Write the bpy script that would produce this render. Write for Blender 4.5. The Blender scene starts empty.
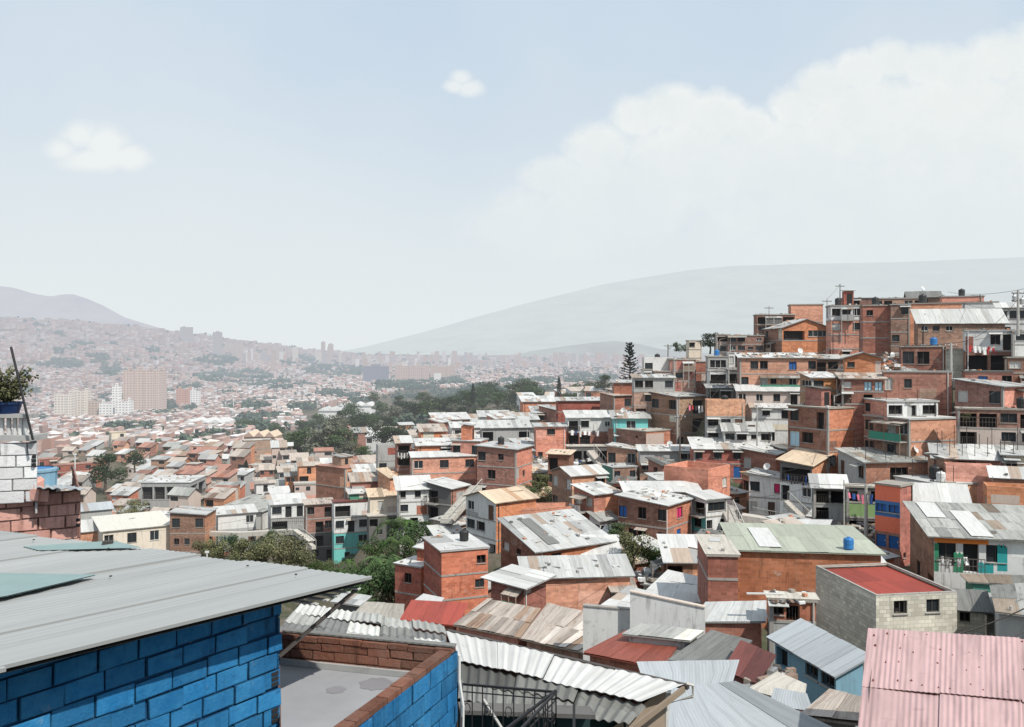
import bpy, math, random
import numpy as np
from mathutils import Vector, noise
rnd = random.Random(7)
SC = bpy.context.scene
COL = SC.collection
F, CX, HY, H0 = 880.0, 512.0, 352.0, 62.0      # focal length in pixels, principal column, horizon row, camera height

def P(px, py, Y): return Vector(((px - CX) / F * Y, Y, H0 + (HY - py) / F * Y))
def PZ(px, py, z):                              # a point on the level z metres below the camera
    Y = -z * F / (py - HY)
    return Vector(((px - CX) / F * Y, Y, H0 + z))
def XY(px, Y): return ((px - CX) / F * Y, Y)
def proj(v): return (CX + F * v[0] / v[1], HY - F * (v[2] - H0) / v[1])

# ------------------------------------------------------------------ materials
class NT:
    def __init__(s, tree): s.t = tree; s.n = tree.nodes; s.l = tree.links
    def add(s, kind, **kw):
        nd = s.n.new(kind)
        for k, v in kw.items():
            if k.startswith('i_'):
                key = k[2:]; key = int(key) if key.isdigit() else key.replace('_', ' ')
                s.put(nd.inputs[key], v)
            else: setattr(nd, k, v)
        return nd
    def put(s, sock, v):
        if isinstance(v, bpy.types.NodeSocket): s.l.new(v, sock)
        elif isinstance(v, bpy.types.Node): s.l.new(v.outputs[0], sock)
        else:
            if isinstance(v, (tuple, list)) and len(v) == 3 and sock.type == 'RGBA': v = tuple(v) + (1,)
            sock.default_value = v
    def math(s, op, a, b=0.0, c=None, clamp=False):
        nd = s.n.new('ShaderNodeMath'); nd.operation = op; nd.use_clamp = clamp
        s.put(nd.inputs[0], a); s.put(nd.inputs[1], b)
        if c is not None: s.put(nd.inputs[2], c)
        return nd.outputs[0]
    def mix(s, f, a, b, mode='MIX'):
        nd = s.n.new('ShaderNodeMix'); nd.data_type = 'RGBA'; nd.blend_type = mode
        s.put(nd.inputs[0], f); s.put(nd.inputs[6], a); s.put(nd.inputs[7], b)
        return nd.outputs[2]
    def noise(s, vec, scale, detail=3, rough=.6):
        return s.add('ShaderNodeTexNoise', i_Vector=vec, i_Scale=scale, i_Detail=detail, i_Roughness=rough).outputs[0]
    def rng(s, v, a, b, c=0.0, d=1.0, smooth=False):
        nd = s.n.new('ShaderNodeMapRange')
        if smooth: nd.interpolation_type = 'SMOOTHSTEP'
        s.put(nd.inputs[0], v)
        for i, x in enumerate((a, b, c, d)): s.put(nd.inputs[i + 1], x)
        return nd.outputs[0]

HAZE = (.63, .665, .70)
def haze_group():  # haze painted into surfaces: an even glow mixed in with distance, no volume
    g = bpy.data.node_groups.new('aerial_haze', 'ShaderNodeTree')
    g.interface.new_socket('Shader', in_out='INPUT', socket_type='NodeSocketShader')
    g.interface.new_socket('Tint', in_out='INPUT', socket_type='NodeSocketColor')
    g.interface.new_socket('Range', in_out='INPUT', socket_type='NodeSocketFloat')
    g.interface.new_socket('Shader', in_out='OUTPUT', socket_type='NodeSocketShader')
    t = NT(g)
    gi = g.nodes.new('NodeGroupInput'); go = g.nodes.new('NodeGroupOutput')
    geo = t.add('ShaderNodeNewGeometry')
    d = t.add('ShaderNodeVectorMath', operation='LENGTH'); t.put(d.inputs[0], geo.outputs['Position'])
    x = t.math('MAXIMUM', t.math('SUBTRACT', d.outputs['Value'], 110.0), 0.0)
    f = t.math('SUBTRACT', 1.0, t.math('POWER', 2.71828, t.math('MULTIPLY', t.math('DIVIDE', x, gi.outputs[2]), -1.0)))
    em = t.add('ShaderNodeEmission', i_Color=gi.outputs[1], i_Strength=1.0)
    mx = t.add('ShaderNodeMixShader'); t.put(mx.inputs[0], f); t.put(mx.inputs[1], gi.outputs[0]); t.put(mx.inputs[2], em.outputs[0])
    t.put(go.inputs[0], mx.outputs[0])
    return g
HG = haze_group()
MATS = {}
def mat(name, fn, rough=.85, metal=0.0, tint=HAZE, rng_=2600.0, spec=.3):
    m = bpy.data.materials.new(name); m.use_nodes = True
    m.cycles.emission_sampling = 'NONE'
    t = NT(m.node_tree); t.n.clear()
    out = t.add('ShaderNodeOutputMaterial')
    b = t.add('ShaderNodeBsdfPrincipled', i_Roughness=rough, i_Metallic=metal)
    b.inputs['Specular IOR Level'].default_value = spec
    r = fn(t)
    if isinstance(r, tuple) and len(r) == 2 and isinstance(r[0], bpy.types.NodeSocket):
        t.put(b.inputs['Base Color'], r[0])
        bp = t.add('ShaderNodeBump', i_Strength=r[1][1], i_Distance=r[1][2]); t.put(bp.inputs['Height'], r[1][0])
        t.put(b.inputs['Normal'], bp.outputs[0])
    else: t.put(b.inputs['Base Color'], r)
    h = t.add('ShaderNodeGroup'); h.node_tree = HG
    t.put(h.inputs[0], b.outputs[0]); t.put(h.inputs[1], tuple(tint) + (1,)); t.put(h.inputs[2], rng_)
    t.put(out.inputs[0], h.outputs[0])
    MATS[name] = m
    return m

def uvn(t): return t.add('ShaderNodeUVMap').outputs[0]
def objn(t): return t.add('ShaderNodeTexCoord').outputs['Object']
def geon(t): return t.add('ShaderNodeNewGeometry').outputs['Position']
def sc3(t, v, s):
    nd = t.add('ShaderNodeVectorMath', operation='MULTIPLY'); t.put(nd.inputs[0], v); nd.inputs[1].default_value = s
    return nd.outputs[0]
def varied(t, c, amount=.12):
    oi = t.add('ShaderNodeObjectInfo').outputs['Random']
    v = t.rng(oi, 0, 1, 1 - amount, 1 + amount * .8)
    h = t.add('ShaderNodeHueSaturation', i_Hue=t.rng(t.math('FRACT', t.math('MULTIPLY', oi, 7.3)), 0, 1, .488, .512),
              i_Saturation=t.rng(t.math('FRACT', t.math('MULTIPLY', oi, 13.7)), 0, 1, .82, 1.06), i_Value=v, i_Color=c)
    return h.outputs[0]

def brick_mat(name, c1, c2, mortar, bw=.4, bh=.21, ms=.025, stain=.5):
    def fn(t):
        uv = uvn(t)
        br = t.add('ShaderNodeTexBrick', i_Vector=uv, i_Color1=tuple(x * .74 for x in c1), i_Color2=tuple(min(1, x * 1.14) for x in c2), i_Mortar=mortar, i_Scale=1.0)
        br.inputs['Mortar Size'].default_value = ms * .5; br.inputs['Mortar Smooth'].default_value = .3
        br.inputs['Brick Width'].default_value = bw; br.inputs['Row Height'].default_value = bh
        g = geon(t)
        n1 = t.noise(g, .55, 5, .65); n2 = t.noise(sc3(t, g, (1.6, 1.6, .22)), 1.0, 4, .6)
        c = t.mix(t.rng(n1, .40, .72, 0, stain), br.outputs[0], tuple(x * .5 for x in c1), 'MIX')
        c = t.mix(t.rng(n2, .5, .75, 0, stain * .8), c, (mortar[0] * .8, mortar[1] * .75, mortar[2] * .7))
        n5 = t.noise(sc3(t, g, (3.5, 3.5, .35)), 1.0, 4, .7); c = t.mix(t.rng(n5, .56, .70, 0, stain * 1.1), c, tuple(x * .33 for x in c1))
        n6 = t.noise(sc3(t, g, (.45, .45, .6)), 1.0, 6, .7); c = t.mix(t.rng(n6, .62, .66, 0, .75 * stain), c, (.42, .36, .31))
        n3 = t.noise(g, 9.0, 3, .7)
        c = t.mix(t.rng(n3, .3, .7, 0, .35), c, tuple(x * .65 for x in c2))
        # courses laid at different times: broad bands along the height
        n4 = t.noise(sc3(t, g, (.12, .12, 1.3)), 1.0, 1, .5)
        c = t.mix(t.rng(n4, .45, .6, 0, .28), c, tuple(min(1, x * 1.25) for x in c2))
        return varied(t, c, .16), (br.outputs[1], -.5, .02)
    return mat(name, fn, .9)
def plaster_mat(name, c, dirt=(.12, .11, .10), amt=.5, bump=True):
    def fn(t):
        g = geon(t)
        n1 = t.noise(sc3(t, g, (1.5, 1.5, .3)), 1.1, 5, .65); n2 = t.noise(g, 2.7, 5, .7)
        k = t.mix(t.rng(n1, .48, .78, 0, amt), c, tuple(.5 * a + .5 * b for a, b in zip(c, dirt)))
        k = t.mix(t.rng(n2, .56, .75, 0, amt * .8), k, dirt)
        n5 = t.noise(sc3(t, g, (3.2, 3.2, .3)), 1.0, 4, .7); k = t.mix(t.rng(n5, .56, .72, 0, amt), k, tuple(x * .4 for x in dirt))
        return varied(t, k, .07), (n2, .15, .02)
    return mat(name, fn, .88)

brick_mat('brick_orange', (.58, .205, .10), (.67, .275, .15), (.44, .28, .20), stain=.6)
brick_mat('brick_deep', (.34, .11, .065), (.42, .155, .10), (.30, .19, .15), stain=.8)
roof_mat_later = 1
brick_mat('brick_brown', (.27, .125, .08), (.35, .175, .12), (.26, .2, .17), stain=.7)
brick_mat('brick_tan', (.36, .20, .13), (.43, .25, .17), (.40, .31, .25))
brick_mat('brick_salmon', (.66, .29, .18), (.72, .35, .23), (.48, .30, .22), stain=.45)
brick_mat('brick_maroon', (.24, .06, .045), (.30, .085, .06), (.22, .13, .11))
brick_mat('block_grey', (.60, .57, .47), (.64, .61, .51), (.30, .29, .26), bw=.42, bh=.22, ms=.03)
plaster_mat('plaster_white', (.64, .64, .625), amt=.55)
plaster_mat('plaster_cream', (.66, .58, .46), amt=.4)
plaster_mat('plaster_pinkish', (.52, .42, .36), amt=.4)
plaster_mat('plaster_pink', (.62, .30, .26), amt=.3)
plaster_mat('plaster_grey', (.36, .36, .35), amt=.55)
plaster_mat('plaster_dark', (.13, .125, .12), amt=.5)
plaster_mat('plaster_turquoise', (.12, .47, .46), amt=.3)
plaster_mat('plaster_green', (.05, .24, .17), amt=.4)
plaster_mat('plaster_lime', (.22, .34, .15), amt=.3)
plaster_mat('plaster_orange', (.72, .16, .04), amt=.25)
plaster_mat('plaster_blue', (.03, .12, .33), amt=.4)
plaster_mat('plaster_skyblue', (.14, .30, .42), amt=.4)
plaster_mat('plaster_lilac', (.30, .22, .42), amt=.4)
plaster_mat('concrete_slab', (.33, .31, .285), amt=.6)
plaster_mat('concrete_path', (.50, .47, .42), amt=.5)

def roof_mat(name, base, rust=(.30, .16, .10), rust_amt=.35, metal=0.0, rough=.6, wave=True, streak=.5):
    """sheet roofing: u runs across the ribs (metres), v down the slope; each sheet carries its own shade in the colour attribute"""
    def fn(t):
        uv = uvn(t)
        at = t.add('ShaderNodeVertexColor', layer_name='shade').outputs[0]
        n1 = t.noise(sc3(t, uv, (1.7, .28, 1)), 1.3, 5, .7); n2 = t.noise(sc3(t, uv, (6, .7, 1)), 1.2, 4, .6)
        n3 = t.noise(uv, 2.2, 6, .7)
        c = t.mix(t.rng(n2, .35, .7, 0, streak), base, tuple(x * .62 for x in base))
        c = t.mix(t.rng(n1, .52, .72, 0, rust_amt), c, rust)
        c = t.mix(t.rng(n3, .6, .74, 0, rust_amt * .9), c, tuple(x * .45 for x in rust))
        n9 = t.noise(sc3(t, uv, (2.5, .12, 1)), 1.6, 3, .6); c = t.mix(t.rng(n9, .50, .62, 0, .45 * min(1, rust_amt * 2)), c, tuple(.5 * x for x in base))
        c = t.mix(1.0, c, at, 'MULTIPLY')
        wv = t.add('ShaderNodeTexWave', i_Vector=uv, i_Scale=3.3, wave_type='BANDS', bands_direction='X')
        h = t.math('ADD', wv.outputs[1], t.math('MULTIPLY', n3, .4))
        return c, (h, .3 if wave else .1, .02)
    return mat(name, fn, rough, metal, spec=.3)
roof_mat('roof_zinc', (.50, .505, .49), rust=(.33, .25, .19), rust_amt=.45)
roof_mat('roof_white', (.60, .595, .575), rust=(.40, .36, .30), rust_amt=.25)
roof_mat('roof_asbestos', (.40, .40, .375), rust=(.13, .125, .11), rust_amt=.75, rough=.9)
roof_mat('roof_rusty', (.50, .43, .37), rust=(.21, .115, .075), rust_amt=.85)
roof_mat('roof_red', (.36, .062, .04), rust=(.20, .045, .03), rust_amt=.4, streak=.25)
roof_mat('roof_redbrown', (.27, .075, .05), rust=(.12, .04, .03), rust_amt=.6)
roof_mat('roof_tan', (.66, .52, .38), rust=(.42, .28, .18), rust_amt=.4)
roof_mat('roof_green', (.40, .42, .34), rust=(.30, .30, .24), rust_amt=.3, streak=.3)
roof_mat('roof_dark', (.19, .19, .18), rust=(.09, .085, .08), rust_amt=.6, rough=.9)
roof_mat('roof_maroon', (.17, .05, .04), rust=(.08, .03, .03), rust_amt=.5)
roof_mat('roof_bluegrey', (.40, .425, .44), rust=(.40, .42, .43), rust_amt=.35, streak=.2)
roof_mat('roof_cream', (.64, .61, .54), rust=(.45, .40, .33), rust_amt=.2, streak=.15)
roof_mat('roof_tile', (.44, .22, .16), rust=(.26, .15, .12), rust_amt=.5)
roof_mat('roof_pink', (.50, .33, .325), rust=(.36, .235, .23), rust_amt=.5, streak=.3, rough=.7)
roof_mat('roof_slab', (.52, .48, .42), rust=(.25, .22, .19), rust_amt=.6, wave=False, rough=.95)

def flat_mat(name, c, rough=.7, metal=0., var=.0, n=.0, tint=HAZE, rng_=2600.):
    def fn(t):
        v = t.noise(geon(t), 3.0, 4, .6)
        k = t.mix(t.rng(v, .35, .7, 0, .35 + n), c, tuple(x * .68 for x in c))
        return varied(t, k, var) if var else k
    return mat(name, fn, rough, metal, tint=tint, rng_=rng_)
flat_mat('dark_room', (.022, .021, .022), .9)  # near-black paint standing in for the darkness of unlit interiors and hollows
flat_mat('window_glass', (.025, .032, .038), .22, var=.3)
flat_mat('pale_curtain', (.50, .50, .47), .9, var=.2)
flat_mat('magenta_curtain', (.62, .03, .14), .8)
flat_mat('blue_curtain', (.03, .12, .36), .8)
flat_mat('sky_tarp', (.38, .58, .68), .7)
flat_mat('frame_white', (.62, .62, .60), .6)
flat_mat('frame_dark', (.07, .06, .055), .6)
flat_mat('black_iron', (.018, .018, .02), .5)
flat_mat('rail_pale', (.48, .46, .42), .6)
flat_mat('door_brown', (.11, .06, .04), .7, var=.3)
flat_mat('door_blue', (.02, .10, .30), .6)
flat_mat('wood_plank', (.26, .19, .14), .9, var=.2)
flat_mat('pole_concrete', (.40, .385, .36), .9)
flat_mat('pole_wood', (.10, .075, .06), .9)
flat_mat('tank_black', (.03, .03, .032), .5)
flat_mat('tank_blue', (.03, .16, .40), .5)
flat_mat('dish_white', (.62, .62, .60), .5)
flat_mat('cloth_white', (.75, .75, .74), .9)
flat_mat('cloth_red', (.55, .06, .06), .9)
flat_mat('cloth_blue', (.05, .12, .35), .9)
flat_mat('cloth_dark', (.05, .05, .06), .9)
flat_mat('cloth_pink', (.70, .22, .30), .9)
flat_mat('rubble', (.30, .26, .22), .95, n=.4)
flat_mat('steel', (.45, .45, .44), .4, .6)
flat_mat('bark', (.10, .075, .055), .95)

def leaf_mat(name, c1, c2, tint=HAZE, rng_=3200.):
    def fn(t):
        at = t.add('ShaderNodeVertexColor', layer_name='shade').outputs[0]
        n = t.noise(geon(t), .35, 3, .6)
        c = t.mix(t.rng(n, .35, .65), c1, c2)
        return varied(t, t.mix(1.0, c, at, 'MULTIPLY'), .18)
    return mat(name, fn, .8, tint=tint, rng_=rng_, spec=.15)
leaf_mat('leaf_dark', (.022, .040, .018), (.042, .066, .028))
leaf_mat('leaf_mid', (.034, .068, .020), (.064, .10, .034))
leaf_mat('leaf_olive', (.10, .115, .045), (.17, .165, .075))
leaf_mat('leaf_grey', (.10, .11, .075), (.14, .145, .10))
leaf_mat('needle', (.015, .024, .018), (.022, .034, .022))
TOWN_HAZE = (.555, .565, .61)
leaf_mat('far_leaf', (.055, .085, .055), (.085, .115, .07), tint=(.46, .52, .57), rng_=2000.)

# ------------------------------------------------------------------ mesh builder
class MB:
    def __init__(s): s.v = []; s.f = []; s.m = []; s.uv = []; s.c = []; s.mats = []
    def mi(s, name):
        if name not in s.mats: s.mats.append(name)
        return s.mats.index(name)
    def face(s, pts, m, uv=None, c=1.0):
        i = len(s.v); s.v.extend([tuple(p) for p in pts]); s.f.append(tuple(range(i, i + len(pts)))); s.m.append(s.mi(m))
        if uv is None: uv = [(0, 0)] * len(pts)
        s.uv.extend(uv); s.c.extend([(c if isinstance(c, tuple) else (c, c, c))] * len(pts))
    def quad(s, a, b, c, d, m, uo=0, vo=0, col=1.0):
        a, b, c, d = map(Vector, (a, b, c, d))
        w = (b - a).length; h = (d - a).length; w2 = (c - d).length; h2 = (c - b).length
        s.face((a, b, c, d), m, [(uo, vo), (uo + w, vo), (uo + w, vo + h2), (uo, vo + h)], col)
    def obox(s, o, ax, ay, az, m, col=1.0):
        """box from corner o along three edge vectors (right handed)"""
        o, ax, ay, az = map(Vector, (o, ax, ay, az))
        p = [o, o + ax, o + ax + ay, o + ay]; q = [x + az for x in p]
        s.quad(p[3], p[2], p[1], p[0], m, col=col); s.quad(q[0], q[1], q[2], q[3], m, col=col)
        for i in range(4):
            j = (i + 1) % 4; s.quad(p[i], p[j], q[j], q[i], m, col=col)
    def bar(s, a, b, w, m, d=None, up=Vector((0, 0, 1))):
        a, b = Vector(a), Vector(b); d = d or w; t = (b - a).normalized()
        if abs(t.dot(up)) > .97: up = Vector((1, 0, 0))
        x = t.cross(up).normalized(); y = x.cross(t).normalized()
        s.obox(a - x * w / 2 - y * d / 2, x * w, (b - a), y * d, m)
    def tube(s, path, r, m, n=7, cap=True):
        path = [Vector(p) for p in path]; rings = []
        for i, p in enumerate(path):
            t = (path[min(i + 1, len(path) - 1)] - path[max(i - 1, 0)]).normalized()
            up = Vector((0, 0, 1)) if abs(t.z) < .95 else Vector((1, 0, 0))
            x = t.cross(up).normalized(); y = x.cross(t)
            rr = r[i] if isinstance(r, (list, tuple)) else r
            rings.append([p + (x * math.cos(k / n * 6.2832) + y * math.sin(k / n * 6.2832)) * rr for k in range(n)])
        for i in range(len(rings) - 1):
            for k in range(n):
                s.face((rings[i][k], rings[i][(k + 1) % n], rings[i + 1][(k + 1) % n], rings[i + 1][k]), m)
        if cap: s.face(rings[-1], m); s.face(rings[0][::-1], m)
    def lathe(s, o, prof, m, n=14):
        o = Vector(o); rings = [[o + Vector((r * math.cos(k / n * 6.2832), r * math.sin(k / n * 6.2832), z)) for k in range(n)] for r, z in prof]
        for i in range(len(rings) - 1):
            for k in range(n): s.face((rings[i][k], rings[i][(k + 1) % n], rings[i + 1][(k + 1) % n], rings[i + 1][k]), m)
    def build(s, name, parent=None, origin=None, smooth=False):
        if not s.f: return None
        me = bpy.data.meshes.new(name)
        v = np.array(s.v, dtype=np.float64)
        off = Vector((0, 0, 0))
        if parent is not None: off = parent['_w'] if '_w' in parent else parent.location
        elif origin is not None: off = Vector(origin)
        v = v - np.array(tuple(off))
        me.from_pydata(v.tolist(), [], s.f)
        for n in s.mats: me.materials.append(MATS[n])
        me.polygons.foreach_set('material_index', s.m)
        ul = me.uv_layers.new(name='UVMap'); ul.data.foreach_set('uv', np.array(s.uv, dtype=np.float32).ravel())
        ca = me.color_attributes.new('shade', 'FLOAT_COLOR', 'CORNER')
        cc = np.ones((len(s.c), 4), dtype=np.float32); cc[:, :3] = np.array(s.c, dtype=np.float32); ca.data.foreach_set('color', cc.ravel())
        if smooth: me.polygons.foreach_set('use_smooth', [True] * len(s.f))
        me.update()
        o = bpy.data.objects.new(name, me); COL.objects.link(o)
        if parent is not None: o.parent = parent
        elif origin is not None: o.location = off
        W[o.name] = off.copy() if hasattr(off, 'copy') else Vector(off)
        return o
W = {}
def part(mb, name, parent, smooth=False, label=None):
    """mesh in world coordinates becomes a child whose own offset is zero in the thing's frame"""
    root = parent
    while root.parent: root = root.parent
    loc = root.location
    me_obj = mb.build(name, None, origin=tuple(loc), smooth=smooth)
    if me_obj is None: return None
    me_obj.location = (0, 0, 0); me_obj.parent = parent
    if label: me_obj['label'] = label
    return me_obj
def thing(name, label, cat, loc, group=None):
    o = bpy.data.objects.new(name, None); COL.objects.link(o); o.location = loc; o.empty_display_size = .3
    o['label'] = label; o['category'] = cat
    if group: o['group'] = group
    return o
def tag(o, label, cat, group=None, kind=None):
    if label: o['label'] = label
    if cat: o['category'] = cat
    if group: o['group'] = group
    if kind: o['kind'] = kind
    return o
def struct(o): o['kind'] = 'structure'; return o
def copy_tree(o, parent=None):
    c = o.copy(); COL.objects.link(c); c.parent = parent
    for ch in list(CH.get(o.name, [])): copy_tree(ch, c)
    return c
CH = {}
def remember(o): CH[o.name] = [c for c in bpy.data.objects if c.parent == o]

# ------------------------------------------------------------------ house builder
WC = dict(O='brick_orange', D='brick_deep', B='brick_brown', T='brick_tan', S='brick_salmon', M='brick_maroon', K='block_grey',
          W='plaster_white', C='plaster_cream', J='plaster_pinkish', P='plaster_pink', G='plaster_grey', Z='plaster_dark',
          Q='plaster_turquoise', E='plaster_green', L='plaster_lime', R='plaster_orange', U='plaster_blue', Y='plaster_skyblue', V='plaster_lilac')
RC = dict(Z='roof_zinc', W='roof_white', A='roof_asbestos', U='roof_rusty', X='roof_red', B='roof_redbrown', T='roof_tan', N='roof_green',
          D='roof_dark', M='roof_maroon', G='roof_bluegrey', S='roof_slab', C='roof_cream', L='roof_tile', P='roof_pink')
FOOT = []      # plan circles of everything built: x, y, r
GROUND = []    # ground samples: x, y, z
SIL = []       # picture boxes of the hand placed houses with their distance

def sheet_roof(mb, A, B, C, D, m, sw=.85, sl=2.6, jit=.03, thick=.07, rust=.15, r=rnd, dark=.25, cols=None):
    """patchwork of sheets over quad A B C D (A-B is the low edge, D-C the high edge; sheets run A->D)"""
    A, B, C, D = map(Vector, (A, B, C, D))
    nu = max(1, round((B - A).length / sw)); nv = max(1, round((D - A).length / sl))
    n = (B - A).cross(D - A).normalized()
    if n.z < 0: n = -n
    dn = n * -thick
    def pt(u, v): return (A * (1 - u) + B * u) * (1 - v) + (D * (1 - u) + C * u) * v
    a, b, c, d = A + dn, B + dn, C + dn, D + dn
    q = n * -.012
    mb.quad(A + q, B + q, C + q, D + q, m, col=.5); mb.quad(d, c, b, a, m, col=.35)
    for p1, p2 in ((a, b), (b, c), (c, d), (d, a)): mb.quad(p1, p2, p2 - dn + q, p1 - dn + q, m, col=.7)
    for j in range(nv):
        for i in range(nu):
            k = r.random(); s = .84 + .2 * r.random()
            if k < dark: s *= .55 + .3 * r.random()
            col = (s, s, s)
            if r.random() < rust: col = (s * .75, s * .6, s * .5)
            if cols and r.random() < cols[0]: col = cols[1]
            h = n * (.01 + r.random() * jit); tl = n * (r.uniform(-1, 1) * jit * .5)
            e = .03 / max(nu, 1)
            v0 = j / nv - (.02 if j else 0) ; v1 = (j + 1) / nv
            sk = r.uniform(-.01, .01)
            p = [pt(i / nu - e, max(v0, 0)) + h, pt((i + 1) / nu + e, max(v0 + sk, 0)) + h + tl, pt((i + 1) / nu + e, v1) + h + tl, pt(i / nu - e, v1) + h]
            mb.quad(*p, m, uo=i * 3.1 + r.random() * 5, vo=j * 7.7 + r.random() * 9, col=col)

OPEN = {  # width (m or fraction), height frac, sill frac, filling
    'w': (1.3, .49, .33, 'g'), 'x': (.85, .34, .40, 'n'), 'k': (-.82, .50, .32, 'n'), 'd': (1.05, .80, .02, 'D'), 'e': (1.05, .80, .02, 'n'),
    'W': (-.88, .74, .04, 'n'), 'b': (-.84, .76, .03, 'n'), 'm': (1.3, .48, .30, 'm'), 'u': (-.8, .50, .28, 'u'), 'l': (1.25, .46, .32, 'l'),
    's': (-.7, .80, .02, 's'), 't': (.45, .16, .6, 'n'), 'r': (1.0, .36, .40, 'l'), 'y': (-.75, .7, .1, 'y'), 'B': (.95, .80, .02, 'U')}

def house(label, C, th, a, b, zt, zb, walls='O', roof='tZ', L='', R='', hL=None, hR=None, over=.35, group=None, base_ext=7.0, ground_pt=True,
          name='brick_house', cat='house', sw=.85, sl=2.6, slab=True, debris=0.5, r=rnd, rail='frame_dark', par=.5, rrise=None, lod=0, gz_=None, rust=.08, dark=.16, extras=True):
    C = Vector((C[0], C[1], 0)); dR = Vector((math.cos(th), math.sin(th), 0)); dL = Vector((-math.sin(th), math.cos(th), 0))
    root = thing(name, label, cat, (C.x, C.y, zb), group)
    lf, rf = (walls.split('|') + [walls.split('|')[0]])[:2]  # left|right wall codes: many left faces painted browner brick to carry their shade
    Lr = L.split('/') if L else ['']; Rr = R.split('/') if R else ['']
    n = max(len(Lr), len(Rr)); sh = (zt - zb) / n
    Lr += [''] * (n - len(Lr)); Rr += [''] * (n - len(Rr))
    kind, rc = roof[0], RC[roof[1]]
    if kind == 't':
        hL = .35 if hL is None else hL; hR = 0 if hR is None else hR
    else: hL = hR = 0
    wall = MB(); openings = []
    def mats(code):
        cs = code.split(','); return [WC[cs[min(i, len(cs) - 1)]] for i in range(n)]
    def at(p, z): return Vector((p.x, p.y, z))
    def face(pl, pr, rows, code, nrm):
        ln = (pr - pl).length; t = (pr - pl) / ln; ms = mats(code)
        for i in range(n):
            z1 = zt - i * sh; z0 = z1 - sh; m = ms[i]; row = rows[i]
            if i == n - 1: zlow = zb - base_ext
            else: zlow = z0
            ops = []
            if row.strip('. '):
                cw = ln / len(row)
                for k, ch in enumerate(row):
                    if ch not in OPEN: continue
                    w, hf, sf, fill = OPEN[ch]
                    w = cw * -w if w < 0 else min(w, cw * .8)
                    jx = r.uniform(-.06, .06) * cw if w < cw * .6 else 0
                    u0 = (k + .5) * cw - w / 2 + jx
                    v0 = z0 + sf * sh; v1 = v0 + hf * sh
                    ops.append((u0, u0 + w, v0, v1, fill, ch))
            us = sorted({0., ln} | {o[0] for o in ops} | {o[1] for o in ops})
            vs = sorted({z0, z1} | {o[2] for o in ops} | {o[3] for o in ops})
            if not ops:
                wall.quad(at(pl, zlow), at(pr, zlow), at(pr, z1), at(pl, z1), m, vo=zlow)
            else:
                if zlow < z0: wall.quad(at(pl, zlow), at(pr, zlow), at(pr, z0), at(pl, z0), m, vo=zlow)
                for iu in range(len(us) - 1):
                    uc = (us[iu] + us[iu + 1]) / 2; run = None
                    for iv in range(len(vs) - 1):
                        vc = (vs[iv] + vs[iv + 1]) / 2
                        if any(o[0] < uc < o[1] and o[2] < vc < o[3] for o in ops): continue
                        p0 = pl + t * us[iu]; p1 = pl + t * us[iu + 1]
                        wall.quad(at(p0, vs[iv]), at(p1, vs[iv]), at(p1, vs[iv + 1]), at(p0, vs[iv + 1]), m, uo=us[iu], vo=vs[iv])
                for (u0, u1, v0, v1, fill, ch) in ops:
                    dp = .16 if fill not in 'n' else (.8 if ch in 'Wb' else .35)
                    if ch == 's' or ch == 'd' or ch == 'B': dp = .12
                    q0 = pl + t * u0; q1 = pl + t * u1; inn = nrm * -dp
                    fr = [at(q0, v0), at(q1, v0), at(q1, v1), at(q0, v1)]; bk = [p + inn for p in fr]
                    rm = m if dp < .5 else m
                    for k in range(4):
                        j = (k + 1) % 4; wall.quad(fr[k], fr[j], bk[j], bk[k], rm)
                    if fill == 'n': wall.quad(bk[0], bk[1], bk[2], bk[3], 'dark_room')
                    openings.append((q0, q1, v0, v1, fill, ch, nrm, t, bk, dp))
            if lod == 0 and extras and ln > 2.5 and r.random() < .55:
                pw_, ph_ = r.uniform(.15, .5) * ln, r.uniform(.25, .95) * sh; pu = r.choice([0.01, r.uniform(0, 1), .99]) * (ln - pw_); pv = z0 + r.choice([0, 1]) * (sh - ph_); pm_ = r.choice(['brick_orange', 'brick_deep', 'brick_tan', 'brick_brown', 'plaster_grey', 'brick_salmon', 'block_grey', 'plaster_pinkish'] if 'brick' in m else ['plaster_grey', 'plaster_pinkish', m, 'plaster_cream', 'brick_deep'])
                if not any(o[0] < pu + pw_ and o[1] > pu and o[2] < pv + ph_ and o[3] > pv for o in ops):
                    f0 = pl + t * pu + nrm * .004; f1 = f0 + t * pw_; wall.quad(at(f0, pv), at(f1, pv), at(f1, pv + ph_), at(f0, pv + ph_), pm_, uo=pu, vo=pv)
            if slab and n > 1 and i < n - 1 and code != 'none':
                o0 = pl - nrm * .02; wall.obox(at(o0, z0 - .07), t * ln, -nrm * -.06, Vector((0, 0, .16)), 'concrete_slab')
    cR = C + dR * b; cL = C + dL * a; cF = cR + dL * a
    face(cL, C, Lr, lf, -dR); face(C, cR, Rr, rf, -dL)
    bm = mats(rf)[0]; fm = mats(lf)[0]
    blank = [''] * n
    sv = wall
    for pl, pr, code, nrm in ((cR, cF, lf, dR), (cF, cL, rf, dL)):
        ms = mats(code)
        for i in range(n):
            z1 = zt - i * sh; z0 = z1 - sh if i < n - 1 else zb - base_ext
            wall.quad(at(pl, z0), at(pr, z0), at(pr, z1), at(pl, z1), ms[i], vo=z0)
    # roof
    rb = MB()
    zC, zL_, zR_, zF = zt, zt + hL, zt + hR, zt + hL + hR
    e = over
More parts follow.
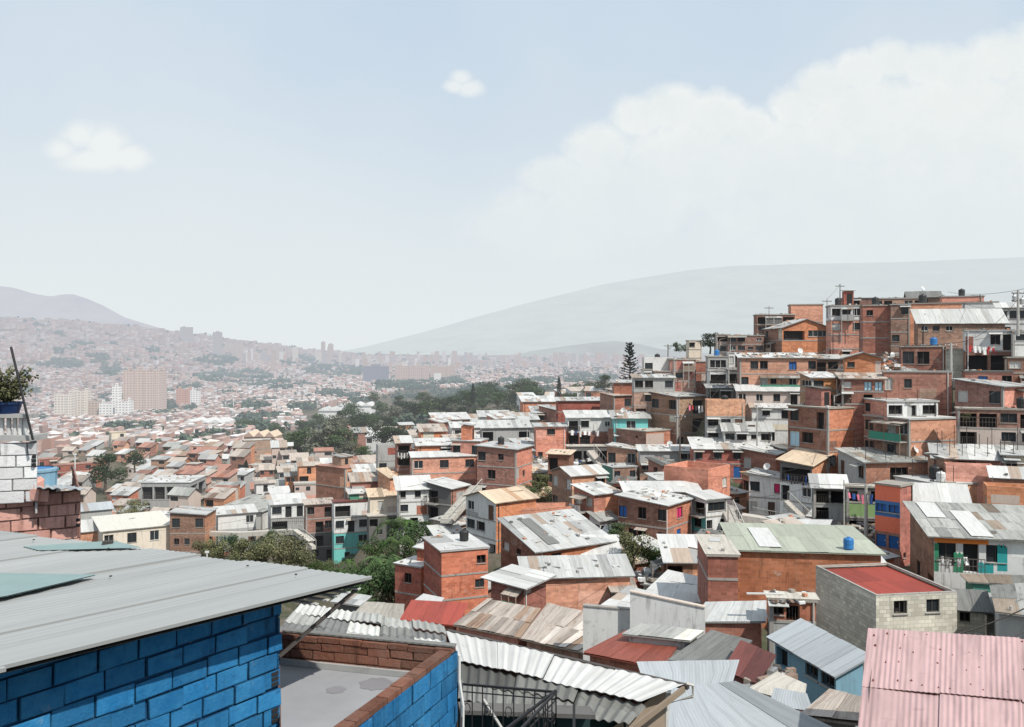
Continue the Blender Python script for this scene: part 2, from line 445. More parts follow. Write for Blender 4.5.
    if kind == 't':
        m0, m1 = mats(lf)[0], mats(rf)[0]
        wall.face((at(cL, zt), at(C, zt), at(cL, zL_ + .001)), m0, [(0, zt), (a, zt), (0, zL_)]) if hL > 0 else None
        if hR > 0: wall.face((at(C, zt), at(cR, zt), at(cR, zR_)), m1, [(0, zt), (b, zt), (b, zR_)])
        wall.face((at(cR, zt), at(cF, zt), at(cF, zF), at(cR, zR_ + .001)), m0, [(0, zt), (a, zt), (a, zF), (0, zR_)])
        wall.face((at(cF, zt), at(cL, zt), at(cL, zL_ + .001), at(cF, zF)), m1, [(0, zt), (b, zt), (b, zL_), (0, zF)])
        gl = hL / max(a, .1); gr = hR / max(b, .1)
        def rp(u, v): return at(C + dR * u + dL * v, zt + gl * v + gr * u + .1)
        if hL >= hR: sheet_roof(rb, rp(-e, -e), rp(b + e, -e), rp(b + e, a + e), rp(-e, a + e), rc, sw, sl, r=r, rust=rust, dark=dark)
        else: sheet_roof(rb, rp(-e, a + e), rp(-e, -e), rp(b + e, -e), rp(b + e, a + e), rc, sw, sl, r=r, rust=rust, dark=dark)
        top = rp
    elif kind in 'gh':
        rise = rrise if rrise is not None else .16 * (a if kind == 'g' else b) / 2 + .25
        if kind == 'g':     # ridge runs along R
            m0 = mats(lf)[0]
            for pl, pr in ((cL, C), (cR, cF)):
                mid = (pl + pr) / 2; wall.face((at(pl, zt), at(pr, zt), at(mid, zt + rise)), m0, [(0, zt), (a, zt), (a / 2, zt + rise)])
            slp = rise / (a / 2)
            def q(u, v): return at(C + dR * u + dL * v, zt + rise - abs(v - a / 2) * slp + .1)
            sheet_roof(rb, q(-e, -e), q(b + e, -e), q(b + e, a / 2), q(-e, a / 2), rc, sw, sl, r=r, rust=rust, dark=dark)
            sheet_roof(rb, q(b + e, a + e), q(-e, a + e), q(-e, a / 2), q(b + e, a / 2), rc, sw, sl, r=r, rust=rust, dark=dark)
            top = q
        else:               # ridge runs along L, gable on the R face
            m0 = mats(rf)[0]
            for pl, pr in ((C, cR), (cF, cL)):
                mid = (pl + pr) / 2; wall.face((at(pl, zt), at(pr, zt), at(mid, zt + rise)), m0, [(0, zt), (b, zt), (b / 2, zt + rise)])
            slp = rise / (b / 2)
            def q(u, v): return at(C + dR * u + dL * v, zt + rise - abs(u - b / 2) * slp + .1)
            sheet_roof(rb, q(-e, a + e), q(-e, -e), q(b / 2, -e), q(b / 2, a + e), rc, sw, sl, r=r, rust=rust, dark=dark)
            sheet_roof(rb, q(b + e, -e), q(b + e, a + e), q(b / 2, a + e), q(b / 2, -e), rc, sw, sl, r=r, rust=rust, dark=dark)
            top = q
    else:
        e = .12
        def q(u, v): return at(C + dR * u + dL * v, zt + .14)
        A_, B_, C_, D_ = q(-e, -e), q(b + e, -e), q(b + e, a + e), q(-e, a + e)
        if kind == 'f': sheet_roof(rb, A_, B_, C_, D_, rc, 3.0, 3.0, jit=.004, thick=.15, rust=0, r=r, dark=.2)
        else:
            # parapet: wall rises past the slab
            pm = mats(rf)[0]; pw = .15; z0 = zt - .05
            sheet_roof(rb, at(C + dR * pw + dL * pw, zt - .1), at(cR - dR * pw + dL * pw, zt - .1), at(cF - dR * pw - dL * pw, zt - .1), at(cL + dR * pw - dL * pw, zt - .1), rc, 3., 3., jit=.004, thick=.1, rust=0, r=r)
            for p_, t_, l_, nn in ((C, dR, b, dL), (cL - dL * pw, dR, b, dL), (C + dL * pw, dL, a - 2 * pw, dR), (cR + dL * pw - dR * pw, dL, a - 2 * pw, dR)):
                if t_ is dL: wall.obox(at(p_, zt), nn * pw, t_ * l_, Vector((0, 0, par)), mats(lf)[0])
                else: wall.obox(at(p_, zt), t_ * l_, nn * pw, Vector((0, 0, par)), pm)
        top = lambda u, v: at(C + dR * u + dL * v, zt + (.14 if kind == 'f' else -.08))
    part(wall, 'wall', root); part(rb, 'roof', root)
    # loose bricks, boards and stones that hold the sheets down
    if debris and kind != 'p' and lod < 2:
        db = MB()
        for _ in range(int(a * b * debris * .55)):
            u, v = r.uniform(.2, b - .2), r.uniform(.2, a - .2); p = top(u, v) + Vector((0, 0, .03))
            an = r.random() * 3.14; t1 = Vector((math.cos(an), math.sin(an), 0)); t2 = Vector((-t1.y, t1.x, 0))
            k = r.random()
            if k < .6: s = (r.uniform(.2, .42), r.uniform(.15, .3), r.uniform(.08, .2)); m = r.choice(['rubble', 'brick_orange', 'concrete_slab', 'roof_dark', 'roof_white'])
            elif k < .85: s = (r.uniform(.8, 2.2), r.uniform(.08, .2), .06); m = r.choice(['wood_plank', 'roof_dark', 'roof_white'])
            else: s = (r.uniform(.5, 1.3), r.uniform(.4, .8), .04); m = r.choice(['roof_white', 'roof_dark', 'roof_rusty', 'roof_zinc'])
            db.obox(p, t1 * s[0], t2 * s[1], Vector((0, 0, s[2])), m)
        bo_ = part(db, 'ballast', root)
        if bo_: bo_['kind'] = 'stuff'
    UP = Vector((0, 0, 1))
    for (q0, q1, v0, v1, fill, ch, nrm, t, bk, dp) in openings:
        w = (q1 - q0).length; h = v1 - v0
        if ch in 'kWbx' or fill in 'glmuyr' or ch == 'e':
            if fill == 'n' and ch in 'e': continue
            if fill == 'n' and ch == 'W': 
                if r.random() < .5 or lod: continue
                mb = MB(); z = v0
                for k in range(int(w / .16) + 1): mb.bar(at(q0, z) + t * min(k * .16, w) - nrm * .05, at(q0, z + .85) + t * min(k * .16, w) - nrm * .05, .025, rail)
                mb.bar(at(q0, z + .87) - nrm * .05, at(q1, z + .87) - nrm * .05, .05, rail); part(mb, 'railing', root); continue
            if ch == 'b':
                mb = MB(); o = at(q0, v0 - .12) - t * .15
                mb.obox(o, t * (w + .3), nrm * .9 * -1 if False else nrm * .9, UP * .12, 'concrete_slab') if t.cross(nrm).z > 0 else mb.obox(o + nrm * .9, t * (w + .3), nrm * -.9, UP * .12, 'concrete_slab')
                bo = part(mb, 'balcony', root)
                mb = MB(); k0 = at(q0, v0) - t * .1 + nrm * .82; k1 = k0 + t * (w + .2); i0 = k0 - nrm * .8; i1 = k1 - nrm * .8
                for pa, pb in ((k0, k1), (k0, i0), (k1, i1)):
                    mb.bar(pa + UP * .9, pb + UP * .9, .05, rail); l_ = (pb - pa).length; c_ = max(2, int(l_ / (.17 if lod < 1 else .35)))
                    for k in range(c_ + 1): mb.bar(pa + (pb - pa) * k / c_, pa + (pb - pa) * k / c_ + UP * .9, .025, rail)
                if bo: part(mb, 'railing', bo)
                continue
            mb = MB(); fm_ = 'frame_white' if (fill == 'l' or r.random() < .15) else 'frame_dark'
            f0 = at(q0, v0) - nrm * .1; d = .05
            mb.obox(f0 - nrm * .05, t * w, nrm * .07, UP * d, fm_); mb.obox(f0 - nrm * .05 + UP * (h - d), t * w, nrm * .07, UP * d, fm_)
            nv_ = 1 if w < 1.3 else int(w / .9)
            for k in range(nv_ + 2):
                x = (w - d) * k / (nv_ + 1); mb.obox(f0 - nrm * .05 + t * x + UP * d, t * d, nrm * .06, UP * (h - 2 * d), fm_)
            if lod < 1:   # sill standing proud of the wall
                mb.obox(at(q0, v0 - .06) - t * .06 + nrm * .005, t * (w + .12), nrm * .07, UP * .055, 'concrete_slab')
            wo = part(mb, 'window', root)
            if fill != 'n':
                pb = MB(); pm = {'g': 'window_glass', 'l': 'pale_curtain', 'm': 'magenta_curtain', 'u': 'blue_curtain', 'y': 'sky_tarp'}[fill]
                pb.quad(bk[0] + nrm * .02, bk[1] + nrm * .02, bk[2] + nrm * .02, bk[3] + nrm * .02, pm); part(pb, 'pane' if fill == 'g' else 'curtain', wo)
            else: 
                pb = MB(); pb.quad(*[p + nrm * (dp - .13) for p in bk], 'window_glass')
                if r.random() < .5: part(pb, 'pane', wo)
        elif fill in 'DUs':
            mb = MB(); m = {'D': 'door_brown', 'U': 'door_blue', 's': 'steel'}[fill]
            mb.obox(bk[0], t * w, nrm * .04, UP * h, m)
            do = part(mb, 'door', root)
            hb = MB()
            if fill != 's': hb.obox(bk[0] + t * (w * .85) + UP * h * .48 + nrm * .045, t * .05, nrm * .05, UP * .12, 'frame_white')
            else: hb.obox(bk[0] + t * (w * .45) + UP * .3 + nrm * .045, t * .2, nrm * .05, UP * .05, 'frame_dark')
            if lod < 1: part(hb, 'handle', do)
    if lod == 0 and extras:
        # concrete corner posts, a rain pipe, little sheet awnings over some openings
        eb = MB()
        if slab and r.random() < .45:
            for p, o1, o2 in ((C, dR, dL), (cR - dR * .22, dR, dL), (cL - dL * .22, dR, dL)):
                if p is C: eb.obox(at(p - dL * .03 - dR * .03, zb - 3), o1 * .22, o2 * .22, UP * (zt - zb + 2.95), 'concrete_slab')
            part(eb, 'corner_post', root)
        if r.random() < .6:
            pb = MB(); u = r.choice([.06, .94]) * b; p = C + dR * u - dL * .07; pb.tube([at(p, zb - 2), at(p, zt)], .05, r.choice(['dish_white', 'rail_pale', 'frame_dark']), 6); part(pb, 'drain_pipe', root)
        if r.random() < .55 and min(a, b) > 3 and zt - zb > 3:
            # a lean-to porch on thin posts against one face
            if r.random() < .6: p0_, t_, n_, l_ = C, dR, -dL, b
            else: p0_, t_, n_, l_ = cL, -dL, -dR, a
            w_ = r.uniform(.3, .7) * l_; u_ = r.uniform(.02, .98) * (l_ - w_); k2 = r.choice([0, 1]) if n > 1 else 0; z_ = zt - k2 * sh - .25; d_ = r.uniform(.8, 1.6)
            o_ = at(p0_ + t_ * u_, z_) + n_ * .01; pb = MB(); c_ = r.choice(['Z', 'W', 'U', 'A', 'D'])
            sheet_roof(pb, o_ + n_ * d_ - UP * .3, o_ + n_ * d_ - UP * .3 + t_ * w_, o_ + t_ * w_, o_, RC[c_], .8, 2, r=r)
            fl_ = at(p0_ + t_ * u_, zt - (k2 + 1) * sh)
            if t_.cross(n_).z > 0: pb.obox(fl_ + n_ * .01 - UP * .1, t_ * w_, n_ * d_, UP * .12, 'concrete_slab')
            else: pb.obox(fl_ + n_ * (d_ + .01) - UP * .1, t_ * w_, n_ * -d_, UP * .12, 'concrete_slab')
            for q_ in (0.02, .5, .98): pb.bar(fl_ + n_ * (d_ - .05) + t_ * w_ * q_ - UP * (sh * r.choice([.9, 1.6])), o_ + n_ * (d_ - .05) + t_ * w_ * q_ - UP * .32, .08, r.choice(['wood_plank', 'frame_dark', 'pole_concrete']))
            lowm = r.choice(['brick_deep', 'plaster_white', 'wood_plank', 'plaster_grey', 'brick_orange', 'roof_zinc', 'plaster_dark', 'plaster_green'])
            if t_.cross(n_).z > 0: pb.obox(fl_ + n_ * (d_ - .08) + UP * .02, t_ * w_, n_ * .06, UP * .8, lowm)
            else: pb.obox(fl_ + n_ * (d_ - .02) + UP * .02, t_ * w_, n_ * -.06, UP * .8, lowm)
            part(pb, 'porch', root)
        if kind in 'fp' and min(a, b) > 4 and r.random() < .4:
            rm_ = MB(); pu, pv = r.uniform(.1, .5) * b, r.uniform(.3, .5) * a; wu, wv = r.uniform(.25, .45) * b, r.uniform(.3, .45) * a; hz_ = r.uniform(1.4, 2.2); zz_ = zt + .15; m_ = r.choice(['brick_orange', 'brick_deep', 'plaster_grey', 'roof_zinc', 'brick_tan'])
            rm_.obox(at(C + dR * pu + dL * pv, zz_), dR * wu, dL * wv, UP * hz_, m_)
            o_ = C + dR * (pu + wu * .3) + dL * (pv - .012); rm_.quad(at(o_, zz_ + .1), at(o_ + dR * .8, zz_ + .1), at(o_ + dR * .8, zz_ + hz_ * .8), at(o_, zz_ + hz_ * .8), 'dark_room')
            e_ = .25; sheet_roof(rm_, at(C + dR * (pu - e_) + dL * (pv - e_), zz_ + hz_ + .05), at(C + dR * (pu + wu + e_) + dL * (pv - e_), zz_ + hz_ + .05), at(C + dR * (pu + wu + e_) + dL * (pv + wv + e_), zz_ + hz_ + .3), at(C + dR * (pu - e_) + dL * (pv + wv + e_), zz_ + hz_ + .3), RC[r.choice('ZWUAD')], .8, 2, r=r)
            part(rm_, 'roof_room', root)
        k_ = 0
        for (q0, q1, v0, v1, fill, ch, nrm, t, bk, dp) in openings:
            if ch in 'wkde' and r.random() < .22 and k_ < 3:
                k_ += 1; ab = MB(); w = (q1 - q0).length; o = at(q0, v1 + .22) - t * .2 + nrm * .01; d_ = r.uniform(.5, .95); c_ = r.choice(['roof_zinc', 'roof_white', 'roof_rusty', 'roof_asbestos'])
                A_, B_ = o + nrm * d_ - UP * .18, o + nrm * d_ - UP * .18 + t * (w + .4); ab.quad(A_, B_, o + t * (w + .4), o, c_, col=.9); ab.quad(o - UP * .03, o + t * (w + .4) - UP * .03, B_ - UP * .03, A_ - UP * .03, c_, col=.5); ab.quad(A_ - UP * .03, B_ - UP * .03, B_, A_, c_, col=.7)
                part(ab, 'awning', root)
    c = (C + cF) / 2
    FOOT.append((c.x, c.y, max(a, b) * .55)); 
    if ground_pt:
        for p in (C, cR, cL, cF): GROUND.append((p.x, p.y, (zb if gz_ is None else gz_) - .15))
    return dict(root=root, C=C, cR=cR, cL=cL, cF=cF, top=top, zt=zt, zb=zb, a=a, b=b, dR=dR, dL=dL)

HB = {}
def H(label, xl, xc, xr, yt, yb, Y, walls='O', roof='tZ', L='', R='', th=None, a=None, b=None, **kw):
    """a house from its outline in the photograph: near vertical edge at xc (eave row yt, foot row yb) Y metres off"""
    C = Vector(XY(xc, Y)); view = math.atan2(C.x, C.y)     # + to the right
    wl, wr = xc - xl, xr - xc
    if th is None:
        g = math.atan2(max(wl, 1), max(wr, 1)); g = min(max(g, math.radians(7)), math.radians(83))
        th = g - view
    else: th = math.radians(th) - view
    dR = Vector((math.cos(th), math.sin(th))); dL = Vector((-math.sin(th), math.cos(th)))
    def solve(d, px):
        k = (px - CX) / F; den = d.x - k * d.y
        return (k * C.y - C.x) / den if abs(den) > 1e-4 else 3
    aa = a or (solve(dL, xl) if wl > 1 else None); bb = b or (solve(dR, xr) if wr > 1 else None)
    if aa is None: aa = min(max(bb * .75, 3), 7)
    if bb is None: bb = min(max(aa * .75, 3), 7)
    aa = min(max(aa, 1.2), 20); bb = min(max(bb, 1.2), 20)
    zt = H0 + (HY - yt) / F * Y; zb = H0 + (HY - yb) / F * Y
    SIL.append((xl, min(yt, yt), xr, yb, Y))
    if Y > 60 and kw.get('ground_pt', True) and kw.get('base_ext', 7) > 2:
        # a basement storey: on the slope the downhill walls run on below the floor seen first
        n = max(len((L or '').split('/')), len((R or '').split('/'))); sh = (zt - zb) / n; kw['gz_'] = zb; zb -= sh; kw.setdefault('base_ext', 4.5)
        rr = lambda w: '/' + rnd.choice(['.x..', '..w', 'w..k', '.e.', '...', '.x', 'k..', '.w.W'])
        L = '/'.join((L.split('/') + [''] * n)[:n]) + rr(0); R = '/'.join((R.split('/') + [''] * n)[:n]) + rr(1)
    h = house(label, C, th, aa, bb, zt, zb, walls, roof, L, R, **kw)
    HB[label] = h
    return h
SPEC = []
GH = 'brick houses climbing the hillside'
def h(label, *a, **k):
    k.setdefault('group', GH); SPEC.append([label, list(a), k])
# ---- crest of the hill
h('long low house on the crest with a dark open verandah and thin white roof edge', 756, 757, 795, 315, 334, 150, 'B', 'fW', '', 'WWW/kkw', hL=0)
h('plain orange brick box rising highest left of the crest', 790, 791, 823, 305, 322, 152, 'S', 'fS', '', '.', debris=0)
h('gable roofed house on the crest with side browned as shade and sunlit orange front', 762, 782, 830, 328, 353, 142, 'B|O', 'hW', 'w.', 'Wk/..', rrise=1.4)
h('house with three dark windows between white columns above a bare orange wall', 826, 831, 862, 306, 349, 122, 'W,O,O', 'fS', '', 'kkk/l.w/...', slab=True)
h('tall blank wall of deep red brick beside the white columned house', 862, 863, 891, 306, 354, 120, 'D', 'fS', '', 'x.///'.replace('///', '/./.'), slab=True, debris=.2, extras=False)
h('narrow brown brick tower house with one tall dark window near the crest', 890, 891, 910, 305, 346, 118, 'B', 'fZ', '', '.k/../w.', slab=True)
h('large windowless salmon coloured wall on the crest', 908, 909, 962, 304, 346, 119, 'S', 'fS', '', './.', extras=False, slab=False, debris=.1)
h('long dark shed row along the very top of the hill', 836, 838, 872, 299, 310, 140, 'B', 'fD', '', '.k.', debris=.6)
h('low brick shed with a white roof edge on the hilltop', 872, 873, 924, 299, 310, 142, 'T', 'fW', '', 'kk.kk', debris=.6)
h('low hilltop shed with dark gabled roof', 906, 908, 940, 297, 310, 150, 'B', 'gD', '', '.k.', rrise=.9)
h('orange brick penthouse at the right of the hilltop row', 940, 942, 984, 297, 312, 138, 'O', 'fW', '', '...', debris=.5)
h('small white walled terrace below the hilltop row', 960, 962, 998, 303, 316, 128, 'W', 'fS', '', '...', debris=.4)
h('white house with dark windows beside the transformer pole', 996, 998, 1040, 308, 324, 118, 'W', 'tW', '', 'kwkw', hL=.6)
h('long brown house with a tin lean-to roof and row of small windows', 914, 918, 1005, 322, 352, 112, 'B', 'tZ', '', 'xxx..../.......', hL=1.3, th=20, slab=False, debris=.2)
h('brown two window house under the long tin roof', 899, 901, 946, 347, 372, 108, 'B', 'fS', '', 'wk.', debris=2.5)
h('unpainted grey block wall house between the brown house and the terrace', 944, 946, 978, 350, 373, 106, 'K', 'fS', '', '.', slab=False, debris=1.5)
h('terrace house with white upper wall and two dark garage mouths below', 963, 965, 1014, 331, 371, 104, 'W,B', 'fW', '', '..ke/WW', slab=True, debris=.8)
h('white corner house with a single window at the right edge', 1011, 1013, 1050, 332, 357, 101, 'W', 'fS', '', 'w./..', debris=.6)
h('brown lower house with a white framed window at the right edge', 1007, 1008, 1052, 358, 388, 99, 'B', 'fS', '', 'l.w/.w.')
h('brick house with a pale blue window under a dark slab roof', 962, 965, 1013, 372, 390, 98, 'D', 'fD', '', '.u.k', slab=False)
h('brick house with a large patch of peeling plaster', 882, 884, 952, 372, 398, 100, 'D', 'fZ', '', 'l.x....', slab=False, debris=1)
h('orange house with low arched gable beside the brick strewn slope', 843, 845, 881, 358, 373, 106, 'O', 'hZ', '', 'x..', rrise=.6)
h('dark windowed house with a patched tin roof left of the arched gable', 800, 802, 852, 359, 374, 108, 'B', 'tZ', '', 'kWk.', hL=.5, debris=1.2)
h('tan house with pale tin roof and narrow front', 800, 812, 838, 378, 405, 102, 'T|O', 'tW', 'k', 'w./wx', hL=.5)
h('grey fronted house with a light blue tarpaulin over its terrace', 838, 842, 884, 379, 404, 99, 'B', 'tU', '', 'l.yy/d.W.', hL=.5, debris=1)
h('big red brick house with white windowed attic and bright orange corner', 864, 909, 958, 420, 464, 91, 'B|O', 'fW', 'w.lk/k.w.', '.../..w', slab=True, debris=.3, over=.3)
h('attic storey with white front and three dark openings on the big red brick house', 861, 887, 938, 402, 420, 94.5, 'O|W', 'fW', 'w.', 'kek', slab=False, debris=.5, base_ext=1, ground_pt=False)
h('brick house with a tin roof over a front browned as shade and sunlit orange side', 955, 1003, 1030, 387, 412, 90, 'B|O', 'tZ', 'l.w', '..', hL=.6, th=55, debris=.3)
h('house with three deep black shop openings below the tin roofed house', 956, 958, 1040, 409, 446, 88, 'B,J', 'fS', '', 'WWkW/W.ww', slab=True, debris=.4)
h('two storey house with turquoise recess and blank orange side wall', 788, 828, 864, 409, 452, 98, 'B,B|O', 'fS', 'w.e/yk.', './.', slab=True, debris=.3)
h('long pinkish house with five windows under a pale green roof edge', 736, 738, 816, 391, 406, 131, 'J', 'tW', '', 'w.w.w.e.w', hL=.7, rust=.02, dark=.05, debris=.1)
h('wide two storey brick house with rubble covered white roof and blue shutter', 737, 740, 817, 358, 390, 136, 'B|O', 'tW', '', '.kk..u.w/w.lx.w.w', hL=.6, debris=2.5, slab=True)
h('grey concrete house front with one wide dark window', 707, 708, 728, 357, 373, 139, 'G', 'fS', '', 'k', debris=.8)
h('white balcony house under the grey concrete front', 707, 709, 728, 371, 387, 135, 'W', 'fW', '', 'b', slab=False)
h('small white walled house with a dark doorway below the crest', 726, 728, 741, 353, 368, 140, 'W', 'fW', '', 'le', debris=1)
h('black mouthed shed beside the white balcony house', 727, 728, 741, 370, 388, 134, 'Z', 'fZ', '', 'W', debris=2)
h('brown house with a wide dark upper window left of the gabled house', 725, 728, 764, 336, 353, 147, 'B', 'fS', '', 'kk.x/wwxk', debris=.8)
h('beige two storey house partly behind the dark tree', 714, 716, 730, 335, 354, 148, 'J', 'fS', '', 'k/w', debris=.5)
h('small white house alone at the left end of the crest', 686, 689, 702, 341, 358, 160, 'C', 'fS', '', 'w./..', debris=.3)
h('tan brick house with stepped parapet and pale front', 671, 674, 696, 360, 392, 144, 'T', 'fS', '', '../w./..', debris=1.2)
h('deep red brick house right of the stepped tan house', 690, 692, 710, 362, 384, 143, 'D', 'fS', '', '../..', debris=.8)
h('white house with a pinkish parapet and one dark window', 642, 644, 673, 360, 376, 148, 'W', 'pS', '', 'k..', debris=.3)
h('brick house with grey base and wide dark corner window', 632, 634, 674, 378, 406, 138, 'G,T', 'tZ', '', 'kk.w/.w..', hL=.4, debris=1.2)
h('low red brick house with tin roof under the pine', 613, 614, 636, 383, 402, 146, 'D', 'tZ', '', '...', hL=.3, debris=1)
h('brown fronted house with dark windows and an open tan side bay', 651, 677, 706, 397, 434, 135, 'B|T', 'tZ', 'k.k/...', '.W/.W', hL=.5, slab=True, debris=.4)
h('orange parapet house over a grey windowed ground floor', 705, 707, 745, 403, 430, 133, 'O,G', 'pW', '', '.../kwd', debris=1)
h('dark tin roofed shack wedged below the white balcony house', 706, 708, 744, 388, 404, 133.5, 'Z', 'tZ', '', 'Wk.', hL=.4, debris=3)
h('white shack with a dark door behind the patched tin roofs', 750, 752, 790, 408, 430, 122, 'W', 'tW', '', '.w.e/....', hL=.5, debris=1)
h('low white shack with patched tin roof above the long windowed house', 722, 724, 772, 431, 444, 126, 'W', 'tZ', '', 'wkxk', hL=.9, debris=.8)
h('long brick house with a continuous white tin roof and two rows of windows', 690, 694, 771, 449, 478, 122, 'D', 'tW', '', 'w.w.w.../k.k.B.k.', hL=1.0, slab=True, debris=.5)
h('brick house with patched tin roof behind the magenta windowed white house', 741, 776, 792, 455, 478, 115, 'B|O', 'tZ', 'l..', '.', hL=.5, hR=.3, debris=.4)
h('low grey roofed house with two windows left of the tall pole', 638, 640, 691, 451, 474, 128, 'G,T', 'tW', '', '.l.k/wW..', hL=.5, debris=1.2)
h('brick house with two small windows and white tin roof', 607, 636, 642, 450, 470, 132, 'T|O', 'tW', 'w.w', '.', hL=.4, debris=.5)
h('brick house with a green painted side wall beneath the two window house', 602, 613, 637, 468, 486, 127, 'E|B', 'fZ', '', 'w.w', debris=.8)
h('brown brick wall house along the lane below the turquoise house', 608, 646, 684, 432, 450, 134, 'B|O', 'fS', '.t', '.', slab=False, debris=1)
h('turquoise painted house with a rubble covered roof', 612, 614, 648, 418, 433, 142, 'Q', 'tZ', '', '.k.', hL=.8, debris=2.4, over=.5)
h('long white house with open balcony under a smooth white roof', 565, 568, 613.5, 418, 446, 142.5, 'W,B', 'tW', '', 'bw.x/WW..', hL=.8, slab=True, dark=.05, rust=0, debris=.05)
h('orange brick house left of the long white balcony house', 534, 536, 566, 427, 450, 141, 'O', 'tZ', '', '.w./...', hL=.3, slab=False, debris=1)
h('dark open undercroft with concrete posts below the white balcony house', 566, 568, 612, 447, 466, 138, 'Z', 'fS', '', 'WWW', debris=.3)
h('low red brick house with cluttered roof behind the smooth white roof', 556, 558, 613, 401, 412, 156, 'D', 'tZ', '', '....', hL=.4, debris=1.5)
h('brick house with rusty roof at the foot of the pine', 600, 614, 632, 396, 412, 152, 'B|D', 'tU', '', '.w', hL=.4, debris=1.5)
h('pale two storey house beside the tall pole under the crest', 652, 655, 690, 372, 388, 150, 'J', 'fU', '', 'w.k', debris=1)
h('narrow white house with black windows left of the stepped tan house', 641, 643, 652, 370, 384, 151, 'W', 'fS', '', 'k', debris=1)
# ---- middle of the slope
h('brick box house on the roof line above the three window house', 452, 480, 488, 442, 462, 128, 'O', 'fW', 'w.w', '.', debris=.2)
h('low tin roofed house behind the three window brick house', 415, 418, 456, 446, 460, 132, 'O', 'tW', '', '.w', hL=.6, debris=1)
h('orange brick house with three small windows and a pink roof edge', 410, 412, 476, 458, 490, 127, 'O', 'tW', '', 'w.w.w/x.x..', hL=.5, dark=0, rust=0, debris=.05, over=.2)
h('two storey corner house on stilts beside the stairway', 477, 516, 532, 450, 486, 121, 'B|O', 'tZ', 'w.x./.k..', './x', hL=.3, slab=True, debris=.6)
h('brick house with stacked balconies under a battered white roof', 395, 397, 411, 443, 470, 136, 'B', 'tW', '', 'b/k', hL=.7, slab=True, debris=.4)
h('grey concrete shed with a small white porch roof', 376, 378, 397, 448, 474, 140, 'G', 'pS', '', '../k.', debris=.4)
h('white house with broad white tin roof and dark windows', 397, 399, 429, 489, 516, 115, 'W,W', 'tW', '', 'w.w./k..', hL=1.0, over=.5, dark=.05, rust=.03, debris=.05)
h('brown balcony house sharing the broad white tin roof', 427, 451, 468, 489, 522, 114, 'Z|B', 'tW', 'b./W.', '../..', hL=.6, slab=True, dark=.05, rust=.03, debris=.05)
h('white fronted house with an orange gable side and pale roof', 466, 496, 536, 503, 541, 106, 'W|O', 'gT', 'w.d/kk.', '../.w', slab=True, dark=.1, rust=.05, debris=.1, rrise=.9)
h('roofless brick rooms with lettered sheet on the parapet', 513, 516, 575, 512, 528, 98, 'O', 'pW', '', '.....', slab=False, debris=.5)
h('brick house with a shallow gabled tin roof and two floors', 552, 572, 606, 476, 517, 110, 'B|O', 'gW', 'l.l/w..', '..w/...', rrise=.8, slab=False, debris=.2)
h('brick house with enclosed white balcony and a round window', 574, 594, 620, 495, 531, 103, 'D|O', 'tW', 'll/..', './.r', hL=.6, debris=.6, slab=False)
h('two storey brick corner house with a magenta window and stones on its roof', 618, 667, 692, 506, 552, 92, 'B|O', 'tW', 'u.k.w/.kk.k', 'm/B', hL=.5, slab=True, debris=1.3)
h('white and turquoise three storey house with a dark balcony opening', 689, 706, 727, 500, 552, 95, 'W,Q,W|W', 'tW', 'b/w/k', 'k/k.e/w.', slab=True, debris=.2, hL=.3)
h('long white roofed brick house behind the magenta windowed corner house', 622, 626, 700, 492, 510, 104, 'T', 'tW', '', '.x....', hL=.5, dark=.03, rust=0, debris=.1)
h('rooftop terrace room of pale orange brick with cut away corner', 664, 708, 730, 477, 498, 99, 'S|S', 'pS', '..', '.l', par=.9, extras=False, slab=False, debris=.2)
h('white two storey house with a magenta window and patched roof', 749, 785, 792, 480, 519, 101, 'W', 'tZ', 'k.m/l.d.', './.', hL=.5, slab=True, debris=.5)
h('tan roofed house with laundry terrace above a white wall', 780, 812, 830, 466, 523, 97, 'Z,W,W|O,W,W', 'tT', 'W/e.w/..s', './x/.', hL=.3, hR=.9, slab=True, dark=.05, rust=.05, debris=.05)
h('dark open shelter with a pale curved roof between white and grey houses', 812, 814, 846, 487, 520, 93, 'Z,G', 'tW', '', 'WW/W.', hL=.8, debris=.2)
h('grey balcony house with corrugated roof and brick side', 838, 866, 932, 463, 488, 84, 'G|D', 'tA', 'd.w', '.k.', hL=.6, hR=.1, slab=False, dark=.3, debris=.1)
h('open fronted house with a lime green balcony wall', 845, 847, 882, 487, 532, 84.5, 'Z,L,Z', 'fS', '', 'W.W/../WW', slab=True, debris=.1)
h('house painted with orange bands and blue window bays', 875, 900, 912, 487, 550, 80, 'R,U,R,B|D', 'fS', '../uu/../BB', '.', slab=False, debris=.2)
h('pale flat roofed house with a blue door and brick side room', 895, 944, 992, 486, 512, 83, 'W|O', 'fW', '.lB.', '.B...', slab=False, debris=.4)
h('brick parapet room with white door behind the grey corrugated roofs', 944, 946, 993, 472, 498, 86, 'S', 'pS', '', '.....', slab=False, debris=.2, par=.8)
h('tin roofed building with rusting bars standing on its roof', 932, 934, 1024, 457, 474, 90, 'B', 'tW', '', 'kk.k', hL=.9, debris=1)
h('olive brown house with two dark windows at the right edge', 991, 993, 1050, 477, 505, 82, 'T', 'tW', '', 'kk.k', hL=.6, debris=.4)
h('low house with peeling tan plaster right of the shop openings', 1000, 1004, 1050, 455, 480, 86, 'C', 'tZ', '', 'w.k', hL=.5, debris=.5)
h('roofless brick enclosure above the mural house', 983, 987, 1050, 494, 520, 76, 'O', 'pW', '', '....', slab=False, debris=.3, par=.7)
h('mural painted house with balcony doors under a weathered asbestos roof', 905, 934, 1060, 536, 571, 64, 'B|W', 'tA', '..', 'wew.w', hL=.9, a=8.5, slab=False, extras=False, debris=.05, over=.5, th=12)
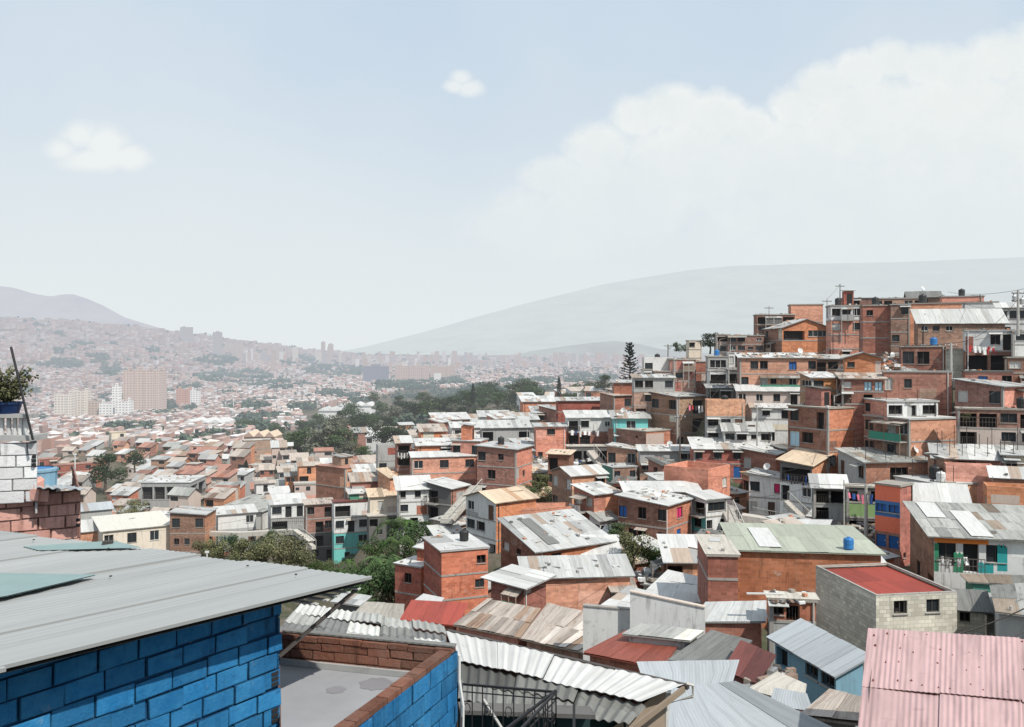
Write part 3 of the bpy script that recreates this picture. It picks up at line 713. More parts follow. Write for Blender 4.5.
h('white tarpaulin roofed shed behind the mural house', 902, 905, 968, 503, 528, 72, 'B', 'tW', '', 'W..', hL=1.2, slab=False, debris=.05)
h('long red brick building under a greenish sheet roof with skylight', 735, 737, 881, 551, 598, 58, 'D', 'tN', '', '...', hL=.15, a=8.2, extras=False, slab=False, debris=.02, over=.25, sl=5, sw=1.2, dark=.05, rust=.03)
h('stepped red brick wall building left of the greenish roof', 706, 708, 738, 556, 602, 56.5, 'D', 'fS', '', '../..', slab=True, debris=.6, a=6, extras=False)
# ---- lower slope
h('big orange brick house with unfinished patched walls and tiny windows', 440, 441.5, 488, 552, 625, 84, 'D|O', 'fW', '', '..x/..x/....', th=16, a=6, extras=False, slab=True, debris=.3, over=.4)
h('set back brick part of the big orange house with one hatch', 417, 441, 452, 552, 624, 84.4, 'D|O', 'tW', '.t/../..', '.', hL=.2, extras=False, slab=True, debris=.2)
h('low brick annex with one square window at the left of the big orange house', 395, 421, 440, 568, 624, 83, 'D|O', 'fW', '.x./...', '.', extras=False, slab=True, debris=.5)
h('long brown house under a wide rubble strewn tin roof', 501, 537, 612, 552, 588, 86, 'B|O', 'tZ', 'lx./...', '.w..../......', hL=1.6, hR=.2, th=28, slab=False, debris=.9, sw=.7)
h('porch house with plain square tin canopy', 550, 552, 584, 556, 582, 80, 'B', 'tZ', '', 'dWe', hL=.4, slab=False, debris=.1)
h('open carport shed with a dark interior and pale roof', 583, 585, 618, 554, 578, 78, 'Z', 'tW', '', 'WW', hL=1.0, slab=False, dark=0, rust=0, debris=.02, over=.4)
h('long low orange brick wall house with mixed rooflets', 522, 526, 630, 578, 606, 70, 'O', 'tZ', '', '........', hL=.8, slab=False, debris=1.2)
h('little brick cabin with a flat tin lid in front of the long orange wall', 491, 524, 546, 587, 612, 65, 'D', 'tW', '..', '.', hL=.2, hR=.1, slab=False, debris=.05, over=.6)
h('small shed with grey lid at the corner of the big orange house', 470, 484, 494, 590, 612, 72, 'B', 'tZ', '', '', hL=.3, slab=False, debris=.1)
h('tin roofed shed with a brown gable below the white turquoise house', 661, 667, 718, 562, 580, 74, 'B', 'tW', '', 'W..', hL=1.2, slab=False, debris=.2)
h('cluttered terrace house with a concrete lintel beside the red brick wall', 768, 770, 816, 600, 642, 47, 'D,G', 'fS', '', 'kW./..', slab=True, debris=2.5, over=.1)
h('rough block house with flat red painted roof', 822, 876, 957, 597, 650, 50, 'K', 'pX', '.../...', '.k.k./.....', th=31, a=6.8, slab=False, debris=.01, par=.05, extras=False)
h('lower block annex with one dark window beside the red roofed house', 943, 945, 985, 607, 645, 49.5, 'K', 'tD', '', '.k./...', hL=.5, slab=False, debris=.03)
h('dark sheet roofed house at the right of the red roofed house', 985, 987, 1060, 612, 650, 51, 'K', 'tA', '', '..../....', hL=.5, slab=False, debris=.1)
h('small blue plank house with a pale tin roof', 775, 836, 863, 674, 700, 40, 'Y', 'tG', 'e.kk', '..', th=37, hL=.1, hR=.55, over=.3, slab=False, debris=.01, dark=0, rust=0, sl=6, sw=1.2, extras=False)
# ---- left of the gully
h('three storey white house with turquoise ground floor above the palms', 332, 334, 369, 503, 549, 140, 'W,W,Q', 'fM', '', 'W./wew/w.k', slab=True, debris=.3)
h('green tarpaulined roof room on the three storey white house', 348, 350, 368, 494, 503, 141.5, 'E', 'tW', '', '..', hL=.4, debris=.5, base_ext=.5, ground_pt=False)
h('brown balcony house squeezed beside the three storey white house', 304, 306, 333, 505, 548, 142, 'B,B,Z', 'tU', '', 'k.W/.Wk/.W.', slab=True, debris=1)
h('white and grey house with open ground floor carport', 268, 271, 306, 505, 533, 148, 'W,G', 'tW', '', 'kee/W.', hL=.9, slab=True, debris=.2)
h('pale house with a light blue wall and beige roof', 368, 370, 398, 497, 517, 134, 'C', 'tT', '', '.l..', hL=.7, slab=False, debris=.2)
h('grey undercroft below the pale house', 367, 369, 397, 517, 528, 133, 'Z', 'fS', '', 'W.W', slab=False, debris=.2)
h('brick house with two walls at angles behind the pale roofs', 316, 345, 376, 469, 488, 158, 'D|O', 'fL', '..', 'w..', debris=.2)
h('long corrugated white roofed house running up the lane', 222, 262, 292, 512, 530, 158, 'W|W', 'tA', 'w..', '..w', hL=.3, hR=.8, debris=.2)
h('white porch house with a blue tarpaulin wall', 215, 218, 256, 515, 545, 152, 'W,G', 'tW', '', '..w/uu.d', hL=.6, slab=False, debris=.2)
h('two storey brown brick house beside the cream hall', 170, 205, 216, 515, 552, 146, 'B|O', 'tZ', 'w.w/xx.', './x', hL=.4, slab=True, debris=.3)
h('cream hall with three dark windows and broad cream roof', 101, 103, 171, 532, 552, 142, 'C', 'tC', '', 'k.k.k.', hL=.6, extras=False, a=11, sw=5, sl=20, rust=0, dark=0, over=.3, slab=False, debris=.02)
h('small tin roofed brick house left of the cream hall', 78, 80, 103, 532, 552, 146, 'O', 'tW', '', '..', hL=1.2, debris=.1)
h('grey walled shed with bluish sheet roof in the valley', 74, 76, 112, 512, 524, 168, 'G', 'tG', '', '....', hL=.8, debris=.1)
h('unfinished concrete frame building open to the air', 141, 190, 206, 483, 500, 196, 'G', 'fW', 'WWWW', 'WW', debris=.4)
h('tall plain brick block standing in the valley', 242, 244, 272, 441, 458, 300, 'T', 'fS', '', '.../...', debris=0)
h('red row house behind the large dark tree on the left', 36, 38, 58, 460, 485, 240, 'M', 'fL', '', 'w.w/w.w', debris=0)
h('red apartment block with white window bands on the left', 52, 54, 92, 466, 487, 236, 'M', 'fL', '', 'w.w.w/w.w.w/w.w.w', debris=0)
h('yellow house among the valley trees', 109, 111, 126, 433, 446, 330, 'C', 'fT', '', '.w/..', debris=0)
# roofs in the middle distance behind the stairway
for i, (lb, *a) in enumerate([
    ('long pale sheet roof above the garbage slope', 480, 482, 530, 428, 446, 150, 'G', 'tZ', '', 'W..W'),
    ('low white roofed house behind the pale sheet roof', 478, 480, 510, 417, 427, 178, 'W', 'tZ', '', 'w.k'),
    ('orange house peeping over the white roofs at mid slope', 430, 434, 470, 420, 434, 185, 'O', 'tW', '', '.w.'),
    ('white gabled workshop at mid slope', 448, 452, 486, 428, 441, 168, 'W', 'gW', '', 'w..'),
    ('tin roofed house right of the gabled workshop', 508, 511, 538, 420, 432, 165, 'G', 'tZ', '', 'ww.'),
    ('brick house with rusty sheet roof at the wood edge', 418, 421, 446, 432, 446, 160, 'O', 'tU', '', '..'),
    ('brown shack perched over the garbage slope', 530, 533, 556, 413, 424, 170, 'B', 'tZ', '', 'k.'),
    ('low orange house under the cypress', 520, 523, 556, 402, 412, 190, 'O', 'tW', '', '...'),
    ('white shed beside the grey concrete shed', 352, 356, 380, 474, 492, 150, 'W', 'tW', '', 'w.'),
    ('orange shed below the stacked balconies', 378, 390, 410, 478, 500, 132, 'O', 'tT', '', '..'),
    ('brick shed with rusted roof behind the pale house', 350, 352, 384, 482, 498, 141, 'D', 'tU', '', '..')]):
    h(lb, *a, hL=.9, debris=.5, slab=False) if a[8 - 1][0] == 't' else h(lb, *a, debris=.3, slab=False)

# nearer houses stand lower on the slope: spread distances until every overlapping pair agrees
for _ in range(60):
    for A in SPEC:
        for B in SPEC:
            a, b = A[1], B[1]
            if b[4] <= a[4] + 3 or a[5] > 300 or b[5] > 300: continue
            ov = min(a[2], b[2]) - max(a[0], b[0])
            if ov < .2 * min(a[2] - a[0], b[2] - b[0]) or b[3] > a[4] + 22: continue
            gap = 2.2 - (a[5] - b[5])
            if gap > 0: a[5] += gap * .5; b[5] -= gap * .5
for lb, a, k in SPEC: H(lb, *a, **k)
# ------------------------------------------------------------------ quads of near roofing, each a shed of its own
def shed(label, pts, zs, wallm, roofm, h=2.6, sw=.85, sl=2.5, inset=.25, jit=.03, rust=.15, dark=.25, ext=6., cat='shed', name='tin_roof_shed', cols=None, foot=True):
    p = [PZ(x, y, z) for (x, y), z in zip(pts, zs)]
    c = sum(p, Vector()) / 4
    root = thing(name, label, cat, (c.x, c.y, c.z - h), 'tin roofed sheds below the viewpoint')
    SIL.append((min(q[0] for q in pts), min(q[1] for q in pts), max(q[0] for q in pts), max(q[1] for q in pts) + 14, min(q.y for q in p)))
    rb = MB(); sheet_roof(rb, *p, roofm, sw, sl, jit=jit, rust=rust, dark=dark, cols=cols); part(rb, 'roof', root)
    wb = MB(); q = [v + (c - v).normalized() * inset * 1.4 - Vector((0, 0, .1)) for v in p]
    for i in range(4):
        a, b = q[i], q[(i + 1) % 4]; lo = c.z - h - ext
        wb.quad((a.x, a.y, lo), (b.x, b.y, lo), b, a, wallm, vo=lo)
    part(wb, 'wall', root)
    if foot:
        FOOT.append((c.x, c.y, max((p[0] - p[2]).length, (p[1] - p[3]).length) * .42)); GROUND.append((c.x, c.y, c.z - h - .5))
    return root
Z4 = lambda z: (z, z, z, z)
shed('patchwork shed roof of brown and grey rusted sheets', [(453, 625), (520, 638), (541, 609), (488, 599)], (-16.8, -16.8, -16.4, -16.4), 'brick_deep', 'roof_rusty', sw=.42, sl=2.7, jit=.06, dark=.4)
shed('long patchwork shed roof of white and rusted sheets', [(521, 639), (584, 653), (640, 626), (548, 603)], (-16.6, -16.6, -16.0, -16.0), 'brick_brown', 'roof_rusty', sw=.4, sl=2.4, jit=.06, dark=.3, cols=(.35, (1.35, 1.4, 1.45)))
shed('ribbed whitish sheet roof under the long white wall', [(622, 634), (690, 641), (704, 631), (640, 623)], Z4(-13.4), 'plaster_grey', 'roof_asbestos', sw=.9, sl=2, dark=.2, cols=(.6, (1.9, 1.85, 1.75)))
shed('rusty red sheet roof in front of the whitish ribbed one', [(583, 653), (660, 668), (686, 636), (626, 631)], (-13.8, -13.8, -13.8, -13.9), 'brick_deep', 'roof_redbrown', sw=1.2, sl=3, dark=.2, rust=.2)
shed('grey mossy sheet roof between red and maroon roofs', [(668, 660), (722, 665), (752, 641), (712, 630)], Z4(-13.6), 'plaster_grey', 'roof_dark', sw=1.0, sl=4, dark=.1, cols=(.9, (1.35, 1.35, 1.3)))
shed('maroon sheet roof with loose rubble along its edge', [(722, 672), (757, 684), (776, 655), (741, 641)], Z4(-13.0), 'brick_maroon', 'roof_maroon', sw=1.0, sl=3, dark=.2)
shed('smooth blue grey sheet roof below the dark roofs', [(648, 692), (730, 688), (738, 660), (638, 662)], (-10.8, -10.8, -10.6, -10.6), 'plaster_white', 'roof_bluegrey', sw=1.5, sl=5, dark=.05, jit=.01, rust=0)
shed('large bluish white sheet roof at the bottom of the view', [(668, 742), (860, 742), (735, 682), (672, 688)], (-8.9, -9.0, -9.2, -9.2), 'plaster_grey', 'roof_bluegrey', sw=1.1, sl=4, dark=.05, jit=.015, rust=0)
shed('slim grey sheet roof with a rusted lower edge beside the blue house', [(770, 706), (812, 712), (806, 694), (775, 688)], Z4(-10.6), 'brick_deep', 'roof_bluegrey', sw=1.5, sl=4, dark=.1, rust=0)
shed('rusted scrap roof at the foot of the blue house', [(800, 716), (862, 724), (866, 700), (830, 690)], Z4(-9.7), 'plaster_grey', 'roof_rusty', sw=.7, sl=1.6, dark=.4, jit=.08)
shed('maroon floor terrace below the blue house', [(758, 742), (812, 752), (822, 712), (790, 712)], Z4(-9.9), 'brick_maroon', 'roof_maroon', sw=2, sl=4, dark=.1)
shed('concrete yard roof with clutter beside the blue house', [(748, 690), (802, 704), (806, 684), (778, 672)], Z4(-12.0), 'plaster_grey', 'roof_slab', sw=2, sl=3, dark=.1, rust=0, jit=.01)
shed('dull red sheet roof left of the patchwork roofs', [(400, 620), (458, 626), (468, 603), (412, 600)], (-17.4, -17.4, -17.6, -17.6), 'brick_deep', 'roof_red', sw=1.2, sl=4, dark=.1, jit=.01)
shed('tilted white lid on the dull red roof', [(412, 603), (437, 607), (444, 598), (424, 594)], Z4(-19.0), 'plaster_white', 'roof_white', sw=2, sl=3, dark=0, rust=0)
shed('grey slab roof between the trees and the dull red roof', [(352, 616), (402, 622), (404, 604), (366, 602)], Z4(-17.5), 'plaster_grey', 'roof_slab', sw=2, sl=3, dark=.2)
shed('thin scrap sheet roof under the palms', [(330, 602), (360, 606), (372, 596), (344, 592)], Z4(-19.5), 'plaster_dark', 'roof_zinc', sw=.7, sl=1.5, dark=.4)
shed('bright white sheet roof above the long white wall', [(636, 600), (706, 603), (704, 578), (668, 570)], (-17.2, -17.2, -17.0, -17.0), 'plaster_white', 'roof_white', sw=1.3, sl=3, dark=.05, rust=.02)
shed('patched white sheet roof left of the long white wall', [(600, 606), (640, 612), (652, 592), (628, 586)], Z4(-17.6), 'plaster_white', 'roof_white', sw=1.0, sl=2, dark=.15)
shed('small rusted lean-to roof by the long orange wall', [(611, 592), (640, 594), (632, 576), (604, 578)], Z4(-18.8), 'plaster_dark', 'roof_rusty', sw=.8, sl=2, dark=.3)
shed('ribbed tin roof in front of the stepped red brick wall', [(690, 622), (766, 622), (766, 601), (706, 602)], (-14.6, -14.6, -14.3, -14.3), 'brick_deep', 'roof_zinc', sw=.9, sl=4, dark=.05, rust=.03, h=3)
shed('pale yard roof between the white sheets and the tin shed', [(640, 584), (708, 590), (706, 574), (676, 564)], Z4(-19.6), 'plaster_white', 'roof_white', sw=1.5, sl=2, dark=.2)
shed('grey corrugated roof running down to the right edge', [(996, 612), (1075, 622), (1060, 580), (990, 586)], (-13.2, -13.2, -13.6, -13.6), 'plaster_grey', 'roof_asbestos', sw=1.1, sl=4, dark=.1)
shed('low red and grey awning roof below the mural house', [(968, 582), (1060, 588), (1060, 576), (960, 574)], Z4(-15.6), 'plaster_green', 'roof_asbestos', sw=1.4, sl=4, dark=.2, rust=.2)
shed('white tarpaulin sheet roof propped behind the greenish roof', [(762, 527), (828, 529), (832, 520), (770, 519)], Z4(-15.4), 'plaster_grey', 'roof_white', sw=2, sl=3, dark=0, rust=0, h=1.5)
# long white party wall
def wall_run(label, a, b, top, bot, m, th=.2, name='party_wall', coping='concrete_slab'):
    A, B = Vector(a), Vector(b); d = (B - A); n = Vector((-d.y, d.x, 0)).normalized() * th
    w = MB(); za, zb_ = top
    w.quad((A.x, A.y, bot), (B.x, B.y, bot), (B.x, B.y, zb_), (A.x, A.y, za), m, vo=bot)
    A2, B2 = A + n, B + n
    w.quad((B2.x, B2.y, bot), (A2.x, A2.y, bot), (A2.x, A2.y, za), (B2.x, B2.y, zb_), m, vo=bot)
    w.quad((A2.x, A2.y, bot), (A.x, A.y, bot), (A.x, A.y, za), (A2.x, A2.y, za), m); w.quad((B.x, B.y, bot), (B2.x, B2.y, bot), (B2.x, B2.y, zb_), (B.x, B.y, zb_), m)
    root = thing(name, label, 'wall', (A.x, A.y, bot)); part(w, 'wall', root)
    c = MB(); u = n * .3; c.obox(Vector((A.x, A.y, za + .003)) - u, Vector((d.x, d.y, zb_ - za)), n * 1.6, Vector((0, 0, .07)), coping); part(c, 'coping', root)
    return root
a = P(630, 592, 47); b = P(705, 608, 46)
wall_run('tall plain pale wall with a pinkish top edge in the middle of the tin roofs', a, b, (a.z, b.z), a.z - 6, 'plaster_white', coping='plaster_pinkish')
a = P(583, 606, 48); b = P(631, 610, 47.5)
wall_run('shorter pale wall joining the tall plain one at its left', a, b, (a.z, b.z), a.z - 5, 'plaster_white')

# ------------------------------------------------------------------ corrugated sheet with real ribs
def corrugated(mb, A, B, C, D, m, pitch=.177, amp=.028, rows=1, jit=.02, over=.12, r=rnd, shades=(.8, 1.05), sheet=.9, thick=.012, darkp=0., cols=None):
    """ribs run A->D; A-B is the low edge; sheets of width `sheet` are laid in `rows` overlapping courses"""
    A, B, C, D = map(Vector, (A, B, C, D)); W_ = (B - A).length; ns = max(1, round(W_ / sheet)); n = (B - A).cross(D - A).normalized()
    if n.z < 0: n = -n
    def pt(u, v): return (A * (1 - u) + B * u) * (1 - v) + (D * (1 - u) + C * u) * v
    for j in range(rows - 1, -1, -1):
        for i in range(ns):
            s = r.uniform(*shades); 
            if r.random() < darkp: s *= .45
            col = (s, s, s)
            if cols and r.random() < cols[0]: col = cols[1]
            lift = .012 * ((i % 2) + 0) + .02 * (j) + r.random() * jit; tilt = r.uniform(-1, 1) * jit
            u0, u1 = i / ns, (i + 1) / ns; v0 = max(0, j / rows - (.04 if j else 0)); v1 = (j + 1) / rows; dv = r.uniform(-.012, .012)
            k = max(6, int(W_ / ns / pitch * 8)); rows_v = 3
            uo = r.random() * 9; vo = r.random() * 9
            grid = []
            for q in range(rows_v + 1):
                v = v0 + (v1 - v0) * q / rows_v + (dv if q == 0 else 0); line = []
                for p_ in range(k + 1):
                    u = u0 + (u1 - u0) * p_ / k; x = u * W_
                    line.append(pt(u, v) + n * (amp * math.sin(x / pitch * 6.2832) + lift + tilt * (p_ / k)))
                grid.append(line)
            H_ = (D - A).length
            for q in range(rows_v):
                for p_ in range(k):
                    uvs = [(uo + (p_ + dx) / k * W_ / ns, vo + (q + dy) / rows_v * H_ / rows) for dx, dy in ((0, 0), (1, 0), (1, 1), (0, 1))]
                    mb.face((grid[q][p_], grid[q][p_ + 1], grid[q + 1][p_ + 1], grid[q + 1][p_]), m, uvs, col)
            for p_ in range(k):       # cut edges
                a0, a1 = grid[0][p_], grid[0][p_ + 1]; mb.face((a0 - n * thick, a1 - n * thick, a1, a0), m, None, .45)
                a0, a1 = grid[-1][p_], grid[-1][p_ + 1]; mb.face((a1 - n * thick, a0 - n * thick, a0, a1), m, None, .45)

flat_mat('bolt_dark', (.05, .045, .04), .6)
def plaster_block(name, c, c2, mort):
    def fn(t):
        g = geon(t); at = t.add('ShaderNodeVertexColor', layer_name='shade').outputs[0]
        n1 = t.noise(g, 1.7, 7, .78); n2 = t.noise(g, 22, 5, .75); n3 = t.noise(sc3(t, g, (3, 3, 9)), 1.5, 4, .6)
        k = t.mix(t.rng(n1, .4, .68), c, c2); n7 = t.noise(sc3(t, g, (5, 5, .6)), 1.0, 5, .7); k = t.mix(t.rng(n7, .54, .7, 0, .7), k, tuple(x * .38 for x in c)); n8 = t.noise(g, 5.5, 6, .75); k = t.mix(t.rng(n8, .62, .67, 0, .6), k, tuple(.5 * x + .12 for x in c2)); k = t.mix(t.rng(n3, .6, .75, 0, .6), k, mort); k = t.mix(t.rng(n2, .58, .75, 0, .45), k, tuple(x * .45 for x in c))
        return t.mix(1.0, k, at, 'MULTIPLY'), (n2, .9, .014)
    return mat(name, fn, .85, spec=.25)
plaster_block('blue_block', (.010, .125, .30), (.035, .20, .40), (.012, .045, .10))
plaster_block('blue_mortar', (.006, .045, .125), (.012, .08, .19), (.03, .03, .035))
plaster_block('red_block', (.56, .29, .235), (.62, .37, .32), (.22, .12, .10))
plaster_block('red_mortar', (.20, .11, .09), (.26, .16, .13), (.10, .07, .06))
plaster_block('white_block', (.66, .66, .66), (.56, .56, .57), (.32, .25, .23))
plaster_block('white_mortar', (.30, .29, .30), (.2, .2, .2), (.12, .1, .1))
plaster_block('parapet_block', (.20, .08, .05), (.24, .135, .10), (.16, .09, .07))
plaster_block('parapet_mortar', (.10, .08, .075), (.2, .15, .13), (.05, .05, .05))

def block_wall(mb, A, B, z0, z1, nrm, m, mm, bl=.42, bh=.215, gap=.018, r=rnd, skip=0., ztop=None, bump=.012, holes=True):
    """hollow clay blocks laid in running bond on a mortar face; A,B in plan, nrm outward"""
    A, B = Vector((A[0], A[1], 0)), Vector((B[0], B[1], 0)); L_ = (B - A).length; t = (B - A) / L_; nrm = Vector((nrm[0], nrm[1], 0)).normalized()
    n = int((z1 - z0) / bh) + 1
    back = nrm * -.02
    z1b = z1 if ztop is None else None
    mb.quad(*(Vector((p.x, p.y, z)) + back for p, z in ((A, z0), (B, z0), (B, z1 if ztop is None else ztop[1]), (A, z1 if ztop is None else ztop[0]))), mm, col=1)
    for j in range(n):
        za = z1 - (j + 1) * bh; zc = z1 - j * bh
        if zc < z0: break
        x = -(j % 2) * bl / 2 + r.uniform(-.04, .04)
        while x < L_:
            w = bl + r.uniform(-.015, .02); xa, xb = max(x, 0), min(x + w - gap, L_)
            x += w
            if xb - xa < .05 or r.random() < skip: continue
            tp = zc - gap * r.uniform(.6, 1.4)
            if ztop is not None:
                lim = ztop[0] + (ztop[1] - ztop[0]) * xa / L_
                tp = min(tp, lim - .03)
                if tp - za < .05: continue
            o = A + t * xa; d = r.uniform(0, bump); s = r.uniform(.72, 1.15)
            oz = Vector((0, 0, za + r.uniform(-.006, .006)))
            tl = r.uniform(-.008, .008)
            jj = lambda: t * r.uniform(-.006, .006) + Vector((0, 0, r.uniform(-.005, .005)))
            front = [o + oz + nrm * d, o + t * (xb - xa) + oz + nrm * (d + tl), o + t * (xb - xa) + Vector((0, 0, tp)) + nrm * (d + tl), o + Vector((0, 0, tp)) + nrm * d]
            front = [p + jj() for p in front]; e = .010
            fi = [front[0] + t * e + Vector((0, 0, e)), front[1] - t * e + Vector((0, 0, e)), front[2] - t * e - Vector((0, 0, e)), front[3] + t * e - Vector((0, 0, e))]
            fi = [p + nrm * .003 for p in fi]
            mb.quad(*fi, m, col=s)
            for k in range(4):
                q = (k + 1) % 4
                mb.quad(front[k], front[q], fi[q], fi[k], m, col=s * .9)
                bk = nrm * -.03
                mb.quad(front[k] + bk, front[q] + bk, front[q], front[k], m, col=s * .55)
def block_end(mb, P0, t, nrm, bh, m):
    """the open end of a hollow block: two dark cells in a clay face"""
    o = Vector(P0)
    mb.obox(o, t * .05, nrm * .14, Vector((0, 0, bh - .02)), m, col=.8)

# ------------------------------------------------------------------ the blue house in the left foreground
UP = Vector((0, 0, 1))
T = PZ(372, 578, -2.54)
dN = Vector((-.552, -.834, 0)).normalized(); dF = Vector((-.834, .552, 0)).normalized()
zs, zf = (2.54 - 2.35) / 4.0, -.36 / 7.0
def RP(s, f): return T + dN * s + dF * f + UP * (zs * s + zf * f)
blue = thing('blue_block_house', 'blue painted block house with a wide pale sheet roof in the left foreground', 'house', (T.x, T.y, H0 - 6))
rb = MB()
edges = [(-.02, 1.02, 0, 8.6), (1.0, 2.05, .05, 8.6), (2.0, 3.05, .02, 8.6), (3.0, 4.06, .05, 8.6), (4.0, 5.1, .0, 8.6), (5.0, 6.1, .03, 8.6), (6.0, 7.2, .0, 8.6)]
roof_mat('roof_pale_near', (.315, .325, .32), rust=(.25, .255, .25), rust_amt=.2, wave=False, streak=.2, rough=.7)
for i, (f0, f1, lf, s1) in enumerate([(0, 1.08, .0, 7.5), (1.0, 2.08, .02, 7.5), (2.0, 3.08, .0, 7.5), (3.0, 4.08, .025, 7.5), (4.0, 5.08, .0, 7.5), (5.0, 6.08, .02, 7.5), (6., 7.08, 0, 7.5), (7., 8.1, .02, 7.5)]):
    for s0, s2, l2 in ((-.0, 4.1, .008), (4.0, 7.6, 0)):
        k = rnd.uniform(.9, 1.04)
        nx = 28; off = Vector((0, 0, lf + l2 + .01)); st = rnd.uniform(-.03, .03) if s0 <= 0 else rnd.uniform(-.05, .05)
        if i == 0 and s0 > 2: st += .0
        sh_ = .05 if (i == 0 and s0 >= 2.4) else 0
        g = []
        for a_ in range(5):
            s = s0 + st + (s2 - s0) * a_ / 4; g.append([RP(s, f0 - sh_ + (f1 - f0) * b_ / nx) + off + UP * .006 * math.sin((f0 + (f1 - f0) * b_ / nx) / .115 * 6.2832) for b_ in range(nx + 1)])
        uo, vo = rnd.random() * 9, rnd.random() * 9
        for a_ in range(4):
            for b_ in range(nx):
                uv = [(uo + (b_ + dx) / nx, vo + (a_ + dy) / 4 * 2.5) for dx, dy in ((0, 0), (1, 0), (1, 1), (0, 1))]
                rb.face((g[a_][b_], g[a_][b_ + 1], g[a_ + 1][b_ + 1], g[a_ + 1][b_]), 'roof_pale_near', uv, k)
        for a_ in range(4):
            p, q = g[a_][0], g[a_ + 1][0]; rb.face((p, q, q - UP * .03, p - UP * .03), 'roof_pale_near', None, .8)
        for gg in (g[0], g[-1]):
            for b_ in range(nx): rb.face((gg[b_], gg[b_ + 1], gg[b_ + 1] - UP * .02, gg[b_] - UP * .02), 'roof_pale_near', None, .6)
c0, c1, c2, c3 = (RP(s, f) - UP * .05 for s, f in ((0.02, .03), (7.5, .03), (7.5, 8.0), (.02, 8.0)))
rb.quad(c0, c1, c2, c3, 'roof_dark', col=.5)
part(rb, 'roof', blue)
# screw heads along the laps, a greenish translucent patch sheet and its lifted corner
sb = MB()
for i in range(8):
    for s in (.4, 1.5, 2.7, 3.9, 5.2):
        if rnd.random() < .6:
            p = RP(s + rnd.uniform(-.1, .1), i + .5 + rnd.uniform(-.3, .3)) + UP * .05; sb = MB(); sb.obox(p, Vector((.025, 0, 0)), Vector((0, .025, 0)), UP * .012, 'bolt_dark'); part(sb, 'screw', blue)
pb = MB(); pv = [RP(s, f) + UP * .075 for s, f in ((1.65, 2.67), (2.8, 2.36), (4.9, 2.5), (4.6, 4.4), (2.15, 3.8))]
flat_mat('patch_sheet', (.22, .30, .295), .6); pb.face(pv, 'patch_sheet'); pb.face([p - UP * .01 for p in pv][::-1], 'patch_sheet')
part(pb, 'patch_sheet', blue)
pb = MB(); pv = [RP(s, f) + UP * z for s, f, z in ((.05, 4.2, .05), (.9, 5.3, .05), (.8, 5.9, .05), (.05, 4.9, .10))]
pb.face(pv, 'patch_sheet'); pb.obox(RP(.25, 4.85) + UP * .06, Vector((.13, .05, 0)), Vector((-.03, .08, 0)), UP * .05, 'bolt_dark'); part(pb, 'loose_sheet', blue)
# wall
WCn = RP(.86, .55); WE = RP(8.2, .55)
wb = MB()
nr = -dF
block_wall(wb, WE, WCn, H0 - 6.0, WCn.z + .5, nr, 'blue_block', 'blue_mortar', ztop=(WE.z - .06, WCn.z - .06), bl=.385, bh=.195, gap=.019, bump=.035)
B2 = RP(.92, 8.2); block_wall(wb, WCn, B2, H0 - 6.0, WCn.z - .1, -dN, 'blue_block', 'blue_mortar', ztop=(WCn.z - .08, B2.z - .08), bl=.44, bh=.225)
z = WCn.z + .5
j = 0
while z > H0 - 6:
    z -= .195; j += 1
    if j % 2 or z > WCn.z - .25: continue
    # hollow block laid end-on at the corner: dark slabs painted for the shade inside its cells
    o = Vector((WCn.x, WCn.y, z)) - (-dN) * 0 + dN * .12
    for c in range(3):
        wb.obox(o + nr * .012 + UP * (.02 + c * .055), -dN * .09, nr * .012, UP * .038, 'dark_room') if nr.cross(UP).dot(-dN) > 0 else wb.obox(o + nr * .024 + UP * (.02 + c * .055), -dN * .09, nr * -.012, UP * .038, 'dark_room')
part(wb, 'wall', blue)
# eave beam and rafter ends, bracket
bb = MB()
bb.bar(RP(.1, .57) - UP * .12, RP(7.5, .57) - UP * .12, .07, 'frame_dark', .12)
for f in (1.6, 3.0, 4.4, 5.8): bb.bar(RP(.1, f) - UP * .1, RP(7.5, f) - UP * .1, .07, 'frame_dark', .1)
part(bb, 'rafter', blue)
bb = MB(); bb.bar(WCn + Vector((0, 0, -.75)) - dF * .0, RP(.12, .1) - UP * .1, .035, 'frame_dark'); bb.bar(WCn + UP * -.15, RP(.1, .25) - UP * .08, .05, 'frame_dark')
part(bb, 'bracket', blue)
bb = MB()
for k in range(5): 
    bb.bar(RP(.15 + .16 * k, .05) - UP * (.10 + .012 * k), RP(.25 + .16 * k, 1.6) - UP * .12, .05, 'roof_zinc', .015)
part(bb, 'batten', blue)
FOOT.append((-6, 11, 7))

# ------------------------------------------------------------------ terrace with brick parapet
P0 = PZ(285, 632, -3.52); P1 = PZ(457, 648, -3.52); P2 = PZ(352, 727, -3.52)
ddir = (P2 - P1); ddir.z = 0; ddir.normalize(); P2 = P1 + ddir * 2.8
bdir = (P0 - P1); bdir.z = 0; bdir.normalize()
zf_ = H0 - 3.87
ter = thing('blue_terrace', 'flat grey roof terrace with a bare brick parapet and blue painted outer wall', 'terrace', (P1.x, P1.y, H0 - 6))
inn = Vector((ddir.y, -ddir.x, 0));  inn = inn if inn.dot(bdir) > 0 else -inn
inb = ddir
fb = MB()
def ter_floor(t):
    g = geon(t); n = t.noise(g, 1.3, 5, .6); n2 = t.noise(g, 6, 4, .6)
    k = t.mix(t.rng(n, .35, .7), (.30, .302, .312), (.245, .247, .257)); return t.mix(t.rng(n2, .6, .8, 0, .3), k, (.25, .24, .25)), (n2, .1, .01)
mat('terrace_floor', ter_floor, .8)
q1 = P1 + inb * .02; fl = [Vector((p.x, p.y, zf_)) for p in (P1, P1 + bdir * 2.35, Vector(XY(281, 9.2) + (0,)), Vector(XY(285, 7.7) + (0,)), P2)]
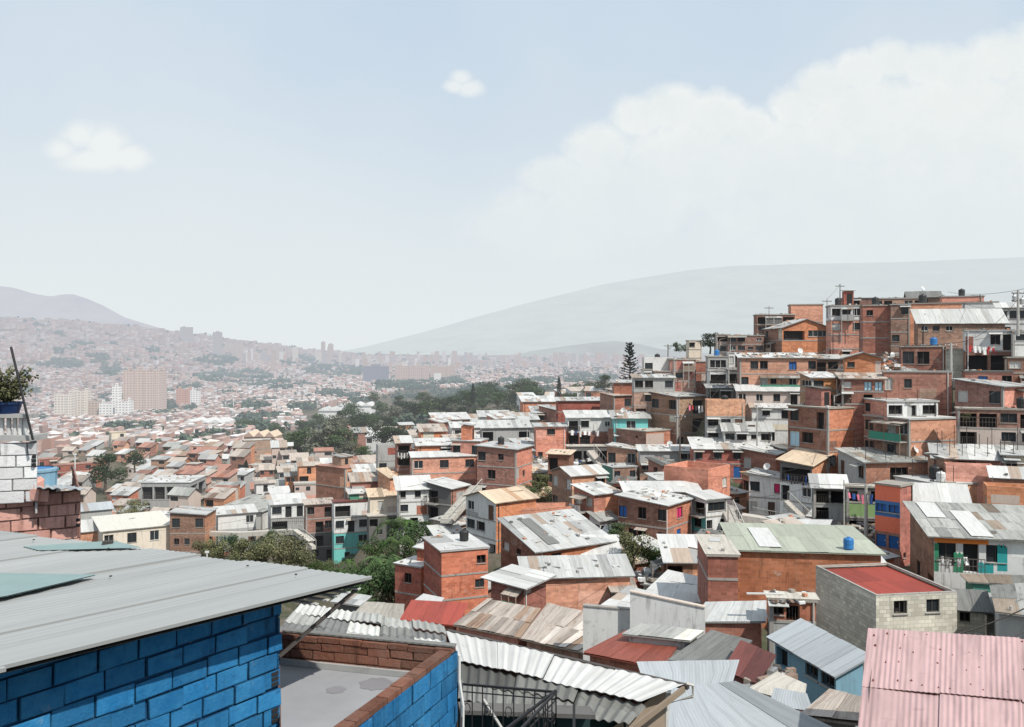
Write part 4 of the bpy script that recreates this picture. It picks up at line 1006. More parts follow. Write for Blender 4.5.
fb.face(fl, 'terrace_floor'); part(fb, 'floor', ter)
for cx_, cy_, r_ in ((376, 684, .19), (336, 690, .11)):
    db = MB(); c = PZ(cx_, cy_, -3.87) + UP * .004; n = 26
    db.face([c + Vector((math.cos(k / n * 6.283) * r_ * (1 + .12 * math.sin(k * 1.7)), math.sin(k / n * 6.283) * r_ * (1 + .1 * math.cos(k * 2.3)), 0)) for k in range(n)], 'damp_patch' if 'damp_patch' in MATS else (flat_mat('damp_patch', (.225, .22, .235), .5) and 'damp_patch')); part(db, 'damp_patch', ter)
pb = MB()
# back parapet and right parapet
def para(A, B, nin, w=.13):
    block_wall(pb, A + nin * w, B + nin * w, zf_, H0 - 3.52 - .035, nin, 'parapet_block', 'parapet_mortar', bl=.30, bh=.11, gap=.012, bump=.006)
    L_ = (B - A).length; t = (B - A).normalized(); x = 0
    while x < L_:
        w_ = rnd.uniform(.24, .36); w_ = min(w_, L_ - x)
        o = A + t * x; o = Vector((o.x, o.y, H0 - 3.56 + rnd.uniform(-.006, .006))) + nin * .004
        if t.cross(nin).z > 0: pb.obox(o, t * (w_ - .015), nin * (w + .01), UP * .06, 'parapet_block', col=rnd.uniform(.55, 1.25))
        else: pb.obox(o + nin * (w + .01), t * (w_ - .015), nin * -(w + .01), UP * .06, 'parapet_block', col=rnd.uniform(.55, 1.25))
        x += w_
    pb.quad(Vector((A.x, A.y, H0 - 3.54)), Vector((B.x, B.y, H0 - 3.54)), Vector((B.x, B.y, H0 - 3.54)) + nin * w, Vector((A.x, A.y, H0 - 3.54)) + nin * w, 'parapet_mortar')
para(P1 + bdir * 2.3, P1, inb); para(P1 + inb * .18, P2, inn)
part(pb, 'parapet', ter)
cb = MB(); a_ = P1 + inb * .131 + inn * .13; cb.obox(Vector((a_.x, a_.y, zf_ + .003)), bdir * 2.1, inb * .06, UP * .07, 'plaster_grey') if bdir.cross(inb).z > 0 else cb.obox(Vector((a_.x, a_.y, zf_ + .003)) + inb * .06, bdir * 2.1, inb * -.06, UP * .07, 'plaster_grey')
part(cb, 'kerb', ter)
# pale weathered capping on the back parapet
cb = MB(); o = P1 + UP * .03; cb.bar(Vector((P1.x, P1.y, H0 - 3.475)) + inb * .05, Vector((P1.x, P1.y, H0 - 3.475)) + bdir * 2.25 + inb * .05, .1, 'roof_dark', .02); part(cb, 'capping', ter)
wb = MB(); out = -inn
block_wall(wb, P2, P1, H0 - 7, H0 - 3.55, out, 'blue_block', 'blue_mortar', bl=.42, bh=.21, gap=.014, bump=.008)
block_wall(wb, P1, P1 + bdir * 2.3, H0 - 7, H0 - 3.55, -inb, 'blue_block', 'blue_mortar', bl=.42, bh=.21)
part(wb, 'wall', ter)
wv = MB(); c = Vector((P1.x, P1.y, 0)) + out * .03 - ddir * 0
wv.tube([c + UP * (H0 - 7), c + UP * (H0 - 4.2) + out * .05, c + UP * (H0 - 3.9), c + UP * (H0 - 3.6)], .02, 'dish_white', 6); part(wv, 'drain_pipe', ter)

# ------------------------------------------------------------------ long white corrugated roof with dark lower sheets
a4 = PZ(456, 660, -6.0); b4 = PZ(642, 703, -6.0); c4 = PZ(684, 686, -5.9); d4 = PZ(446, 631, -5.9)
big = thing('long_roof_house', 'house under a long bright corrugated roof with darker sheets on its near slope', 'house', (b4.x, b4.y, H0 - 9))
rb = MB()
ext = (a4 - b4) * .55; 
corrugated(rb, a4, b4, c4, d4, 'roof_white', rows=1, shades=(.88, 1.0), sheet=1.05, amp=.009); part(rb, 'roof', big)
rb = MB(); e4 = PZ(470, 693, -6.42); f4 = PZ(628, 722, -6.5)
e4 = PZ(458, 700, -6.25); f4 = PZ(629, 727, -6.25)
aa = a4 - UP * .10 + (c4 - b4) * .1; bb_ = b4 - UP * .10 + (c4 - b4) * .1 
corrugated(rb, e4, f4, bb_, aa, 'roof_asbestos', rows=2, shades=(.38, .7), sheet=1.0, amp=.022, jit=.04, cols=(.12, (1.6, 1.6, 1.55)), darkp=.3)  # near slope drawn in darker sheet tones than the upper roof
part(rb, 'lower_roof', big)
gb = MB(); low = H0 - 9.5
def dn(p, z=low): return Vector((p.x, p.y, z))
g0 = f4 + (d4 - c4).normalized() * .35; g1 = c4 + (d4 - c4).normalized() * .35; g2 = b4 + (d4 - c4).normalized() * .35
gb.quad(dn(g0), dn(g1), g1 - UP * .1, g0 - UP * .12, 'wood_plank')
part(gb, 'gable_wall', big)
gb = MB(); w0 = e4 + (b4 - c4).normalized() * -.35 - UP * .05; w1 = f4 + (b4 - c4).normalized() * -.35 + (d4 - c4).normalized() * .36 - UP * .05
flat_mat('teal_dark', (.022, .05, .052), .8); gb.quad(dn(w0), dn(w1), w1, w0, 'teal_dark'); gb.quad(dn(g1), dn(d4), d4 - UP * .1, g1 - UP * .1, 'brick_deep'); gb.quad(dn(d4), dn(e4), e4 - UP * .1, d4 - UP * .1, 'brick_brown'); part(gb, 'wall', big)
eb = MB(); up_ = (c4 - b4).normalized()
eb.bar(c4 + up_ * .04 + (c4 - d4).normalized() * .05 - UP * .02, d4 + up_ * .04 - UP * .02, .09, 'frame_dark', .08); part(eb, 'gutter', big)
eb = MB(); tip = c4 + up_ * .05; eb.tube([tip + UP * .03, tip + Vector((.12, 0, .0)), tip + Vector((.12, 0, -.2)), g1 - UP * .4, dn(g1)], .03, 'rail_pale', 6)
eb.bar(c4 - UP * .05, f4 + (c4 - d4).normalized() * .02 - UP * .05, .05, 'wood_plank', .1); part(eb, 'drain_pipe', big)
FOOT.append((1.2, 16, 4))
# the messy left continuation
A5 = PZ(276, 634, -6.1); B5 = PZ(452, 652, -6.1); C5 = PZ(444, 628, -6.3); D5 = PZ(300, 606, -6.6)
lf = thing('weathered_roof_shed', 'shed with a weathered grey corrugated roof behind the terrace parapet', 'shed', (A5.x, A5.y, H0 - 9))
rb = MB(); corrugated(rb, A5, B5, C5, D5, 'roof_asbestos', rows=3, shades=(.8, 1.7), sheet=.8, amp=.018, jit=.05, cols=(.25, (.5, .5, .52)), darkp=.12); part(rb, 'roof', lf)
wb = MB()
for p, q in ((A5, B5), (B5, C5), (C5, D5), (D5, A5)): wb.quad(dn(p), dn(q), q - UP * .15, p - UP * .15, 'brick_brown')
part(wb, 'wall', lf)
# ------------------------------------------------------------------ iron balcony railing over a teal wall
r0 = PZ(462, 684, -4.45); r1 = PZ(556, 692, -4.45); r2 = PZ(520, 730, -4.45); r3 = PZ(461, 730, -4.3)
bal = thing('iron_balcony', 'black iron balcony railing above a dark teal wall beside the blue terrace', 'balcony', (r1.x, r1.y, H0 - 7))
ib = MB(); hgt = .62
def railrun(p, q, step=.14, curl=True):
    ib.bar(p, q, .028, 'black_iron'); ib.bar(p - UP * hgt, q - UP * hgt, .028, 'black_iron'); ib.bar(p - UP * .1, q - UP * .1, .014, 'black_iron')
    n = max(1, int((q - p).length / step))
    for k in range(n + 1):
        o = p + (q - p) * k / n; ib.bar(o, o - UP * hgt, .016, 'black_iron')
        if curl and k < n and k % 2 == 0:
            m_ = o + (q - p) / n * .5 - UP * .32; t = (q - p).normalized()
            ib.tube([m_ + t * .045 * math.cos(x) + UP * .07 * math.sin(x) for x in [i / 8 * 6.283 for i in range(9)]], .007, 'black_iron', 5, cap=False)
railrun(r0, r1); railrun(r1, r2); railrun(r3, r0 + Vector((0, 0, 0)), curl=False)
part(ib, 'railing', bal)
ib = MB(); ib.bar(r1 + UP * .02, PZ(492, 740, -4.6), .03, 'black_iron'); ib.bar(PZ(484, 700, -5.0), PZ(512, 745, -4.8), .03, 'rail_pale'); ib.bar(PZ(574, 705, -4.6), PZ(574, 745, -4.9), .035, 'black_iron'); part(ib, 'brace', bal)
tb = MB(); o0, o1 = PZ(458, 704, -5.05), PZ(590, 712, -5.1); o0.z = o1.z = H0 - 5.02
tb.quad(Vector((o0.x, o0.y, H0 - 8)), Vector((o1.x, o1.y, H0 - 8)), o1, o0, 'teal_dark'); tb.obox(o0 + UP * .003, o1 - o0, Vector((.05, -.3, 0)), UP * -.06, 'plaster_dark'); part(tb, 'wall', bal)
sb = MB(); s_ = [Vector((p.x, p.y, H0 - 4.45 - hgt - .03)) for p in (r0, r1, r2, r3)]
sb.quad(s_[3], s_[2], s_[1], s_[0], 'plaster_dark'); part(sb, 'slab', bal)

# ------------------------------------------------------------------ pink roof at the right
pk = thing('pink_roof_house', 'house under a faded pink corrugated roof in the lower right corner', 'house', (8.5, 19, H0 - 12))
K0 = PZ(856, 745, -6.75); K1 = PZ(1110, 760, -6.75); K2 = PZ(1110, 712, -6.95); K3 = PZ(862, 686, -7.05)
K4 = PZ(868, 628, -7.0); K5 = PZ(1100, 646, -7.0)
rb = MB()
corrugated(rb, K3 - UP * .0, K2, K5, K4, 'roof_pink', pitch=.105, amp=.0045, rows=1, shades=(.86, 1.05), sheet=1.35, jit=.03)
part(rb, 'roof', pk)
rb = MB(); K3b = K3 - UP * .035 + (K4 - K3) * .06; K2b = K2 - UP * .035 + (K5 - K2) * .06
corrugated(rb, K0, K1, K2b, K3b, 'roof_pink', pitch=.105, amp=.0045, rows=1, shades=(.86, 1.05), sheet=1.35, jit=.03); part(rb, 'lower_roof', pk)
sb = MB()
for fu in np.linspace(.04, .97, 17):
    for fv in (.12, .42, .62, .9):
        if rnd.random() < .5:
            u = fu + rnd.uniform(-.015, .015); v = fv + rnd.uniform(-.06, .06)
            p = (K3 * (1 - u) + K2 * u) * (1 - v) + (K4 * (1 - u) + K5 * u) * v + UP * .03; s = rnd.uniform(.015, .032)
            sb = MB(); sb.lathe(p, [(s * 1.0, -.02), (s * .7, .012), (.001, .03)], 'roof_maroon', 8); part(sb, 'screw', pk)
wb = MB(); kk = [p - UP * .12 for p in (K0, K1, K5, K4)]; kc = sum(kk, Vector()) / 4; kk = [p + (kc - p).normalized() * .3 for p in kk]
for i in range(4): p, q = kk[i], kk[(i + 1) % 4]; wb.quad(dn(p, H0 - 13), dn(q, H0 - 13), q, p, 'block_grey')
part(wb, 'wall', pk); FOOT.append((9, 19, 5))

# ------------------------------------------------------------------ the upper left house: white blocks over bare red blocks
uy = 16.0
L0 = P(-120, 0, uy + 2); La = Vector(XY(37, uy) + (0,)); Lb = Vector(XY(80, uy + .6) + (0,))
ul = thing('left_block_house', 'half painted block house with white upper wall at the left edge', 'house', (La.x, La.y, H0 - 6))
wb = MB(); zt_ = H0 - (442 - 352) / F * uy; zm = H0 - (497 - 352) / F * uy; Lm = Vector(XY(-110, uy - .8) + (0,)); nn = Vector(((La - Lm).y, -(La - Lm).x, 0)).normalized()
block_wall(wb, Lm, La, zm, zt_, nn, 'white_block', 'white_mortar', bl=.42, bh=.215, gap=.02, bump=.02)
block_wall(wb, La, La + Vector((-2.6, 4.5, 0)) * .8, zm - .1, zt_, Vector((.86, .5, 0)), 'white_block', 'white_mortar', bl=.42, bh=.215)
part(wb, 'wall', ul)
wb = MB(); zs_ = H0 - (484 - 352) / F * uy
block_wall(wb, Vector(XY(-110, uy - .9) + (0,)), Lb, H0 - 7, zs_ - .2, Vector((.08, -1, 0)), 'red_block', 'red_mortar', bl=.44, bh=.225, gap=.025, bump=.05)
block_wall(wb, Lb, Lb + Vector((-2.4, 4.5, 0)) * .8, H0 - 7, zs_ - .2, Vector((.88, .47, 0)), 'red_block', 'red_mortar', bl=.44, bh=.225, gap=.02)
for k, (x_, y_) in enumerate(((20, 488), (28, 492), (6, 494), (33, 486))):     # broken mortar lumps where the walls meet
    o = P(x_, y_, uy - .05); tt = Vector((math.cos(k * .5), math.sin(k * .5), .12 * (k - 1.5))); wb.obox(o - UP * .18, tt * .32, Vector((-tt.y * .18, .18, .03)), Vector((.02, 0, .2)), 'red_block', col=.9 + .08 * k)
part(wb, 'lower_wall', ul)
for px_, py_ in ((33.5, 458), (33.5, 462), (33.5, 466), (77.5, 521), (77.5, 526)):
    hb = MB(); o = P(px_, py_, uy + (-.03 if py_ < 500 else .45)); hb.obox(o, Vector((.05, 0, 0)), Vector((0, -.06, 0)), UP * .05, 'dark_room'); part(hb, 'block_hole', ul)  # dark box painted as the shade inside a block hole
sb = MB(); e0 = P(37, 488, uy - .25); e1 = P(88, 490, uy - .1); e2 = P(78, 487, uy + 2.2); e3 = P(37, 483, uy + 2.0)
corrugated(sb, e0, e1, e2, e3, 'roof_bluegrey', pitch=.15, amp=.015, shades=(.9, 1.1), sheet=.9, jit=.01); part(sb, 'lean_to_roof', ul)
# balustrade slab and posts
sb = MB(); s0 = P(-60, 440, uy - .3); s1 = P(33, 440, uy - .15); sb.obox(s0 - UP * .02, s1 - s0, Vector((0, .5, 0)), UP * .1, 'plaster_grey'); sb.obox(P(-60, 418, uy - .2), P(30, 418, uy - .2) - P(-60, 418, uy - .2), Vector((0, .3, 0)), UP * .07, 'plaster_grey')
part(sb, 'slab', ul)
sb = MB()
for x_ in (-12, -5, 2, 9, 15, 21, 26): sb.bar(P(x_, 438, uy - .05), P(x_, 418, uy - .05), .06, 'plaster_white')
part(sb, 'baluster', ul)
bb = MB(); b0 = P(37, 476, uy + 1.2); bb.lathe(b0 - UP * .45, [(.01, 0), (.33, 0), (.36, .55), (.34, .55)], 'plaster_skyblue', 14); bb.lathe(b0 + UP * .1, [(.36, 0), (.30, .05), (.01, .06)], 'tank_blue', 14)
tk = thing('plastic_drum', 'bright blue plastic drum behind the white block wall', 'drum', (b0.x, b0.y, b0.z - .45)); part(bb, 'body', tk)
lb = MB(); lb.lathe(b0 + UP * .1, [(.38, .0), (.38, .04), (.3, .065)], 'plaster_skyblue', 14); part(lb, 'lid', tk)
# pot, plant, leaning bar
pt_ = P(7, 404, uy); pot = thing('plant_pot', 'dark blue flower pot standing on the balustrade', 'flower pot', pt_ - UP * .2)
flat_mat('pot_navy', (.008, .025, .085), .4); pb = MB(); pb.lathe(pt_ - UP * .2, [(.01, 0), (.19, 0), (.245, .2), (.26, .2), (.26, .24), (.235, .24), (.22, .19), (.01, .18)], 'pot_navy', 18); part(pb, 'bowl', pot, smooth=True)
bar = MB(); bar.tube([P(33, 440, uy - .3), P(27, 415, uy - .28), P(11, 347, uy - .1)], .022, 'black_iron', 7); bo = bar.build('leaning_bar', origin=P(33, 440, uy - .3)); tag(bo, 'dark iron bar leaning beside the potted plant', 'bar')
FOOT.append((-9, 18, 4))
POTP = pt_
import re as _re
# ------------------------------------------------------------------ terrain: control samples (column, row, distance)
CT = [(-200, 560, 165), (60, 552, 160), (130, 560, 146), (200, 553, 150), (280, 548, 158), (320, 552, 146), (260, 560, 100), (330, 590, 88), (400, 560, 105), (420, 548, 112),
      (250, 530, 172), (300, 568, 125), (340, 574, 125), (380, 566, 125), (320, 578, 112), (360, 588, 112), (400, 575, 118), (250, 566, 128), (220, 562, 134), (290, 598, 96), (350, 605, 98), (300, 556, 136), (345, 560, 133), (390, 545, 128), (200, 575, 110), (150, 570, 125), (150, 500, 215), (300, 490, 215), (60, 490, 250), (-200, 490, 250), (350, 470, 290), (250, 470, 300), (120, 470, 300), (0, 470, 300), (-300, 470, 300),
      (150, 447, 420), (300, 452, 400), (400, 440, 330), (0, 447, 420), (-300, 447, 450), (470, 430, 260), (520, 418, 300), (440, 424, 420), (560, 408, 330), (600, 402, 300),
      (350, 428, 600), (480, 405, 520), (560, 396, 520), (620, 392, 400), (250, 432, 600), (120, 428, 650), (0, 428, 700), (-300, 425, 700),
      (300, 404, 1000), (150, 414, 1000), (80, 422, 950), (0, 418, 1000), (-300, 412, 1000), (420, 398, 1000), (560, 388, 1000), (650, 385, 1000), (620, 384, 1500),
      (300, 389, 1500), (420, 384, 1500), (560, 378, 1600), (200, 392, 1400), (150, 400, 1350), (90, 405, 1300), (0, 402, 1300), (-300, 395, 1300),
      (0, 372, 1900), (100, 375, 1900), (180, 378, 1950), (240, 380, 2000), (300, 380, 2100), (420, 375, 2200), (560, 371, 2400), (700, 372, 2200),
      (-300, 360, 1900), (-200, 335, 2600), (0, 345, 2600), (100, 347, 2600), (180, 355, 2700), (240, 364, 2800), (330, 371, 3000), (450, 367, 3300), (600, 366, 3500),
      (-300, 310, 3500), (0, 321, 3400), (60, 322, 3400), (110, 327, 3500), (160, 335, 3700), (210, 344, 4000), (260, 352, 4300), (340, 360, 4600), (450, 360, 5000), (620, 360, 5000), (800, 360, 5000),
      (-300, 330, 5000), (0, 335, 5200), (100, 340, 5200), (200, 350, 5600), (300, 356, 6500), (500, 356, 9000), (700, 356, 9000), (1000, 356, 9000), (100, 352, 9000), (-300, 350, 9000),
      (1300, 360, 5000), (1300, 385, 1500), (900, 390, 1200), (1100, 400, 700), (900, 410, 500), (740, 392, 500), (1200, 420, 300),
      (700, 352, 190), (860, 352, 190), (1000, 350, 190), (900, 385, 260), (700, 375, 260), (1100, 352, 150), (1200, 352, 130), (640, 392, 200),
      (1100, 400, 92), (1200, 420, 90), (1100, 460, 82), (1150, 520, 66), (1150, 590, 50), (1150, 660, 34), (1150, 800, 22),
      (520, 480, 122), (560, 470, 128), (500, 520, 108), (460, 540, 105), (440, 525, 112), (660, 575, 84), (740, 530, 90), (700, 590, 66), (600, 570, 90), (620, 600, 78),
      (860, 560, 76), (890, 590, 68), (470, 640, 70), (350, 640, 55), (420, 660, 50), (600, 690, 48), (560, 720, 36), (700, 720, 34), (830, 690, 40), (760, 760, 26), (650, 820, 22),
      (500, 860, 17), (300, 900, 14), (100, 1000, 12), (900, 880, 19), (0, 700, 40), (120, 660, 60), (-200, 700, 40), (-300, 1200, 9), (700, 1300, 9), (1200, 1200, 9), (200, 1500, 7)]
_g = [(x, y, z) for x, y, z in GROUND] + [tuple(P(a, b, c)) for a, b, c in CT]
GU = np.array([(x / y, math.log(y) * .75) for x, y, z in _g if y > 2]); GZ = np.array([z for x, y, z in _g if y > 2]); GY = np.array([y for x, y, z in _g if y > 2])
def ground(xs, ys):
    xs = np.atleast_1d(np.asarray(xs, float)); ys = np.atleast_1d(np.asarray(ys, float))
    out = np.empty(len(xs)); U = np.stack([xs / ys, np.log(ys) * .75], 1)
    for i0 in range(0, len(xs), 4000):
        u = U[i0:i0 + 4000]; d = ((u[:, None, :] - GU[None]) ** 2).sum(2)
        k = np.argpartition(d, 9, axis=1)[:, :9]; dk = np.take_along_axis(d, k, 1)
        w = 1 / (dk + 2e-4) ** 1.5
        ang = (GZ[k] - H0) / GY[k]                       # interpolate in height angle, then back to metres
        a = (w * ang).sum(1) / w.sum(1); sd_ = np.sqrt((w * (ang - a[:, None]) ** 2).sum(1) / w.sum(1)); yk = ys[i0:i0 + 4000]; a = a - np.where(yk < 400, .75 * sd_, 0) - np.where((yk < 200) & (yk > 30), 1.3, 0) / yk; out[i0:i0 + 4000] = H0 + a * ys[i0:i0 + 4000]
    return out
def gz(x, y): return float(ground([x], [y])[0])

def ground_fn(t):
    g = geon(t); n = t.noise(g, .08, 5, .65); n2 = t.noise(g, .8, 5, .7)
    c = t.mix(t.rng(n, .42, .58), (.115, .095, .07), (.05, .06, .032)); c = t.mix(t.rng(n2, .5, .7, 0, .6), c, (.20, .17, .14))
    return c, (n2, .6, .2)
mat('ground_earth', ground_fn, .95, tint=TOWN_HAZE)
us = np.linspace(-1.5, 1.5, 190); ys = np.exp(np.linspace(math.log(4), math.log(30000), 300))
UU, YY = np.meshgrid(us, ys); XX = UU * YY; ZZ = ground(XX.ravel(), YY.ravel()); 
far = YY.ravel() > 9000; ZZ[far] = H0 - 4.0 / 880 * 9000
vs_ = np.stack([XX.ravel(), YY.ravel(), ZZ], 1); nu_, nv_ = len(us), len(ys)
fs_ = [(j * nu_ + i, j * nu_ + i + 1, (j + 1) * nu_ + i + 1, (j + 1) * nu_ + i) for j in range(nv_ - 1) for i in range(nu_ - 1)]
me = bpy.data.meshes.new('ground'); me.from_pydata(vs_.tolist(), [], fs_); me.materials.append(MATS['ground_earth']); me.polygons.foreach_set('use_smooth', [True] * len(fs_))
go = bpy.data.objects.new('ground', me); COL.objects.link(go); struct(go)

# ------------------------------------------------------------------ mountains
def ridge(name, pts, Y, tint, rg, depth=2500, foot=362, c=(.06, .07, .05), seed=1, rough=26):
    m = 'rock_' + name + str(seed)
    def fn(t):
        n = t.noise(sc3(t, geon(t), (1, 1, 2.5)), .0014, 8, .68); n2 = t.noise(geon(t), .006, 5, .7); return t.mix(t.rng(n2, .4, .7, 0, .5), t.mix(t.rng(n, .40, .60), c, tuple(x * 4.5 for x in c)), (.30, .30, .22))
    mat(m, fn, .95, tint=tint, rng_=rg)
    xs = np.arange(pts[0][0], pts[-1][0] + 1, 7); top = np.interp(xs, [p[0] for p in pts], [p[1] for p in pts])
    rows = 12; V = []; Fc = []
    for j in range(rows):
        s = j / (rows - 1); yy = Y - depth * (1 - s)
        for i, x in enumerate(xs):
            tp = (HY - top[i]) / F * Y; bt = (HY - foot) / F * (Y - depth)
            h_ = bt + (tp - bt) * (s ** 1.15); X = (x - CX) / F * Y * (1 - .1 * (1 - s))
            n = noise.noise(Vector((X / 900, yy / 900, seed))) * .7 + noise.noise(Vector((X / 260, yy / 260, seed))) * .35 + noise.noise(Vector((X / 90, yy / 90, seed))) * .2
            V.append((X, yy, H0 + h_ + n * rough * (.3 + s * (1 - s) * 9) * Y / 9000))
    nb = len(xs)
    for i, x in enumerate(xs): V.append((V[(rows - 1) * nb + i][0], Y + depth, H0 - 100))
    for j in range(rows):
        for i in range(nb - 1): Fc.append((j * nb + i, j * nb + i + 1, (j + 1) * nb + i + 1, (j + 1) * nb + i))
    me = bpy.data.meshes.new(name); me.from_pydata(V, [], Fc); me.materials.append(MATS[m]); me.polygons.foreach_set('use_smooth', [True] * len(Fc))
    o = bpy.data.objects.new(name, me); COL.objects.link(o); struct(o)
ridge('mountain', [(-500, 250), (-250, 262), (-60, 281), (0, 286), (14, 288), (30, 293), (50, 297), (60, 295), (72, 294), (88, 299), (104, 306), (115, 315), (130, 319), (150, 325), (175, 332), (200, 338), (240, 344), (300, 351), (340, 356)], 8000, (.64, .655, .725), 3600, seed=3, rough=42)
ridge('mountain', [(300, 357), (360, 348), (420, 333), (480, 316), (520, 305), (560, 295), (600, 285), (640, 278), (690, 270), (730, 266), (800, 264), (900, 262), (1024, 257), (1200, 262), (1500, 280)], 17000, (.695, .75, .775), 6000, seed=5, rough=12, depth=6000)
ridge('hill', [(480, 364), (505, 358), (530, 351), (560, 347), (590, 343), (615, 341), (640, 344), (660, 349), (690, 352), (760, 356), (900, 350), (1100, 345)], 7000, (.60, .64, .68), 4000, seed=7, rough=14, depth=900)

# ------------------------------------------------------------------ valley houses near enough to tell apart
VG = 'small houses packed together on the valley floor'
def free(x, y, r):
    for a, b, c in FOOT:
        if (a - x) ** 2 + (b - y) ** 2 < (c + r) ** 2: return False
    return True
TREEZ = [(285, 348, 385, 470), (560, 600, 372, 402), (340, 560, 372, 420)]
WOODS = [(105, 478, 22, 18), (315, 446, 32, 20), (345, 425, 40, 18), (400, 415, 45, 12), (440, 400, 60, 12), (135, 507, 20, 8), (215, 472, 10, 5), (510, 398, 60, 10), (330, 415, 30, 8), (375, 445, 28, 10)]
def wooded(px, py): return any(((px - a) / c) ** 2 + ((py - b) / d) ** 2 < 1 for a, b, c, d in WOODS)
rv = random.Random(21)
walls_n = [('O', 'orange brick'), ('D', 'red brick'), ('B', 'brown brick'), ('T', 'tan brick'), ('W', 'white'), ('J', 'pinkish'), ('J', 'pinkish'), ('G', 'grey'), ('S', 'salmon'), ('O', 'orange brick'), ('D', 'red brick'), ('T', 'tan brick')]
roofs_n = [('Z', 'patched tin'), ('W', 'white sheet'), ('A', 'grey sheet'), ('U', 'rusty sheet'), ('L', 'red tile'), ('U', 'rusty sheet'), ('S', 'flat slab'), ('W', 'white sheet'), ('L', 'red tile'), ('U', 'rusty sheet')]
row_pool = ['w.w', '.w.', 'w.d', 'kw', 'x.w.', 'k.', 'W.', 'l.w', '.e.', 'ww.w']
nval = 0; Yr = 163.0
while Yr < 400 and nval < 330:
    step = 4.3 + Yr * .004
    x = (-60 - CX) / F * Yr; x1 = (470 - CX) / F * Yr
    while x < x1:
        xx = x + rv.uniform(-1, 1); yy = Yr + rv.uniform(-1.6, 1.6); x += rv.uniform(4.4, 6.2)
        z = gz(xx, yy); px, py = proj((xx, yy, z))
        if wooded(px, py - 3) or not free(xx, yy, 1.6) or py > 548: continue
        if px > 335 and Yr < 240: continue
        if math.sin(xx * .09 + yy * .05) > .985: continue
        sw_, sr_ = rv.choice(walls_n), rv.choice(roofs_n); st = rv.choice([1, 1, 1, 2, 2, 2, 3]) if px > 150 else 1; 
        where = 'near the cream hall' if Yr < 200 and px < 240 else 'below the gully houses' if Yr < 230 else 'in front of the round trees' if px < 150 else 'by the wooded ridge' if px > 280 else 'in the middle of the valley'
        a_, b_ = rv.uniform(3.2, 4.8), rv.uniform(3.4, 5.6); th = (-.25 if px < 250 else .35) + rv.uniform(-.12, .12)
        hh = st * 2.05
        lod = 1 if Yr < 260 else 2
        rr = lambda: rv.choice(row_pool) if lod == 1 else rv.choice(['k.', 'w.w', '.k', 'w.'])
        house('%s %s house with %s roof %s' % (['one storey', 'two storey', 'three storey'][st - 1], sw_[1], sr_[1], where), (xx, yy), th, a_, b_, z + hh, z, sw_[0],
              rv.choice('ttg') + sr_[0] if sr_[0] not in 'S' else 'fS', '/'.join(rr() for _ in range(st)), '/'.join(rr() for _ in range(st)), hL=rv.uniform(.6, 1.6), slab=False,
              debris=.25, rust=.1, dark=.3, group=VG, name='valley_house', r=rv, lod=lod, sw=1.6 if lod == 1 else 3, sl=3 if lod == 1 else 6, rrise=1.2)
        nval += 1
    Yr += step
for bx, by, bY, bw in [(352, 442, 330, 'D'), (366, 446, 320, 'W'), (408, 442, 300, 'O'), (422, 440, 300, 'D'), (438, 436, 300, 'O'), (448, 432, 310, 'T'), (460, 430, 300, 'W'), (378, 440, 350, 'W'), (395, 446, 300, 'O'), (520, 404, 400, 'W'), (545, 404, 380, 'T'), (560, 402, 360, 'O'), (572, 400, 350, 'W'), (430, 444, 270, 'O'), (412, 448, 265, 'D'), (585, 400, 330, 'O')]:
    x, y = XY(bx, bY); z = P(bx, by, bY).z; house('%s house showing between the ridge trees' % dict(walls_n)[bw], (x, y), rv.uniform(-.3, .4), 6, 7.5, z + 3.4, z, bw, 't' + rv.choice('WZU'), 'w.w', 'k.w', hL=1.4, slab=False, group='houses among the ridge trees', name='valley_house', r=rv, lod=2, sw=2, sl=5)
print('valley houses', nval)

